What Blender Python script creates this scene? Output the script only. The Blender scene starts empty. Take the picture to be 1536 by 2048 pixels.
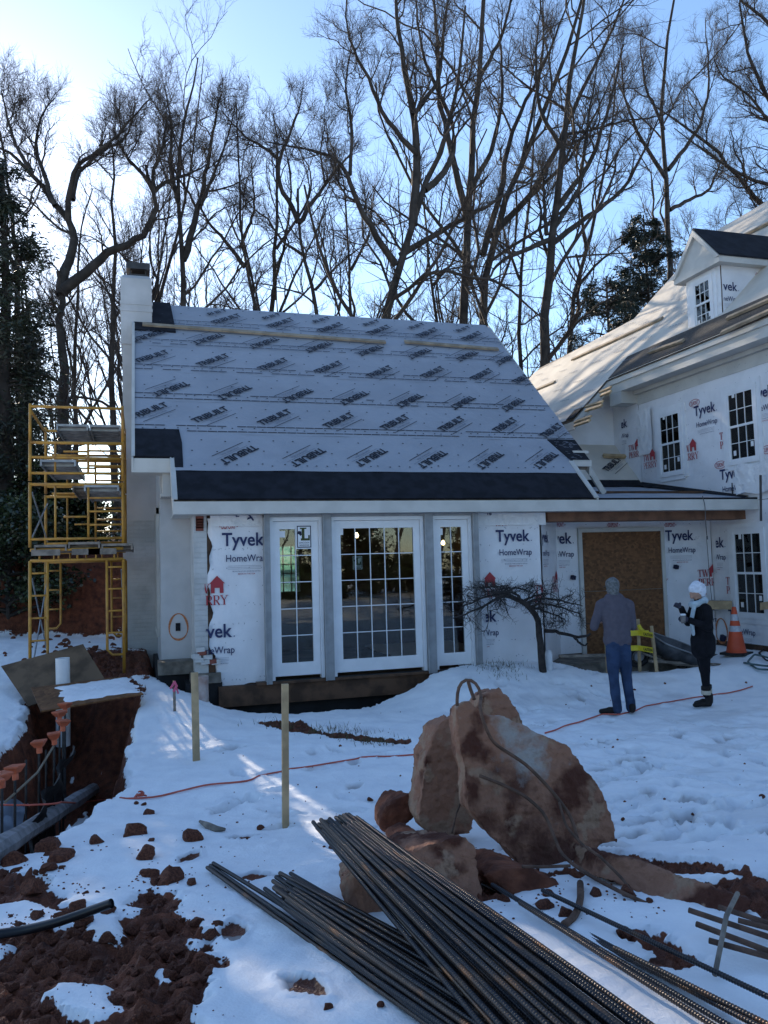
import bpy, bmesh, math, random
import numpy as np
from mathutils import Matrix, Vector
random.seed(7)
S = bpy.context.scene
R_ = math.radians

# ---------------------------------------------------------------- camera
FPX = 1622.0                       # focal length in units of the 1536-wide photograph
RX = np.array([0.95743251, -0.00800529, 0.28854618])   # world X (along the facade) in camera right/down/forward
RY = np.array([-0.28735739, 0.06832357, 0.95538349])   # world Y (into the house)
RZ = np.cross(RX, RY); RZ = RZ if RZ[1] < 0 else -RZ
RM = np.stack([RX, RY, RZ])
CAM = np.array([0.0, 0.0, 2.1])
cd = bpy.data.cameras.new('camera'); co = bpy.data.objects.new('camera', cd); S.collection.objects.link(co)
right, up, back = RM[:, 0], -RM[:, 1], -RM[:, 2]
co.matrix_world = Matrix(((right[0], up[0], back[0], CAM[0]), (right[1], up[1], back[1], CAM[1]), (right[2], up[2], back[2], CAM[2]), (0, 0, 0, 1)))
cd.sensor_fit = 'VERTICAL'; cd.sensor_height = 24.0; cd.lens = 24.0 * FPX / 2048.0
cd.clip_start = 0.05; cd.clip_end = 1200
S.camera = co

# ---------------------------------------------------------------- sky, sun, exposure
SUN_AZ = R_(-11.0)                 # measured from +Y towards +X (the sun stands behind the house, a little left)
SUN_EL = R_(22.6)
w = bpy.data.worlds.new('World'); S.world = w; w.use_nodes = True
nt = w.node_tree; nt.nodes.clear()
sky = nt.nodes.new('ShaderNodeTexSky'); sky.sky_type = 'NISHITA'; sky.sun_disc = False
sky.sun_elevation = SUN_EL; sky.sun_rotation = SUN_AZ
sky.air_density = 1.0; sky.dust_density = 0.22; sky.ozone_density = 3.0; sky.altitude = 60
bg = nt.nodes.new('ShaderNodeBackground'); bg.inputs[1].default_value = 0.11
wo = nt.nodes.new('ShaderNodeOutputWorld')
nt.links.new(sky.outputs[0], bg.inputs[0]); nt.links.new(bg.outputs[0], wo.inputs[0])
sl = bpy.data.lights.new('sun', 'SUN'); sl.energy = 3.2; sl.angle = R_(0.55); sl.color = (1.0, 0.86, 0.68)
so = bpy.data.objects.new('sun', sl); S.collection.objects.link(so)
sd = Vector((math.sin(SUN_AZ) * math.cos(SUN_EL), math.cos(SUN_AZ) * math.cos(SUN_EL), math.sin(SUN_EL)))
so.rotation_euler = sd.to_track_quat('Z', 'Y').to_euler(); so.location = (-8, 30, 18)
vs = S.view_settings; vs.view_transform = 'Standard'; vs.look = 'None'; vs.gamma = 1.0; vs.use_curve_mapping = False
vs.exposure = 1.35
cy = S.cycles
try:
    cy.max_bounces = 8; cy.diffuse_bounces = 3; cy.glossy_bounces = 3; cy.transparent_max_bounces = 10
    cy.transmission_bounces = 4
except Exception: pass

# ---------------------------------------------------------------- helpers: camera rays of the photograph
def ray(px, py): return RM @ np.array([(px - 768.0) / FPX, (py - 1024.0) / FPX, 1.0])
def Yp(px, py, Y): r = ray(px, py); return CAM + r * (Y / r[1])
def Xp(px, py, X): r = ray(px, py); return CAM + r * (X / r[0])
def Zp(px, py, Z): r = ray(px, py); return CAM + r * ((Z - CAM[2]) / r[2])
def onplane(px, py, P, N):
    r = ray(px, py); N = np.array(N, float); return CAM + r * (np.dot(np.array(P, float) - CAM, N) / np.dot(r, N))
def fwd(p): return float(RM[:, 2] @ (np.array(p, float) - CAM))
def V(*a): return np.array(a, float)
def unit(v): v = np.array(v, float); return v / (np.linalg.norm(v) + 1e-12)
def sst(a, b, x):
    t = np.clip((x - a) / (b - a), 0, 1); return t * t * (3 - 2 * t)

# ---------------------------------------------------------------- noise
_rng = np.random.RandomState(3); _P = _rng.rand(256, 256)
def vnoise(x, y):
    xi = np.floor(x).astype(int); yi = np.floor(y).astype(int); xf = x - xi; yf = y - yi
    u = xf * xf * (3 - 2 * xf); v = yf * yf * (3 - 2 * yf)
    a = _P[xi & 255, yi & 255]; b = _P[(xi + 1) & 255, yi & 255]; c = _P[xi & 255, (yi + 1) & 255]; d = _P[(xi + 1) & 255, (yi + 1) & 255]
    return (a * (1 - u) + b * u) * (1 - v) + (c * (1 - u) + d * u) * v
def fbm(x, y, f, o=4, s=0.0, g=0.5):
    r = 0; a = 1; t = 0
    for i in range(o):
        r = r + a * vnoise(x * f + 17.3 * i + s, y * f - 9.1 * i + s * 1.7); t += a; a *= g; f *= 2.03
    return r / t
def noise3(p, f, s=0.0):
    return (fbm(p[:, 0], p[:, 1], f, 3, s) + fbm(p[:, 1], p[:, 2], f, 3, s + 5) + fbm(p[:, 2], p[:, 0], f, 3, s + 9)) / 1.5 - 1.0

# ---------------------------------------------------------------- materials
MATS = {}
def mat(name, col, rough=0.7, var=0.0, scale=4.0, bump=0.0, bscale=30.0, metal=0.0, spec=0.4, col2=None, ramp=(0.4, 0.6), dist=0.01, det=5.0):
    m = bpy.data.materials.new(name); m.use_nodes = True; n = m.node_tree.nodes; l = m.node_tree.links
    b = n['Principled BSDF']; b.inputs['Roughness'].default_value = rough; b.inputs['Metallic'].default_value = metal
    b.inputs['Specular IOR Level'].default_value = spec
    b.inputs['Base Color'].default_value = (*col, 1)
    tc = n.new('ShaderNodeTexCoord')
    if var or col2:
        ns = n.new('ShaderNodeTexNoise'); ns.inputs['Scale'].default_value = scale; ns.inputs['Detail'].default_value = det
        l.new(tc.outputs['Object'], ns.inputs['Vector'])
        rp = n.new('ShaderNodeValToRGB'); rp.color_ramp.elements[0].position = ramp[0]; rp.color_ramp.elements[1].position = ramp[1]
        c2 = col2 or tuple(min(1, c * (1 + var)) for c in col); c1 = col if col2 else tuple(c * (1 - var) for c in col)
        rp.color_ramp.elements[0].color = (*c1, 1); rp.color_ramp.elements[1].color = (*c2, 1)
        l.new(ns.outputs['Fac'], rp.inputs[0]); l.new(rp.outputs[0], b.inputs['Base Color'])
    if bump:
        n2 = n.new('ShaderNodeTexNoise'); n2.inputs['Scale'].default_value = bscale; n2.inputs['Detail'].default_value = 6
        l.new(tc.outputs['Object'], n2.inputs['Vector'])
        bp = n.new('ShaderNodeBump'); bp.inputs['Strength'].default_value = bump; bp.inputs['Distance'].default_value = dist
        l.new(n2.outputs['Fac'], bp.inputs['Height']); l.new(bp.outputs[0], b.inputs['Normal'])
    MATS[name] = m; return m
def N(m, t): return m.node_tree.nodes.new(t)
def L(m, a, b): m.node_tree.links.new(a, b)

# ---------------------------------------------------------------- mesh collector and objects
class MB:
    def __init__(s): s.v = []; s.f = []; s.m = []
    def add(s, vs, fs, mi=0):
        o = len(s.v); s.v.extend([tuple(map(float, p)) for p in vs]); s.f.extend([tuple(o + i for i in f) for f in fs]); s.m.extend([mi] * len(fs)); return s
    def box(s, a, b, mi=0):
        x0, y0, z0 = a; x1, y1, z1 = b
        return s.add([(x0, y0, z0), (x1, y0, z0), (x1, y1, z0), (x0, y1, z0), (x0, y0, z1), (x1, y0, z1), (x1, y1, z1), (x0, y1, z1)],
                     [(0, 3, 2, 1), (4, 5, 6, 7), (0, 1, 5, 4), (1, 2, 6, 5), (2, 3, 7, 6), (3, 0, 4, 7)], mi)
    def slab(s, poly, off, mi=0):            # polygon (3D) extruded by the vector off
        n = len(poly); p = [np.array(q, float) for q in poly]; off = np.array(off, float)
        return s.add(p + [q + off for q in p], [tuple(range(n - 1, -1, -1)), tuple(range(n, 2 * n))] + [(i, (i + 1) % n, n + (i + 1) % n, n + i) for i in range(n)], mi)
    def bar(s, a, b, wx, wy, upv=(0, 0, 1), mi=0):   # rectangular bar from a to b
        a = np.array(a, float); b = np.array(b, float); t = unit(b - a); u = np.array(upv, float)
        if abs(t @ u) > 0.98: u = V(1, 0, 0) if abs(t[0]) < .9 else V(0, 1, 0)
        e = unit(np.cross(t, u)) * wx / 2; g = unit(np.cross(e, t)) * wy / 2
        vs = [q + e * i + g * j for q in (a, b) for i, j in ((-1, -1), (1, -1), (1, 1), (-1, 1))]
        return s.add(vs, [(0, 1, 2, 3), (7, 6, 5, 4), (0, 4, 5, 1), (1, 5, 6, 2), (2, 6, 7, 3), (3, 7, 4, 0)], mi)
    def tube(s, pts, r, n=8, mi=0, cap=True):
        pts = [np.array(p, float) for p in pts]; k = len(pts); rs = [r] * k if np.isscalar(r) else list(r); vs = []; ref = None
        for i, p in enumerate(pts):
            t = unit(pts[min(i + 1, k - 1)] - pts[max(i - 1, 0)])
            if ref is None: ref = V(0, 0, 1) if abs(t[2]) < .9 else V(1, 0, 0)
            e = ref - t * (ref @ t); e = unit(e); ref = e; g = np.cross(t, e)
            for j in range(n):
                a = 2 * math.pi * j / n; vs.append(p + (e * math.cos(a) + g * math.sin(a)) * rs[i])
        fs = [(i * n + j, i * n + (j + 1) % n, (i + 1) * n + (j + 1) % n, (i + 1) * n + j) for i in range(k - 1) for j in range(n)]
        if cap: fs += [tuple(range(n - 1, -1, -1)), tuple((k - 1) * n + j for j in range(n))]
        return s.add(vs, fs, mi)
    def lathe(s, prof, c, n=20, mi=0):
        vs = [(c[0] + r * math.cos(2 * math.pi * j / n), c[1] + r * math.sin(2 * math.pi * j / n), c[2] + z) for r, z in prof for j in range(n)]
        fs = [(i * n + j, i * n + (j + 1) % n, (i + 1) * n + (j + 1) % n, (i + 1) * n + j) for i in range(len(prof) - 1) for j in range(n)]
        return s.add(vs, fs, mi)
    def mesh(s, name, mats, smooth=False):
        me = bpy.data.meshes.new(name); me.from_pydata(s.v, [], s.f)
        for m in (mats if isinstance(mats, (list, tuple)) else [mats]): me.materials.append(m)
        me.polygons.foreach_set('material_index', s.m)
        if smooth: me.polygons.foreach_set('use_smooth', [True] * len(s.f))
        me.update(); return me
    def build(s, name, mats, parent=None, smooth=False, **k):
        return put(name, s.mesh(name, mats, smooth), parent, **k)
def put(name, me, parent=None, loc=None, rot=None, M=None, scale=None, label=None, cat=None, group=None, kind=None):
    o = bpy.data.objects.new(name, me); S.collection.objects.link(o)
    if M is not None: o.matrix_basis = M
    if loc is not None: o.location = loc
    if rot is not None: o.rotation_euler = rot
    if scale is not None: o.scale = (scale,) * 3 if np.isscalar(scale) else scale
    if parent is not None:
        o.parent = parent; o.matrix_parent_inverse = inv(parent)
    for kk, vv in (('label', label), ('category', cat), ('group', group), ('kind', kind)):
        if vv: o[kk] = vv
    return o
def world_of(o):
    M = o.matrix_basis.copy()
    if o.parent: M = world_of(o.parent) @ o.matrix_parent_inverse @ M
    return M
def inv(o): return world_of(o).inverted()
def thing(name, loc, label, cat, group=None):
    return put(name, None, None, loc=tuple(map(float, loc)), label=label, cat=cat, group=group)
def npmesh(name, v, f, mats, smooth=False, attr=None):
    v = np.asarray(v, dtype=np.float32); f = np.asarray(f, dtype=np.int32); k = f.shape[1]
    me = bpy.data.meshes.new(name); me.vertices.add(len(v)); me.vertices.foreach_set('co', v.ravel())
    me.loops.add(f.size); me.loops.foreach_set('vertex_index', f.ravel()); me.polygons.add(len(f))
    me.polygons.foreach_set('loop_start', np.arange(0, f.size, k, dtype=np.int32))
    try: me.polygons.foreach_set('loop_total', np.full(len(f), k, dtype=np.int32))
    except Exception: pass
    for m in (mats if isinstance(mats, (list, tuple)) else [mats]): me.materials.append(m)
    if smooth: me.polygons.foreach_set('use_smooth', np.ones(len(f), dtype=bool))
    for nm, a in (attr or {}).items():
        at = me.attributes.new(nm, 'FLOAT', 'POINT'); at.data.foreach_set('value', np.asarray(a, dtype=np.float32))
    me.update(calc_edges=True); me.validate(); return me
def frame_M(o, x, y):              # matrix with given origin and in-plane axes
    x = unit(x); y = unit(np.array(y, float) - x * (x @ np.array(y, float))); z = np.cross(x, y)
    return Matrix(((x[0], y[0], z[0], o[0]), (x[1], y[1], z[1], o[1]), (x[2], y[2], z[2], o[2]), (0, 0, 0, 1)))

# ---------------------------------------------------------------- the palette
snowm = None
trimM = mat('primed_trim', (.50, .49, .46), .55, .06, 3, .05, 40)
whiteM = mat('white_vinyl', (.72, .73, .75), .35, .03, 5)
sillM = mat('aluminium_trim', (.27, .28, .29), .45, .1, 6)
darkM = mat('dark_steel', (.03, .03, .032), .5, .2, 8)
blackM = mat('ice_shield', (.012, .013, .018), .75, .3, 5, .15, 60, spec=.2)
tyvM = mat('house_wrap_film', (.72, .72, .74), .42, .05, 2.2, .6, 6.5, dist=.03, spec=.35)
tyvF = mat('crumpled_wrap_film', (.74, .74, .75), .35, .05, 2, .9, 8, dist=.05, spec=.45)
undM = mat('roof_underlayment', (.31, .33, .375), .6, .05, 1.3, .6, 3.2, dist=.035, spec=.35)
undW = mat('pale_roof_underlayment', (.58, .53, .46), .65, .08, 1.5, .25, 4.0, dist=.02, spec=.3)
inkN = mat('navy_ink', (.018, .028, .10), .6)
inkK = mat('black_ink', (.014, .016, .026), .6)
inkG = mat('grey_ink', (.16, .17, .21), .6)
inkR = mat('red_ink', (.36, .035, .045), .6)
woodM = mat('fresh_pine', (.42, .30, .17), .7, .18, 6, .1, 50)
wood2 = mat('weathered_wood', (.20, .17, .14), .8, .3, 7, .3, 30)
brownB = mat('brown_rim_lumber', (.085, .045, .026), .8, .35, 5, .2, 40)
pineR = mat('reddish_beam', (.16, .075, .042), .75, .25, 5, .15, 40)
concM = mat('old_concrete', (.16, .14, .115), .9, .35, 5, .5, 18, dist=.03)
pvcM = mat('white_pvc', (.70, .71, .72), .35, .05, 4)
steelM = mat('galvanised_steel', (.27, .28, .29), .45, .15, 8, metal=.4)
yelM = mat('scaffold_yellow', (.46, .23, .035), .45, .0, 7, .1, 60, col2=(.27, .12, .03), ramp=(.48, .72))
# ================================================================ the ground
def poly_sdf(x, y, P):             # signed distance to a polygon, negative inside
    P = np.asarray(P, float); d = np.full(x.shape, 1e9); ins = np.zeros(x.shape, bool); n = len(P)
    for i in range(n):
        a = P[i]; b = P[(i + 1) % n]; e = b - a; wx = x - a[0]; wy = y - a[1]
        t = np.clip((wx * e[0] + wy * e[1]) / (e @ e + 1e-12), 0, 1)
        d = np.minimum(d, (wx - e[0] * t) ** 2 + (wy - e[1] * t) ** 2)
        c = ((a[1] <= y) & (b[1] > y)) | ((b[1] <= y) & (a[1] > y))
        with np.errstate(divide='ignore', invalid='ignore'):
            xx = a[0] + (y - a[1]) / (e[1] if e[1] != 0 else 1e-9) * e[0]
        ins ^= c & (x < xx)
    d = np.sqrt(d); return np.where(ins, -d, d)
def PXY(lst, z): return [Zp(px, py, z)[:2] for px, py in lst]
def base_z(x, y):
    z = .34 * (1 - sst(2.6, 7.0, y))
    z = z + .30 * np.exp(-(((x - .35) / .75) ** 2 + ((y - 12.0) / 1.3) ** 2))       # snow ridge left of the doors
    z = z + .40 * sst(9.9, 11.7, y) * sst(3.1, 4.6, x) - .30 * sst(10.8, 11.8, y) * sst(6.2, 7.2, x) * sst(9.9, 9.0, x)                             # rise to the right-hand door
    z = z - .06 * sst(10.6, 11.6, y) * sst(9.0, 10.2, x)
    z = z + .45 * sst(11.5, 15, y) * sst(1.2, .2, x)
    z = z + .35 * sst(3, -3.5, x) * sst(9, 15, y)
    z = z + 1.9 * sst(18.2, 19.8, y) * sst(1.1, -.2, x) + 1.2 * sst(19.5, 40, y) * sst(2.5, -1, x)    # cut bank behind the scaffold
    z = z + .5 * sst(40, 90, y)
    return z
PIT = PXY([(287, 1402), (262, 1440), (243, 1500), (236, 1545), (170, 1578), (95, 1635), (30, 1672), (-160, 1720), (-420, 1600), (-300, 1500), (0, 1486), (52, 1452), (66, 1402), (120, 1396), (200, 1392)], .2)
TRENCH = [(1.0, 13.5), (1.0, 11.72), (1.9, 11.42), (3.0, 11.40), (3.9, 11.62), (4.8, 11.95), (4.9, 13.5)]
TR2 = [(.12, 16), (.12, 13.1), (.5, 12.1), (1.1, 11.75), (1.6, 12.4), (1.6, 16)]
ISLE = [PXY(p, .33) for p in (
    [(85, 1990), (130, 1962), (175, 1970), (215, 1975), (195, 2010), (230, 2030), (185, 2048), (150, 2036)],
    [(-40, 1760), (60, 1745), (150, 1790), (235, 1790), (250, 1850), (235, 1868), (185, 1862), (170, 1830), (120, 1822), (65, 1815), (-40, 1835)],
    [(135, 1720), (215, 1715), (275, 1745), (250, 1775), (290, 1790), (270, 1815), (215, 1790), (160, 1770)],
    [(-30, 1850), (25, 1855), (10, 1880), (-30, 1885)],
    [(310, 1940), (335, 1935), (330, 1960)], [(380, 1860), (405, 1865), (395, 1885)])]
DIRT = [PXY(p, .33) for p in (
    [(-250, 1665), (40, 1672), (100, 1690), (135, 1760), (200, 1770), (255, 1742), (350, 1745), (365, 1790), (400, 1820), (412, 1890), (440, 1920), (398, 1960), (405, 2048), (420, 2250), (-300, 2250)],)]
DIRT2 = [PXY(p, .1) for p in (
    [(510, 1438), (600, 1432), (650, 1455), (720, 1462), (830, 1468), (815, 1480), (700, 1470), (600, 1455), (545, 1452)],
    [(690, 1770), (860, 1650), (900, 1720), (960, 1770), (1150, 1800), (1290, 1770), (1420, 1790), (1500, 1830), (1380, 1830), (1200, 1815), (1080, 1850), (960, 1880), (880, 1890), (760, 1860)],
    [(1180, 1790), (1230, 1745), (1420, 1800), (1380, 1822), (1250, 1812)],
    [(1415, 1850), (1536, 1835), (1600, 1990), (1440, 1900)], [(1250, 1985), (1310, 1978), (1420, 2060), (1330, 2060)],
    [(945, 1340), (1005, 1336), (1060, 1345), (1000, 1352)])]
FOOT = [  # px, py, length, width, angle: boot prints melted to mud and slush
    (378, 1724, .30, .12, 1.1, 1), (512, 1757, .32, .11, -.45, 1), (466, 1861, .30, .13, 1.5, 1), (606, 1972, .27, .125, -1.05, 1), (487, 1678, .24, .10, -.2, 1)]
_dents = []
_rd = random.Random(5)
for i in range(175):
    _dents.append((_rd.uniform(1000, 1580), _rd.uniform(1440, 1760)))
for i in range(30): _dents.append((_rd.uniform(430, 900), _rd.uniform(1480, 1690)))
for i in range(40): _dents.append((_rd.uniform(900, 1260), _rd.uniform(1350, 1440)))
def terrain(x, y, fine=True):
    x = np.asarray(x, float); y = np.asarray(y, float)
    z = base_z(x, y); n1 = fbm(x, y, .8, 4) - .5; n2 = fbm(x, y, 4.5, 4, 3) - .5; n3 = fbm(x, y, 14, 3, 8) - .5
    z = z + .10 * n1 * sst(2, 5, y)
    pit = poly_sdf(x, y, PIT) + .22 * n2 + .08 * n3
    tr = np.minimum(poly_sdf(x, y, TRENCH), poly_sdf(x, y, TR2)) + .14 * n2 + .05 * n3
    z = z - 1.15 * sst(.10, -.30, pit) - .50 * sst(.05, -.16, tr)
    fo = np.clip(1.5 * np.exp(-((x + .28) / .5) ** 2 - ((y - 13.15) / .55) ** 2), 0, 1); z = z * (1 - fo) + fo * (.50 + .08 * n2)
    sn = np.minimum(sst(.0, .1, pit), sst(.02, .08, tr))
    dz = np.full(x.shape, 1.0)
    for P in DIRT: dz = np.minimum(dz, poly_sdf(x, y, P) + .20 * n2 + .10 * n3)
    for P in ISLE: dz = np.maximum(dz, -poly_sdf(x, y, P) - .09 * n2 - .05 * n3 + .015)
    for P in DIRT2: dz = np.minimum(dz, poly_sdf(x, y, P) + .26 * n2 + .10 * n3)
    sn = np.maximum(sn, .95 * sst(-.50, -.60, pit) * sst(.46, .54, fbm(x, y, 2.6, 4, 41)))
    snow = np.minimum(sn, sst(-.015, .03, dz))
    bank = sst(18.0, 18.6, y + .6 * n2) * sst(3.2, 2.0, x)
    deb = sst(-.15, .3, .9 - np.hypot((x + .25) / .9, (y - 14.2) / 1.7) + .8 * n2)       # churned earth under the scaffold
    snow = np.minimum(snow, 1 - np.maximum(bank, deb))
    far = sst(17, 24, y); snow = np.minimum(snow, 1 - far * sst(.42, .5, fbm(x, y, .35, 4, 2)))
    z = z + .06 * snow + (1 - snow) * (.22 * np.abs(n2) + .16 * np.abs(n3) - .03 + .05 * (fbm(x, y, 37, 2, 4) - .5)) * sst(60, 20, y)
    tramp = sst(3.2, 4.6, x + .8 * n1) * sst(2.5, 5, y) * sst(12, 10.5, y)
    z = z + snow * (.03 * n2 + .012 * n3 + tramp * (.05 * np.minimum(fbm(x, y * 1.3, 3.1, 3, 12) - .42, 0) * 2.2 + .018 * (fbm(x, y, 9, 3, 6) - .5)))
    stain = sst(.56, .72, fbm(x * .8, y * 1.6, 1.7, 5, 30)) * tramp
    wet = .22 * stain
    for px, py, ln, wd, an, k in FOOT:
        c = Zp(px, py, .3)
        for _ in range(3): c = Zp(px, py, float(base_z(np.array([c[0]]), np.array([c[1]]))[0]) + .05)
        dx = x - c[0]; dy = y - c[1]; u = dx * math.cos(an) + dy * math.sin(an); v = -dx * math.sin(an) + dy * math.cos(an)
        wv = wd * (.42 + .12 * np.cos(6.5 * u / ln)); q = np.hypot(u / (ln * .5), v / wv) + .12 * n3 + .25 * n2
        ins = sst(1.15, .75, q); z = z - ins * .026; snow = np.minimum(snow, 1 - ins * sst(-.55, .05, (n2 * 1.2 + (u if k == 1 else -u) / ln))); wet = np.maximum(wet, ins)
        z = z + .015 * np.exp(-((q - 1.25) / .18) ** 2)
    for px, py in _dents:
        c = Zp(px, py, 0); m = (np.abs(x - c[0]) < .5) & (np.abs(y - c[1]) < .5)
        if m.any():
            an = 6.28 * math.sin(px * 12.9898 + py) ; ca, sa = math.cos(an), math.sin(an); dx, dy = x[m] - c[0] + .08 * n2[m], y[m] - c[1] + .06 * n3[m]; u, v = dx * ca + dy * sa, -dx * sa + dy * ca
            q = (u / .145) ** 2 + (v / (.050 + .016 * np.cos(u * 20))) ** 2; dp = .035 + .04 * (math.sin(px * 7.1) * .5 + .5); wet[m] = np.maximum(wet[m], .55 * np.exp(-q * q) * (.4 + .6 * (math.sin(px * 3.3) > -.2)) * np.clip(1 + 3 * n2[m], 0, 1.4))
            z[m] += -dp * np.exp(-q * q) * (1 + n3[m]) + .010 * np.exp(-((np.sqrt(q) - 1.35) / .25) ** 2)
    return z, snow, wet
def gz(x, y):                      # height of the built ground sheet
    i = int(np.clip(np.searchsorted(gx, x) - 1, 0, nx - 2)); j = int(np.clip(np.searchsorted(gy, y) - 1, 0, ny - 2))
    u = (x - gx[i]) / (gx[i + 1] - gx[i]); t = (y - gy[j]) / (gy[j + 1] - gy[j]); q = ZG
    return float((q[j, i] * (1 - u) + q[j, i + 1] * u) * (1 - t) + (q[j + 1, i] * (1 - u) + q[j + 1, i + 1] * u) * t)
def G(px, py):                     # the point of the ground seen at a pixel of the photograph
    r = ray(px, py); t = 2.5
    for k in range(400):
        p = CAM + r * t
        if p[2] < gz(p[0], p[1]): break
        t *= 1.012
    a, b = t / 1.012, t
    for k in range(12):
        m = (a + b) / 2; p = CAM + r * m
        if p[2] < gz(p[0], p[1]): b = m
        else: a = m
    p = CAM + r * b; p[2] = gz(p[0], p[1]); return p
def axis(a, b, s, lo, hi, g=1.16):
    c = list(np.arange(a, b, s)); d = s
    while c[-1] < hi: d *= g; c.append(c[-1] + d)
    d = s; h = [c[0]]
    while h[-1] > lo: d *= g; h.append(h[-1] - d)
    return np.array(h[:0:-1] + c)
def axis_y():
    c = [2.4]
    while c[-1] < 16: c.append(c[-1] + max(.016, .0042 * c[-1]))
    d = c[-1] - c[-2]
    while c[-1] < 260: d *= 1.12; c.append(c[-1] + d)
    h = [2.4]; d = .03
    while h[-1] > -120: d *= 1.25; h.append(h[-1] - d)
    return np.array(h[:0:-1] + c)
gx, gy = axis(-2.2, 7.2, .024, -220, 260, 1.10), axis_y()
XX, YY = np.meshgrid(gx, gy); ZZ, SN, WT = terrain(XX.ravel(), YY.ravel())
nx, ny = len(gx), len(gy); ZG = ZZ.reshape(ny, nx); ii = (np.arange(ny - 1)[:, None] * nx + np.arange(nx - 1)[None, :]).ravel()
gm = mat('snowy_ground', (.8, .8, .8), .6)
n = gm.node_tree.nodes; b = n['Principled BSDF']
at = N(gm, 'ShaderNodeAttribute'); at.attribute_name = 'snow'
aw = N(gm, 'ShaderNodeAttribute'); aw.attribute_name = 'wet'
tc = N(gm, 'ShaderNodeTexCoord')
def gnoise(sc, det=6):
    q = N(gm, 'ShaderNodeTexNoise'); q.inputs['Scale'].default_value = sc; q.inputs['Detail'].default_value = det; L(gm, tc.outputs['Object'], q.inputs['Vector']); return q
na, nb_, nc, nd = gnoise(26), gnoise(3.5), gnoise(60, 4), gnoise(9)
ad = N(gm, 'ShaderNodeMath'); ad.operation = 'MULTIPLY_ADD'; ad.inputs[1].default_value = .7; L(gm, na.outputs['Fac'], ad.inputs[0]); L(gm, at.outputs['Fac'], ad.inputs[2])
rp = N(gm, 'ShaderNodeValToRGB'); rp.color_ramp.elements[0].position = .80; rp.color_ramp.elements[1].position = .90; L(gm, ad.outputs[0], rp.inputs[0])
dr = N(gm, 'ShaderNodeValToRGB'); e = dr.color_ramp.elements
e[0].position = .3; e[0].color = (.062, .0170, .0080, 1); e[1].position = .72; e[1].color = (.23, .070, .032, 1)
L(gm, nd.outputs['Fac'], dr.inputs[0])
sr = N(gm, 'ShaderNodeValToRGB'); e = sr.color_ramp.elements
e[0].position = .3; e[0].color = (.80, .82, .85, 1); e[1].position = .6; e[1].color = (.90, .91, .92, 1); L(gm, nb_.outputs['Fac'], sr.inputs[0])
sw = N(gm, 'ShaderNodeMix'); sw.data_type = 'RGBA'; L(gm, aw.outputs['Fac'], sw.inputs[0]); L(gm, sr.outputs[0], sw.inputs[6]); sw.inputs[7].default_value = (.30, .27, .26, 1)
mx = N(gm, 'ShaderNodeMix'); mx.data_type = 'RGBA'; L(gm, rp.outputs[0], mx.inputs[0]); L(gm, dr.outputs[0], mx.inputs[6]); L(gm, sw.outputs[2], mx.inputs[7])
L(gm, mx.outputs[2], b.inputs['Base Color'])
rr = N(gm, 'ShaderNodeMapRange'); rr.inputs[3].default_value = .75; rr.inputs[4].default_value = .38; L(gm, aw.outputs['Fac'], rr.inputs[0]); L(gm, rr.outputs[0], b.inputs['Roughness'])
bp = N(gm, 'ShaderNodeBump'); bp.inputs['Strength'].default_value = .5; bp.inputs['Distance'].default_value = .02
bs = N(gm, 'ShaderNodeMapRange'); bs.inputs[3].default_value = 1.0; bs.inputs[4].default_value = .22; L(gm, rp.outputs[0], bs.inputs[0]); L(gm, bs.outputs[0], bp.inputs['Strength'])
hm = N(gm, 'ShaderNodeMath'); hm.operation = 'ADD'; L(gm, na.outputs['Fac'], hm.inputs[0]); L(gm, nc.outputs['Fac'], hm.inputs[1])
L(gm, hm.outputs[0], bp.inputs['Height']); L(gm, bp.outputs[0], b.inputs['Normal'])
put('ground', npmesh('ground', np.stack([XX.ravel(), YY.ravel(), ZZ], 1), np.stack([ii, ii + 1, ii + nx + 1, ii + nx], 1), gm, True, {'snow': SN, 'wet': WT}),
    label='snow covered building plot with bare red clay', kind='structure')
# ================================================================ lettering
_TX = {}
def text_raw(body, bold=0.0, shear=0.0, spacing=1.0):
    k = (body, bold, shear, spacing)
    if k not in _TX:
        c = bpy.data.curves.new('lettering', 'FONT'); c.body = body; c.size = 1; c.offset = bold; c.shear = shear; c.space_character = spacing
        c.resolution_u = 3; c.fill_mode = 'FRONT'
        o = bpy.data.objects.new('lettering', c); S.collection.objects.link(o)
        dg = bpy.context.evaluated_depsgraph_get(); me = o.evaluated_get(dg).to_mesh()
        vs = np.array([v.co[:] for v in me.vertices]); fs = [tuple(p.vertices) for p in me.polygons]
        o.evaluated_get(dg).to_mesh_clear(); bpy.data.objects.remove(o); bpy.data.curves.remove(c)
        lo, hi = vs.min(0), vs.max(0); _TX[k] = (vs, fs, lo, hi)
    return _TX[k]
def letters(mb, body, x, y, width=None, height=None, mi=0, bold=0.0, shear=0.0, spacing=1.0, cap=None):
    """text with its baseline-left at x, y; width and cap height in metres"""
    vs, fs, lo, hi = text_raw(body, bold, shear, spacing)
    ch = .70; sy = (cap or .1) / ch; sx = width / (hi[0] - lo[0]) if width else sy
    mb.add([((v[0] - lo[0]) * sx + x, v[1] * sy + y, 0) for v in vs], fs, mi)
def qd(mb, x0, y0, x1, y1, mi=0): mb.add([(x0, y0, 0), (x1, y0, 0), (x1, y1, 0), (x0, y1, 0)], [(0, 1, 2, 3)], mi)
def pg(mb, pts, mi=0): mb.add([(x, y, 0) for x, y in pts], [tuple(range(len(pts)))], mi)
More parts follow.
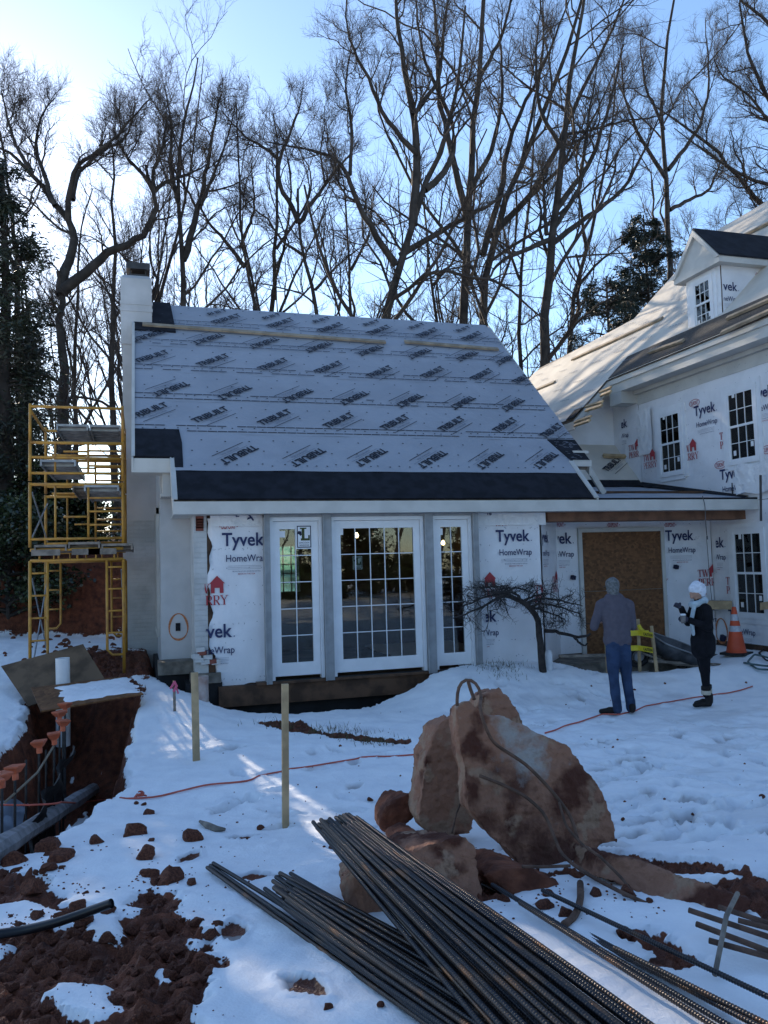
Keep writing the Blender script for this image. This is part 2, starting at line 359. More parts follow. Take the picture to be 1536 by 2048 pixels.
def serif(mb, ch, x, y, h, mi):    # serif capitals drawn from strokes; returns the advance
    w = {'T': .72, 'W': 1.05, 'P': .62, 'E': .66, 'R': .74, 'Y': .76, 'L': .66}[ch] * h; t = .15 * h; s = .05 * h; u = .06 * h
    def stem(cx, y0=y, y1=y + h, st=1, sb=1):
        qd(mb, cx - t / 2, y0 + (s if sb else 0), cx + t / 2, y1 - (s if st else 0), mi)
        if sb: qd(mb, cx - t, y0, cx + t, y0 + s, mi)
        if st: qd(mb, cx - t, y1 - s, cx + t, y1, mi)
    def diag(xa, ya, xb, yb, wd): pg(mb, [(xa - wd / 2, ya), (xa + wd / 2, ya), (xb + wd / 2, yb), (xb - wd / 2, yb)], mi)
    def bowl(cx, ybot, ytop):
        r = (ytop - ybot) / 2; yc = (ytop + ybot) / 2; X0 = cx + t / 2; e = w - t * 1.5 - r * .55; o_ = []; i_ = []
        for k in range(9):
            a = math.pi / 2 - math.pi * k / 8
            o_.append((X0 + e * .5 + r * .95 * math.cos(a), yc + r * math.sin(a))); i_.append((X0 + e * .5 + (r * .95 - t) * math.cos(a), yc + (r - s) * math.sin(a)))
        o_ = [(X0, ytop)] + o_ + [(X0, ybot)]; i_ = [(X0, ytop - s)] + i_ + [(X0, ybot + s)]
        for k in range(len(o_) - 1): pg(mb, [o_[k + 1], o_[k], i_[k], i_[k + 1]], mi)
    if ch == 'T':
        stem(x + w / 2, st=0); qd(mb, x, y + h - u, x + w, y + h, mi); pg(mb, [(x, y + h - .25 * h), (x + s, y + h - .25 * h), (x + s * 1.6, y + h - u), (x, y + h - u)], mi); pg(mb, [(x + w - s, y + h - .25 * h), (x + w, y + h - .25 * h), (x + w, y + h - u), (x + w - s * 1.6, y + h - u)], mi)
    elif ch in 'PR':
        stem(x + t); bowl(x + t, y + h * (.45 if ch == 'R' else .40), y + h)
        if ch == 'R': diag(x + w - t * .6, y, x + w * .45, y + h * .48, t * 1.05); qd(mb, x + w - t * 1.4, y, x + w, y + s, mi)
    elif ch in 'EL':
        stem(x + t); qd(mb, x + t, y, x + w * .9, y + u, mi); pg(mb, [(x + w * .85, y), (x + w * .92, y), (x + w * .95, y + .25 * h), (x + w * .9, y + .25 * h)], mi)
        if ch == 'E': qd(mb, x + t, y + h - u, x + w * .86, y + h, mi); qd(mb, x + w * .8, y + h - .24 * h, x + w * .86, y + h - u, mi); qd(mb, x + t, y + h * .5 - u / 2, x + w * .66, y + h * .5 + u / 2, mi); qd(mb, x + w * .6, y + h * .38, x + w * .66, y + h * .62, mi)
    elif ch == 'W':
        diag(x + w * .27, y, x + w * .1, y + h - s, t); diag(x + w * .27, y, x + w * .48, y + h - s, s * 1.3); diag(x + w * .70, y, x + w * .5, y + h - s, t); diag(x + w * .70, y, x + w * .91, y + h - s, s * 1.3)
        for q in (.1, .49, .91): qd(mb, x + w * q - t, y + h - s, x + w * q + t, y + h, mi)
    elif ch == 'Y':
        stem(x + w / 2, y1=y + h * .48, st=0); diag(x + w * .5, y + h * .46, x + w * .13, y + h - s, t); diag(x + w * .5, y + h * .46, x + w * .87, y + h - s, s * 1.4)
        for q in (.13, .87): qd(mb, x + w * q - t, y + h - s, x + w * q + t, y + h, mi)
    return w * 1.04
def wrap_print(mb, x, y, s=1.0, made=True):      # the word block of the wall wrap; x, y = left end of the big word's baseline
    letters(mb, 'Tyvek', x, y, .60 * s, mi=0, bold=.018, cap=.185 * s)
    letters(mb, 'HomeWrap', x + .055 * s, y - .225 * s, .575 * s, mi=0, bold=.006, cap=.098 * s)
    for k in range(3):
        qd(mb, x + .08 * s, y - (.285 + .022 * k) * s, x + .55 * s, y - (.288 + .022 * k) * s, 2)
    letters(mb, 'SEE INSTALLATION GUIDE FOR DETAILS', x + .14 * s, y - .372 * s, .40 * s, mi=0, cap=.016 * s)
    if made: letters(mb, 'MADE IN THE USA', x + .22 * s, y - .41 * s, .24 * s, mi=1, cap=.020 * s, bold=.01)
    qd(mb, x + .62 * s, y, x + .635 * s, y + .015 * s, 0)
def maker_print(mb, x, y, s=1.0, oval=False):    # x, y = left end of the maker's word
    letters(mb, 'DUPONT', x, y, .205 * s, mi=1, bold=.015, cap=.075 * s)
    if oval:
        P = [(x + .1025 * s + .155 * s * math.cos(a), y + .037 * s + .075 * s * math.sin(a)) for a in np.linspace(0, 2 * math.pi, 25)[:-1]]
        Q = [(x + .1025 * s + .143 * s * math.cos(a), y + .037 * s + .066 * s * math.sin(a)) for a in np.linspace(0, 2 * math.pi, 25)[:-1]]
        for k in range(24): pg(mb, [P[k], P[(k + 1) % 24], Q[(k + 1) % 24], Q[k]], 1)
    else:
        pg(mb, [(x - .015 * s, y + .022 * s), (x - .015 * s, y + .052 * s), (x - .035 * s, y + .037 * s)], 1); pg(mb, [(x + .22 * s, y + .022 * s), (x + .24 * s, y + .037 * s), (x + .22 * s, y + .052 * s)], 1)
def dealer_print(mb, x, y, s=1.0):               # T.W. house / PERRY
    h = .135 * s; X = x
    X += serif(mb, 'T', X, y + .165 * s, h, 1); X += serif(mb, 'W', X, y + .165 * s, h, 1)
    X += .012 * s; ww = .175 * s; yb = y + .165 * s; wl = .135 * s
    pg(mb, [(X, yb), (X + ww * .30, yb), (X + ww * .30, yb + wl * .55), (X, yb + wl)], 1)
    pg(mb, [(X + ww * .70, yb), (X + ww, yb), (X + ww, yb + wl), (X + ww * .70, yb + wl * .55)], 1)
    pg(mb, [(X + ww * .30, yb + wl * .55), (X + ww * .70, yb + wl * .55), (X + ww, yb + wl), (X, yb + wl)], 1)
    pg(mb, [(X - .02 * s, yb + wl), (X + ww + .02 * s, yb + wl), (X + ww / 2, yb + wl + .11 * s)], 1)
    X2 = x + .005 * s
    for c in 'PERRY': X2 += serif(mb, c, X2, y, h, 1)
def clip_mb(mb, x0=None, x1=None, y0=None, y1=None):
    me = mb.mesh('clip', [inkN]); bm = bmesh.new(); bm.from_mesh(me)
    for co_, no in (((x0, 0, 0), (-1, 0, 0)), ((x1, 0, 0), (1, 0, 0)), ((0, y0, 0), (0, -1, 0)), ((0, y1, 0), (0, 1, 0))):
        if None in co_: continue
        bmesh.ops.bisect_plane(bm, geom=bm.verts[:] + bm.edges[:] + bm.faces[:], plane_co=co_, plane_no=no, clear_outer=True)
    bm.verts.ensure_lookup_table(); bm.verts.index_update(); o = MB()
    o.add([v.co[:] for v in bm.verts], [tuple(v.index for v in f.verts) for f in bm.faces]); o.m = [f.material_index for f in bm.faces]
    bm.free(); bpy.data.meshes.remove(me); return o
PIN = [inkN, inkR, inkG]

# ================================================================ the house
house = thing('house', (5, 12, .4), 'house under renovation with wrapped walls, papered roofs and a white brick chimney', 'house')
Y0, Z0, SL = 11.65, 3.05, .90       # eave line and slope of the left roof
rz = lambda y: Z0 + SL * (y - Y0)
UN = unit((0, -SL, 1)); UD = unit((0, 1, SL))
XL, XR, XLb, XRb, YN, YRG = -.08, 7.53, .46, 7.16, 12.42, 16.42
def RP(x, y, h=0.0): return V(x, y, rz(y)) + UN * h
# walls of the left block
mb = MB()
mb.box((.30, 12.82, .2), (.42, 16.6, 4.1)); mb.box((.42, 12.82, -.2), (.80, 12.95, 4.05))          # side wall, front return
mb.box((.42, 16.5, -.2), (7.4, 16.62, 4.6)); mb.box((7.28, 12.95, 0), (7.40, 16.5, 4.1))
brk = mat('painted_brick', (.46, .46, .45), .6, .12, 2.5)
bt = N(brk, 'ShaderNodeTexBrick'); bt.inputs['Scale'].default_value = 1.0; bt.inputs['Mortar Size'].default_value = .006; bt.inputs['Brick Width'].default_value = .21; bt.inputs['Row Height'].default_value = .075
tc_ = N(brk, 'ShaderNodeTexCoord'); mp = N(brk, 'ShaderNodeMapping'); mp.inputs['Rotation'].default_value = (R_(90), 0, 0); L(brk, tc_.outputs['Object'], mp.inputs[0]); L(brk, mp.outputs[0], bt.inputs[0])
bpn = N(brk, 'ShaderNodeBump'); bpn.inputs['Strength'].default_value = .9; bpn.inputs['Distance'].default_value = .012; bpn.invert = True
nzz = N(brk, 'ShaderNodeTexNoise'); nzz.inputs['Scale'].default_value = 3; L(brk, tc_.outputs['Object'], nzz.inputs[0])
mm = N(brk, 'ShaderNodeMath'); mm.operation = 'MULTIPLY'; L(brk, bt.outputs['Fac'], mm.inputs[0]); L(brk, nzz.outputs['Fac'], mm.inputs[1])
L(brk, mm.outputs[0], bpn.inputs['Height']); L(brk, bpn.outputs[0], brk.node_tree.nodes['Principled BSDF'].inputs['Normal'])
stucM = mat('painted_masonry', (.45, .45, .45), .6, .10, 1.6, .25, 14, dist=.01)
redB = mat('red_brick', (.16, .05, .035), .85, .35, 9, .3, 40)
mb.build('painted_wall', stucM, house)
# gable end walls under the rakes
g = MB(); g.slab([(.31, 12.9, 4.0), (.31, 16.4, 4.0), (.31, 16.4, rz(16.4) - .16), (.31, 12.9, rz(12.9) - .16)], (.1, 0, 0)); g.build('gable_wall', stucM, house)
g = MB(); g.slab([(7.39, 12.9, 3.2), (7.39, 16.4, 3.2), (7.39, 16.4, rz(16.4) - .16), (7.39, 12.9, rz(12.9) - .16)], (-.1, 0, 0)); g.build('gable_wall', tyvM, house)
# front brick pier, wider at its broken foot
mb = MB(); mb.box((.745, 12.0, .55), (.93, 12.82, 3.0)); mb.build('brick_pier', brk, house)
fb = MB()
for k, (px, py) in enumerate([(404, 1306), (416, 1314), (398, 1320), (410, 1324), (424, 1323), (401, 1299), (392, 1312), (432, 1324)]):
    p = Yp(px, py, 11.97); fb2 = MB(); fb2.box((-.062, -.045, -.030), (.062, .06, .030)); fb2.build('brick', brk if k % 4 else redB, house, loc=tuple(p), rot=(0, random.uniform(-.1, .1), random.uniform(-.15, .15)))
for k in range(5):
    p = Yp(399, 1037 + 5.2 * k, 12.03); b_ = MB(); b_.box((-.055, -.04, -.031), (.055, .05, .031)); b_.build('brick', redB, house, loc=tuple(p))
# concrete ledge and black coated foundation
fm = mat('foundation_coating', (.010, .010, .012), .7, .4, 4, .3, 20)
mb = MB(); mb.box((.22, 12.55, -1.0), (.80, 16.5, .55)); mb.box((.62, 11.98, -1.0), (1.12, 12.9, .46)); mb.box((1.12, 12.08, -1.0), (6.3, 12.9, .12)); mb.build('foundation', fm, house)
mb = MB(); mb.box((.24, 12.45, .55), (.86, 12.82, .74)); mb.box((.68, 11.93, .46), (1.10, 12.3, .60)); mb.build('concrete_ledge', concM, house)
mb = MB(); mb.box((1.06, 11.9, .11), (4.95, 12.08, .40)); mb.build('rim_board', brownB, house)
mb = MB(); mb.box((1.6, 11.84, .395), (4.98, 12.06, .43)); mb.build('sill_plate', brownB, house)
# orange sprayed ring and the hole in it
def ring(P, x, y, rx, ry, wd, nm, parent, M):
    r = MB(); k = 26
    for i in range(k):
        a = 2 * math.pi * i / k; a2 = 2 * math.pi * (i + 1) / k; w1 = wd * (1 + .4 * math.sin(3 * a)); w2 = wd * (1 + .4 * math.sin(3 * a2))
        pg(r, [(rx * math.cos(a), ry * math.sin(a)), (rx * math.cos(a2), ry * math.sin(a2)), ((rx - w2) * math.cos(a2), (ry - w2) * math.sin(a2)), ((rx - w1) * math.cos(a), (ry - w1) * math.sin(a))])
    r.build(nm, P, parent, M=M)
orM = mat('orange_spray_paint', (.46, .17, .07), .8, .25, 30)
ring(orM, 0, 0, .15, .21, .025, 'painted_ring', house, frame_M(Yp(357, 1254, 12.815), (1, 0, 0), (0, 0, 1)))
p = Yp(356, 1254, 12.81); mb = MB(); mb.box((p[0] - .035, 12.805, p[2] - .06), (p[0] + .035, 12.83, p[2] + .06)); mb.build('outlet_hole', blackM, house)
# side window (seen at a steep angle in the left wall)
mb = MB()
for ya, yb, za, zb in ((13.6, 13.7, 1.1, 3.1), (14.9, 15.0, 1.1, 3.1), (13.6, 15.0, 3.0, 3.1), (13.6, 15.0, 1.02, 1.1), (14.25, 14.33, 1.1, 3.0)): mb.box((.255, ya, za), (.30, yb, zb))
sw_ = mb.build('side_window', trimM, house); g = MB(); g.box((.285, 13.7, 1.1), (.297, 14.9, 3.0)); g.build('pane', darkM, sw_)
# chimney
mb = MB()
mb.add([(-.30, 15.75, -.6), (.31, 15.75, -.6), (.31, 16.9, -.6), (-.30, 16.9, -.6), (-.30, 15.75, 3.02), (.31, 15.75, 3.02), (.31, 16.9, 3.02), (-.30, 16.9, 3.02)], [(0, 3, 2, 1), (4, 5, 6, 7), (0, 1, 5, 4), (1, 2, 6, 5), (2, 3, 7, 6), (3, 0, 4, 7)])
ch = mb.build('chimney', brk, house)
mb = MB(); mb.box((-.285, 15.77, 3.02), (.31, 16.45, 4.4)); mb.box((-.285, 15.77, 4.4), (.225, 16.88, 6.35)); mb.build('shaft', stucM, ch)
mb = MB()
for a, z_ in ((.0, 6.35), (.02, 6.98), (.0, 7.06), (.02, 7.12)): pass
mb.box((-.31, 15.74, 6.35), (.255, 16.9, 6.98)); mb.box((-.325, 15.73, 6.98), (.27, 16.91, 7.045)); mb.box((-.31, 15.74, 7.045), (.255, 16.9, 7.11)); mb.box((-.325, 15.73, 7.11), (.27, 16.91, 7.17)); mb.box((-.31, 15.74, 7.17), (.255, 16.9, 7.62))
mb.add([(-.31, 15.74, 7.62), (.255, 15.74, 7.62), (.255, 16.9, 7.62), (-.31, 16.9, 7.62), (-.25, 15.82, 7.70), (.20, 15.82, 7.70), (.20, 16.8, 7.70), (-.25, 16.8, 7.70)], [(0, 1, 5, 4), (1, 2, 6, 5), (2, 3, 7, 6), (3, 0, 4, 7), (4, 5, 6, 7)])
mb.build('stack', stucM, ch)
mb = MB(); mb.box((-.15, 15.95, 7.70), (.17, 16.6, 7.78)); mb.box((-.14, 15.96, 7.78), (-.12, 15.98, 7.86)); mb.box((.14, 15.96, 7.78), (.16, 15.98, 7.86)); mb.box((.14, 16.57, 7.78), (.16, 16.59, 7.86)); mb.box((-.14, 16.57, 7.78), (-.12, 16.59, 7.86)); mb.box((-.21, 15.88, 7.86), (.23, 16.68, 7.985)); mb.build('chimney_cap', darkM, ch)
# roof deck, underlayment courses, black strips
mb = MB()
mb.slab([RP(XL, YN, -.02), RP(XR, YN, -.02), RP(XR - .02, YRG, -.02), RP(XL, YRG, -.02)], UN * -.12)
mb.slab([RP(XLb, Y0 + .02, -.02), RP(XRb, Y0 + .02, -.02), RP(XRb, YN, -.02), RP(XLb, YN, -.02)], UN * -.10)
mb.slab([RP(XL, YRG, -.02), RP(XR, YRG, -.02), V(XR, YRG + 4, rz(YRG) - 3.6), V(XL, YRG + 4, rz(YRG) - 3.6)], (0, -.05, -.12))
mb.build('roof_deck', wood2, house)
CY = [12.16, 12.90, 13.63, 14.36, 15.09, 15.72, YRG + .03]
hole = lambda y: True
for k in range(6):
    a, bb = CY[k], CY[k + 1] + .07; nx_ = 60; pts = []
    xl = XLb + .02 if k == 0 else XL + .01; xr = XRb - .02 if k == 0 else XR
    if k == 5: bb = YRG + .02
    if k == 0: xl = .49
    for j in range(7):
        for i in range(nx_):
            x = xl + (xr - xl) * i / (nx_ - 1); y = a + (bb - a) * j / 6
            h = .004 + .005 * (6 - k) - .004 * (j / 6) + .012 * (fbm(np.array([x]), np.array([y * 2 + k]), 1.5, 4, k)[0] - .5) + (.006 * math.sin(x * 2.2 + k) ** 8 if j == 0 else 0)
            if k >= 5 and j == 6 and x > 7.2: x -= .25 * (x - 7.2)
            pts.append(RP(x, y, max(h, .002 + .004 * (6 - k) * .5)))
    fs = [(j * nx_ + i, j * nx_ + i + 1, (j + 1) * nx_ + i + 1, (j + 1) * nx_ + i) for j in range(6) for i in range(nx_ - 1)]
    if k == 5:   # leave out the corner where the chimney stands
        fs = [f for f in fs if not (np.mean([pts[q][0] for q in f]) < .27 and np.mean([pts[q][1] for q in f]) > 15.72)]
    mb = MB(); mb.add(pts, fs); mb.build('underlayment_course', undM, house, smooth=True)
    sm = MB()      # the two printed seam lines of the lap
    if k:
        for dy in (.05, .165):
            for i in range(48):
                x = xl + (xr - xl) * i / 48.0
                if random.random() < .9: sm.slab([RP(x, a + dy, .040), RP(x + (xr - xl) / 52, a + dy, .040), RP(x + (xr - xl) / 52, a + dy + .013, .040), RP(x, a + dy + .013, .040)], UN * -.001)
        sm.build('lap_line', inkK, house, kind='stuff')
nl = MB()
for k in range(6):
    for r_, dn, st in ((.10, 1, .17), (.36, 0, .36), (.58, 0, .36)):
        x = XL + .15 + (.15 if r_ > .5 else 0)
        while x < XR - .1:
            yy = CY[k] + r_ + random.uniform(-.02, .02); xx = x + random.uniform(-.03, .03)
            if (k == 0 and not .6 < xx < 7.0): x += st; continue
            c = RP(xx, yy, .052); e1 = V(.019, 0, 0); e2 = UD * .016
            nl.add([c + e1, c + e2, c - e1, c - e2], [(0, 1, 2, 3)]); x += st
nl.build('cap_nail', inkK, house, kind='stuff')
mb = MB(); mb.slab([RP(XLb + .01, Y0 + .01, 0), RP(XRb - .01, Y0 + .01, 0), RP(XRb - .01, 12.24, 0), RP(XLb + .01, 12.24, 0)], UN * .028); mb.build('ice_shield_strip', blackM, house)
mb = MB(); pts = [RP(XL + .01, YN, .0), RP(.50, YN, .0), RP(.50, 12.22, 0), RP(.62, 12.22, 0), RP(.63, 12.7, 0), RP(.60, 12.98, 0), RP(XL + .01, 12.98, 0)]
mb.slab(pts, UN * .045); mb.build('ice_shield_patch', blackM, house)
mb = MB(); mb.slab([RP(XL + .01, 15.52, 0), RP(.68, 15.52, 0), RP(.62, 16.45, 0), RP(.26, 16.45, 0), RP(.26, 15.75, 0), RP(XL + .01, 15.75, 0)], UN * .05); mb.build('ice_shield_patch', blackM, house)
mb = MB(); mb.slab([RP(7.15, YN, 0), RP(XR - .01, YN, 0), RP(XR - .01, 12.92, 0), RP(6.97, 12.92, 0)], UN * .048); rp_ = mb.build('ice_shield_patch', blackM, house)
wf = MB()
for i in range(46):   # pale scuffs of backing film left on the membrane
    x, y = random.uniform(7.02, 7.48), random.uniform(12.46, 12.88); a = random.uniform(-.5, .2); l_ = random.uniform(.03, .09); d = V(math.cos(a), math.sin(a), SL * math.sin(a)) * l_; q = RP(x, y, .0495)
    wf.add([q, q + d, q + d * .6 + UD * .012, q + UD * .008], [(0, 1, 2, 3)])
wf.build('torn_film', inkG, house)
# fascia, soffit, rakes
mb = MB(); mb.box((XLb - .015, Y0 - .03, Z0 - .19), (10.33, Y0 + .0, Z0 - .012)); mb.build('eave_fascia', trimM, house)
mb = MB(); mb.box((XLb, Y0, Z0 - .185), (10.33, 12.82, Z0 - .16)); mb.build('soffit', trimM, house)
mb = MB(); mb.slab([RP(XLb - .02, Y0, .02), RP(XLb + .05, Y0, .02), RP(XLb + .05, YN - .02, .02), RP(XLb - .02, YN - .02, .02)], UN * .016); mb.slab([V(XLb - .022, Y0, rz(Y0) - .2), V(XLb - .022, YN, rz(YN) - .2), RP(XLb - .022, YN, .03), RP(XLb - .022, Y0, .03)], (.02, 0, 0)); mb.build('rake_trim', trimM, house)
mb = MB(); mb.slab([V(XL - .03, YN - .03, rz(YN) - .2), V(XL - .03, YRG - .65, rz(YRG - .65) - .2), RP(XL - .03, YRG - .65, .035), RP(XL - .03, YN - .03, .035)], (.028, 0, 0)); mb.slab([RP(XL - .03, YN, .036), RP(XL + .02, YN, .046), RP(XL + .02, YRG - .7, .046), RP(XL - .03, YRG - .7, .036)], UN * .006); mb.build('rake_trim', trimM, house)
mb = MB(); mb.box((XL - .03, YN - .03, rz(YN) - .21), (.47, YN, rz(YN) + .0)); mb.box((XL - .03, YN, rz(YN) - .21), (.47, 12.83, rz(YN) - .185)); mb.build('eave_return', trimM, house)
mb = MB(); mb.box((.33, 12.48, rz(YN) - .52), (.47, 12.82, rz(YN) - .21)); mb.box((.30, 12.46, rz(YN) - .56), (.47, 12.83, rz(YN) - .52)); mb.build('cornice_block', trimM, house)
mb = MB(); mb.slab([RP(XRb - .06, Y0, .02), RP(XRb + .02, Y0, .02), RP(XRb + .02, YN, .02), RP(XRb - .06, YN, .02)], UN * .03); mb.slab([V(XRb + .02, Y0, rz(Y0) - .2), V(XRb + .02, YN, rz(YN) - .2), RP(XRb + .02, YN, .03), RP(XRb + .02, Y0, .03)], (-.02, 0, 0)); mb.build('rake_trim', trimM, house)
mb = MB(); mb.slab([V(XR, YN, rz(YN) - .22), V(XR, YRG, rz(YRG) - .22), RP(XR, YRG, .02), RP(XR, YN, .02)], (-.025, 0, 0)); mb.box((XRb + .02, YN - .03, rz(YN) - .06), (XR + .01, YN, rz(YN) + .05)); mb.build('rake_trim', trimM, house)
mb = MB(); mb.bar((7.55, 12.75, 3.92), (7.98, 12.75, 3.24), .05, .10); mb.bar((7.3, 12.6, 3.96), (7.6, 12.6, 3.96), .05, .05); mb.build('rake_return_board', trimM, house)
# printed lettering on the roof
def logo_mesh():
    m = MB(); letters(m, 'TRIBUILT', -.36, .0, .72, mi=0, bold=.035, cap=.135, spacing=.95)
    qd(m, -.27, -.045, .37, -.038, 1); letters(m, 'SYNTHETIC RUA', -.13, -.105, .36, mi=1, cap=.036, bold=.012); qd(m, -.28, -.155, .36, -.143, 0)
    return m
LGm = logo_mesh().mesh('roof_logo', [inkK, inkG])
UPR = [(361, 629), (457, 644), (565, 652), (665, 661), (762, 666), (859, 671), (948, 678), (308, 720), (431, 727), (551, 735), (662, 741), (764, 750), (870, 751), (968, 755),
       (303, 829), (426, 837), (555, 842), (683, 848), (795, 852), (908, 855), (1015, 857), (1108, 868), (1050, 762)]
DWN = [(294, 672), (412, 679), (523, 687), (632, 695), (735, 702), (833, 708), (928, 713), (1005, 720), (337, 779), (464, 786), (589, 792), (702, 797), (813, 802), (919, 806), (1019, 810),
       (472, 910), (610, 915), (736, 915), (858, 919), (973, 921), (1084, 921)]
for lst, an in ((UPR, 38), (DWN, 218)):
    for px, py in lst:
        c = onplane(px, py, RP(0, Y0, 0), UN); c = c + UN * .046; a = R_(an)
        if c[1] > YRG - .35 : continue
        x = V(1, 0, 0) * math.cos(a) + UD * math.sin(a); y = -V(1, 0, 0) * math.sin(a) + UD * math.cos(a)
        M = frame_M(c, x, y)
        if abs(c[0] - 7.3) < .55 or c[0] < .32:
            m2 = MB(); m2.v = [tuple(v.co) for v in LGm.vertices]; m2.f = [tuple(p.vertices) for p in LGm.polygons]; m2.m = [p.material_index for p in LGm.polygons]
            bm = bmesh.new(); bm.from_mesh(LGm); bm.transform(M)
            for co_, no in (((XR - .03, 0, 0), (1, 0, 0)), ((XL + .03, 0, 0), (-1, 0, 0))): bmesh.ops.bisect_plane(bm, geom=bm.verts[:] + bm.edges[:] + bm.faces[:], plane_co=co_, plane_no=no, clear_outer=True)
            me = bpy.data.meshes.new('roof_logo'); bm.to_mesh(me); bm.free(); me.materials.append(inkK); me.materials.append(inkG); put('roof_logo', me, house)
        else: put('roof_logo', LGm, house, M=M)
m = MB(); letters(m, 'BUILT', -.2, 0, .46, mi=0, bold=.035, cap=.135); RL = clip_mb(m, y0=.03).mesh('roof_logo', [inkK])
for px, py in ((437, 626), (546, 634), (646, 641), (746, 647), (837, 653), (930, 659)):
    c = onplane(px, py + 6, RP(0, Y0, 0), UN) + UN * .046; a = R_(34); put('roof_logo', RL, house, M=frame_M(c, V(1, 0, 0) * math.cos(a) + UD * math.sin(a), -V(1, 0, 0) * math.sin(a) + UD * math.cos(a)))
# ---------------------------------------------------------------- front wall sheets
def sheet(nm, o, x, y, W, H, m_, parent, amp=.012, th=.016, nx_=24, ny_=36, seed=0.0, edge=None):
    """a slightly wavy sheet on a wall: origin o, axes x and y"""
    x = unit(x); y = unit(y); z = np.cross(x, y); v = []; nn = (nx_ + 1) * (ny_ + 1)
    for j in range(ny_ + 1):
        for i in range(nx_ + 1):
            u, t = W * i / nx_, H * j / ny_; h = th + amp * (fbm(np.array([u + seed]), np.array([t * .6 + seed]), 2.8, 4, seed)[0] - .5) * 2
            if edge: u, t = edge(u, t, W, H)
            v.append(np.array(o) + x * u + y * t + z * max(h, .002))
    f = [(j * (nx_ + 1) + i, j * (nx_ + 1) + i + 1, (j + 1) * (nx_ + 1) + i + 1, (j + 1) * (nx_ + 1) + i) for j in range(ny_) for i in range(nx_)]
    mb = MB(); mb.add(v, f); return mb.build(nm, m_, parent, smooth=True)
def ragged(u, t, W, H):
    if u < .06: u = .03 * math.sin(t * 7) + .02 * math.sin(t * 19) + (.12 * sst(.75, .3, t) if t < .8 else 0)
    if t < .04: t = .02 * math.sin(u * 14) + .06 * (u / W)
    return u, t
mb = MB(); mb.box((.93, 12.025, .12), (1.82, 12.12, 2.87)); mb.box((5.035, 12.025, .12), (6.25, 12.12, 2.87)); mb.box((1.82, 12.04, 2.83), (5.035, 12.12, 2.95)); mb.box((2.62, 12.04, .42), (2.74, 12.12, 2.83)); mb.box((4.23, 12.04, .42), (4.355, 12.12, 2.83)); mb.build('front_sheathing', brownB, house)
sheet('house_wrap', (.96, 12.02, .36), (1, 0, 0), (0, 0, 1), .84, 2.46, tyvM, house, edge=ragged, seed=1.3)
sheet('house_wrap', (5.08, 12.02, .44), (1, 0, 0), (0, 0, 1), 1.20, 2.36, tyvM, house, seed=4.4)
sheet('wrap_flap', (.98, 11.995, 2.70), (1, 0, 0), (0, 0, 1), .82, .16, tyvF, house, amp=.01, ny_=6, seed=2)
sheet('wrap_flap', (5.08, 11.995, 2.66), (1, 0, 0), (0, 0, 1), 1.31, .20, tyvF, house, amp=.01, ny_=6, seed=7)
def wallprint(fn, px, py, plane='Y', d=11.985, x0=None, x1=None, y0=None, y1=None, s=1.0, dx=0.0, **k):
    """print on a wall; px, py = pixel of its baseline-left; clip limits in photograph pixels at that height"""
    m = MB(); fn(m, dx, 0, s, **k)
    if plane == 'Y': o = Yp(px, py, d); ax = V(1, 0, 0); f_ = lambda a, b: Yp(a, b, d)[0] - o[0]; g_ = lambda a: Yp(px, a, d)[2] - o[2]
    else: o = Xp(px, py, d); ax = V(0, -1, 0); f_ = lambda a, b: o[1] - Xp(a, b, d)[1]; g_ = lambda a: Xp(px, a, d)[2] - o[2]
    m = clip_mb(m, None if x0 is None else f_(x0, py), None if x1 is None else f_(x1, py), None if y0 is None else g_(y0), None if y1 is None else g_(y1))
    if m.f: m.build('printed_lettering', PIN, house, M=frame_M(o, ax, (0, 0, 1)))
wallprint(wrap_print, 444, 1092, x1=526, s=1.03); wallprint(maker_print, 443, 1058); wallprint(dealer_print, 384, 1212, x0=410, s=1.03)
wallprint(wrap_print, 377, 1278, x0=412, s=1.03, made=False)
wallprint(wrap_print, 992, 1083, s=1.0); wallprint(maker_print, 992, 1052); wallprint(dealer_print, 941, 1197, x0=970)
wallprint(wrap_print, 925, 1246, x0=972, s=.98); wallprint(dealer_print, 1070, 1207, x1=1088)
m = MB(); letters(m, 'm', 0, 0, .07, cap=.07, bold=.02); m.build('printed_lettering', [inkN], house, M=frame_M(Yp(478, 1034, 11.97), (0, 0, 1), (-1, 0, 0)))
m = MB(); letters(m, 'y', 0, 0, .10, cap=.09, bold=.03); m.build('printed_lettering', [inkN], house, M=frame_M(Yp(502, 1042, 11.97), (.3, 0, 1), (-1, 0, .3)))
m = MB(); letters(m, 'TB', 0, 0, .09, cap=.06, bold=.04); m.build('printed_lettering', [inkN], house, M=frame_M(Yp(973, 1030, 11.97), (1, 0, 0), (0, 0, 1)))
def staples(o, x, y, W, H, n, seed):
    r = random.Random(seed); m = MB(); x = unit(x); y = unit(y); z = np.cross(x, y)
    for k in range(n):
        c = np.array(o) + x * r.uniform(.04, W - .04) + y * (H * (int(r.random() * 9) + .5) / 9 + r.uniform(-.02, .02)) + z * .031; a = r.uniform(0, 3.1); d = x * math.cos(a) + y * math.sin(a); e = -x * math.sin(a) + y * math.cos(a); l_ = r.uniform(.006, .013)
        m.add([c - d * l_ - e * .003, c + d * l_ - e * .003, c + d * l_ + e * .003, c - d * l_ + e * .003], [(0, 1, 2, 3)])
    m.build('staple', inkG, house, kind='stuff')
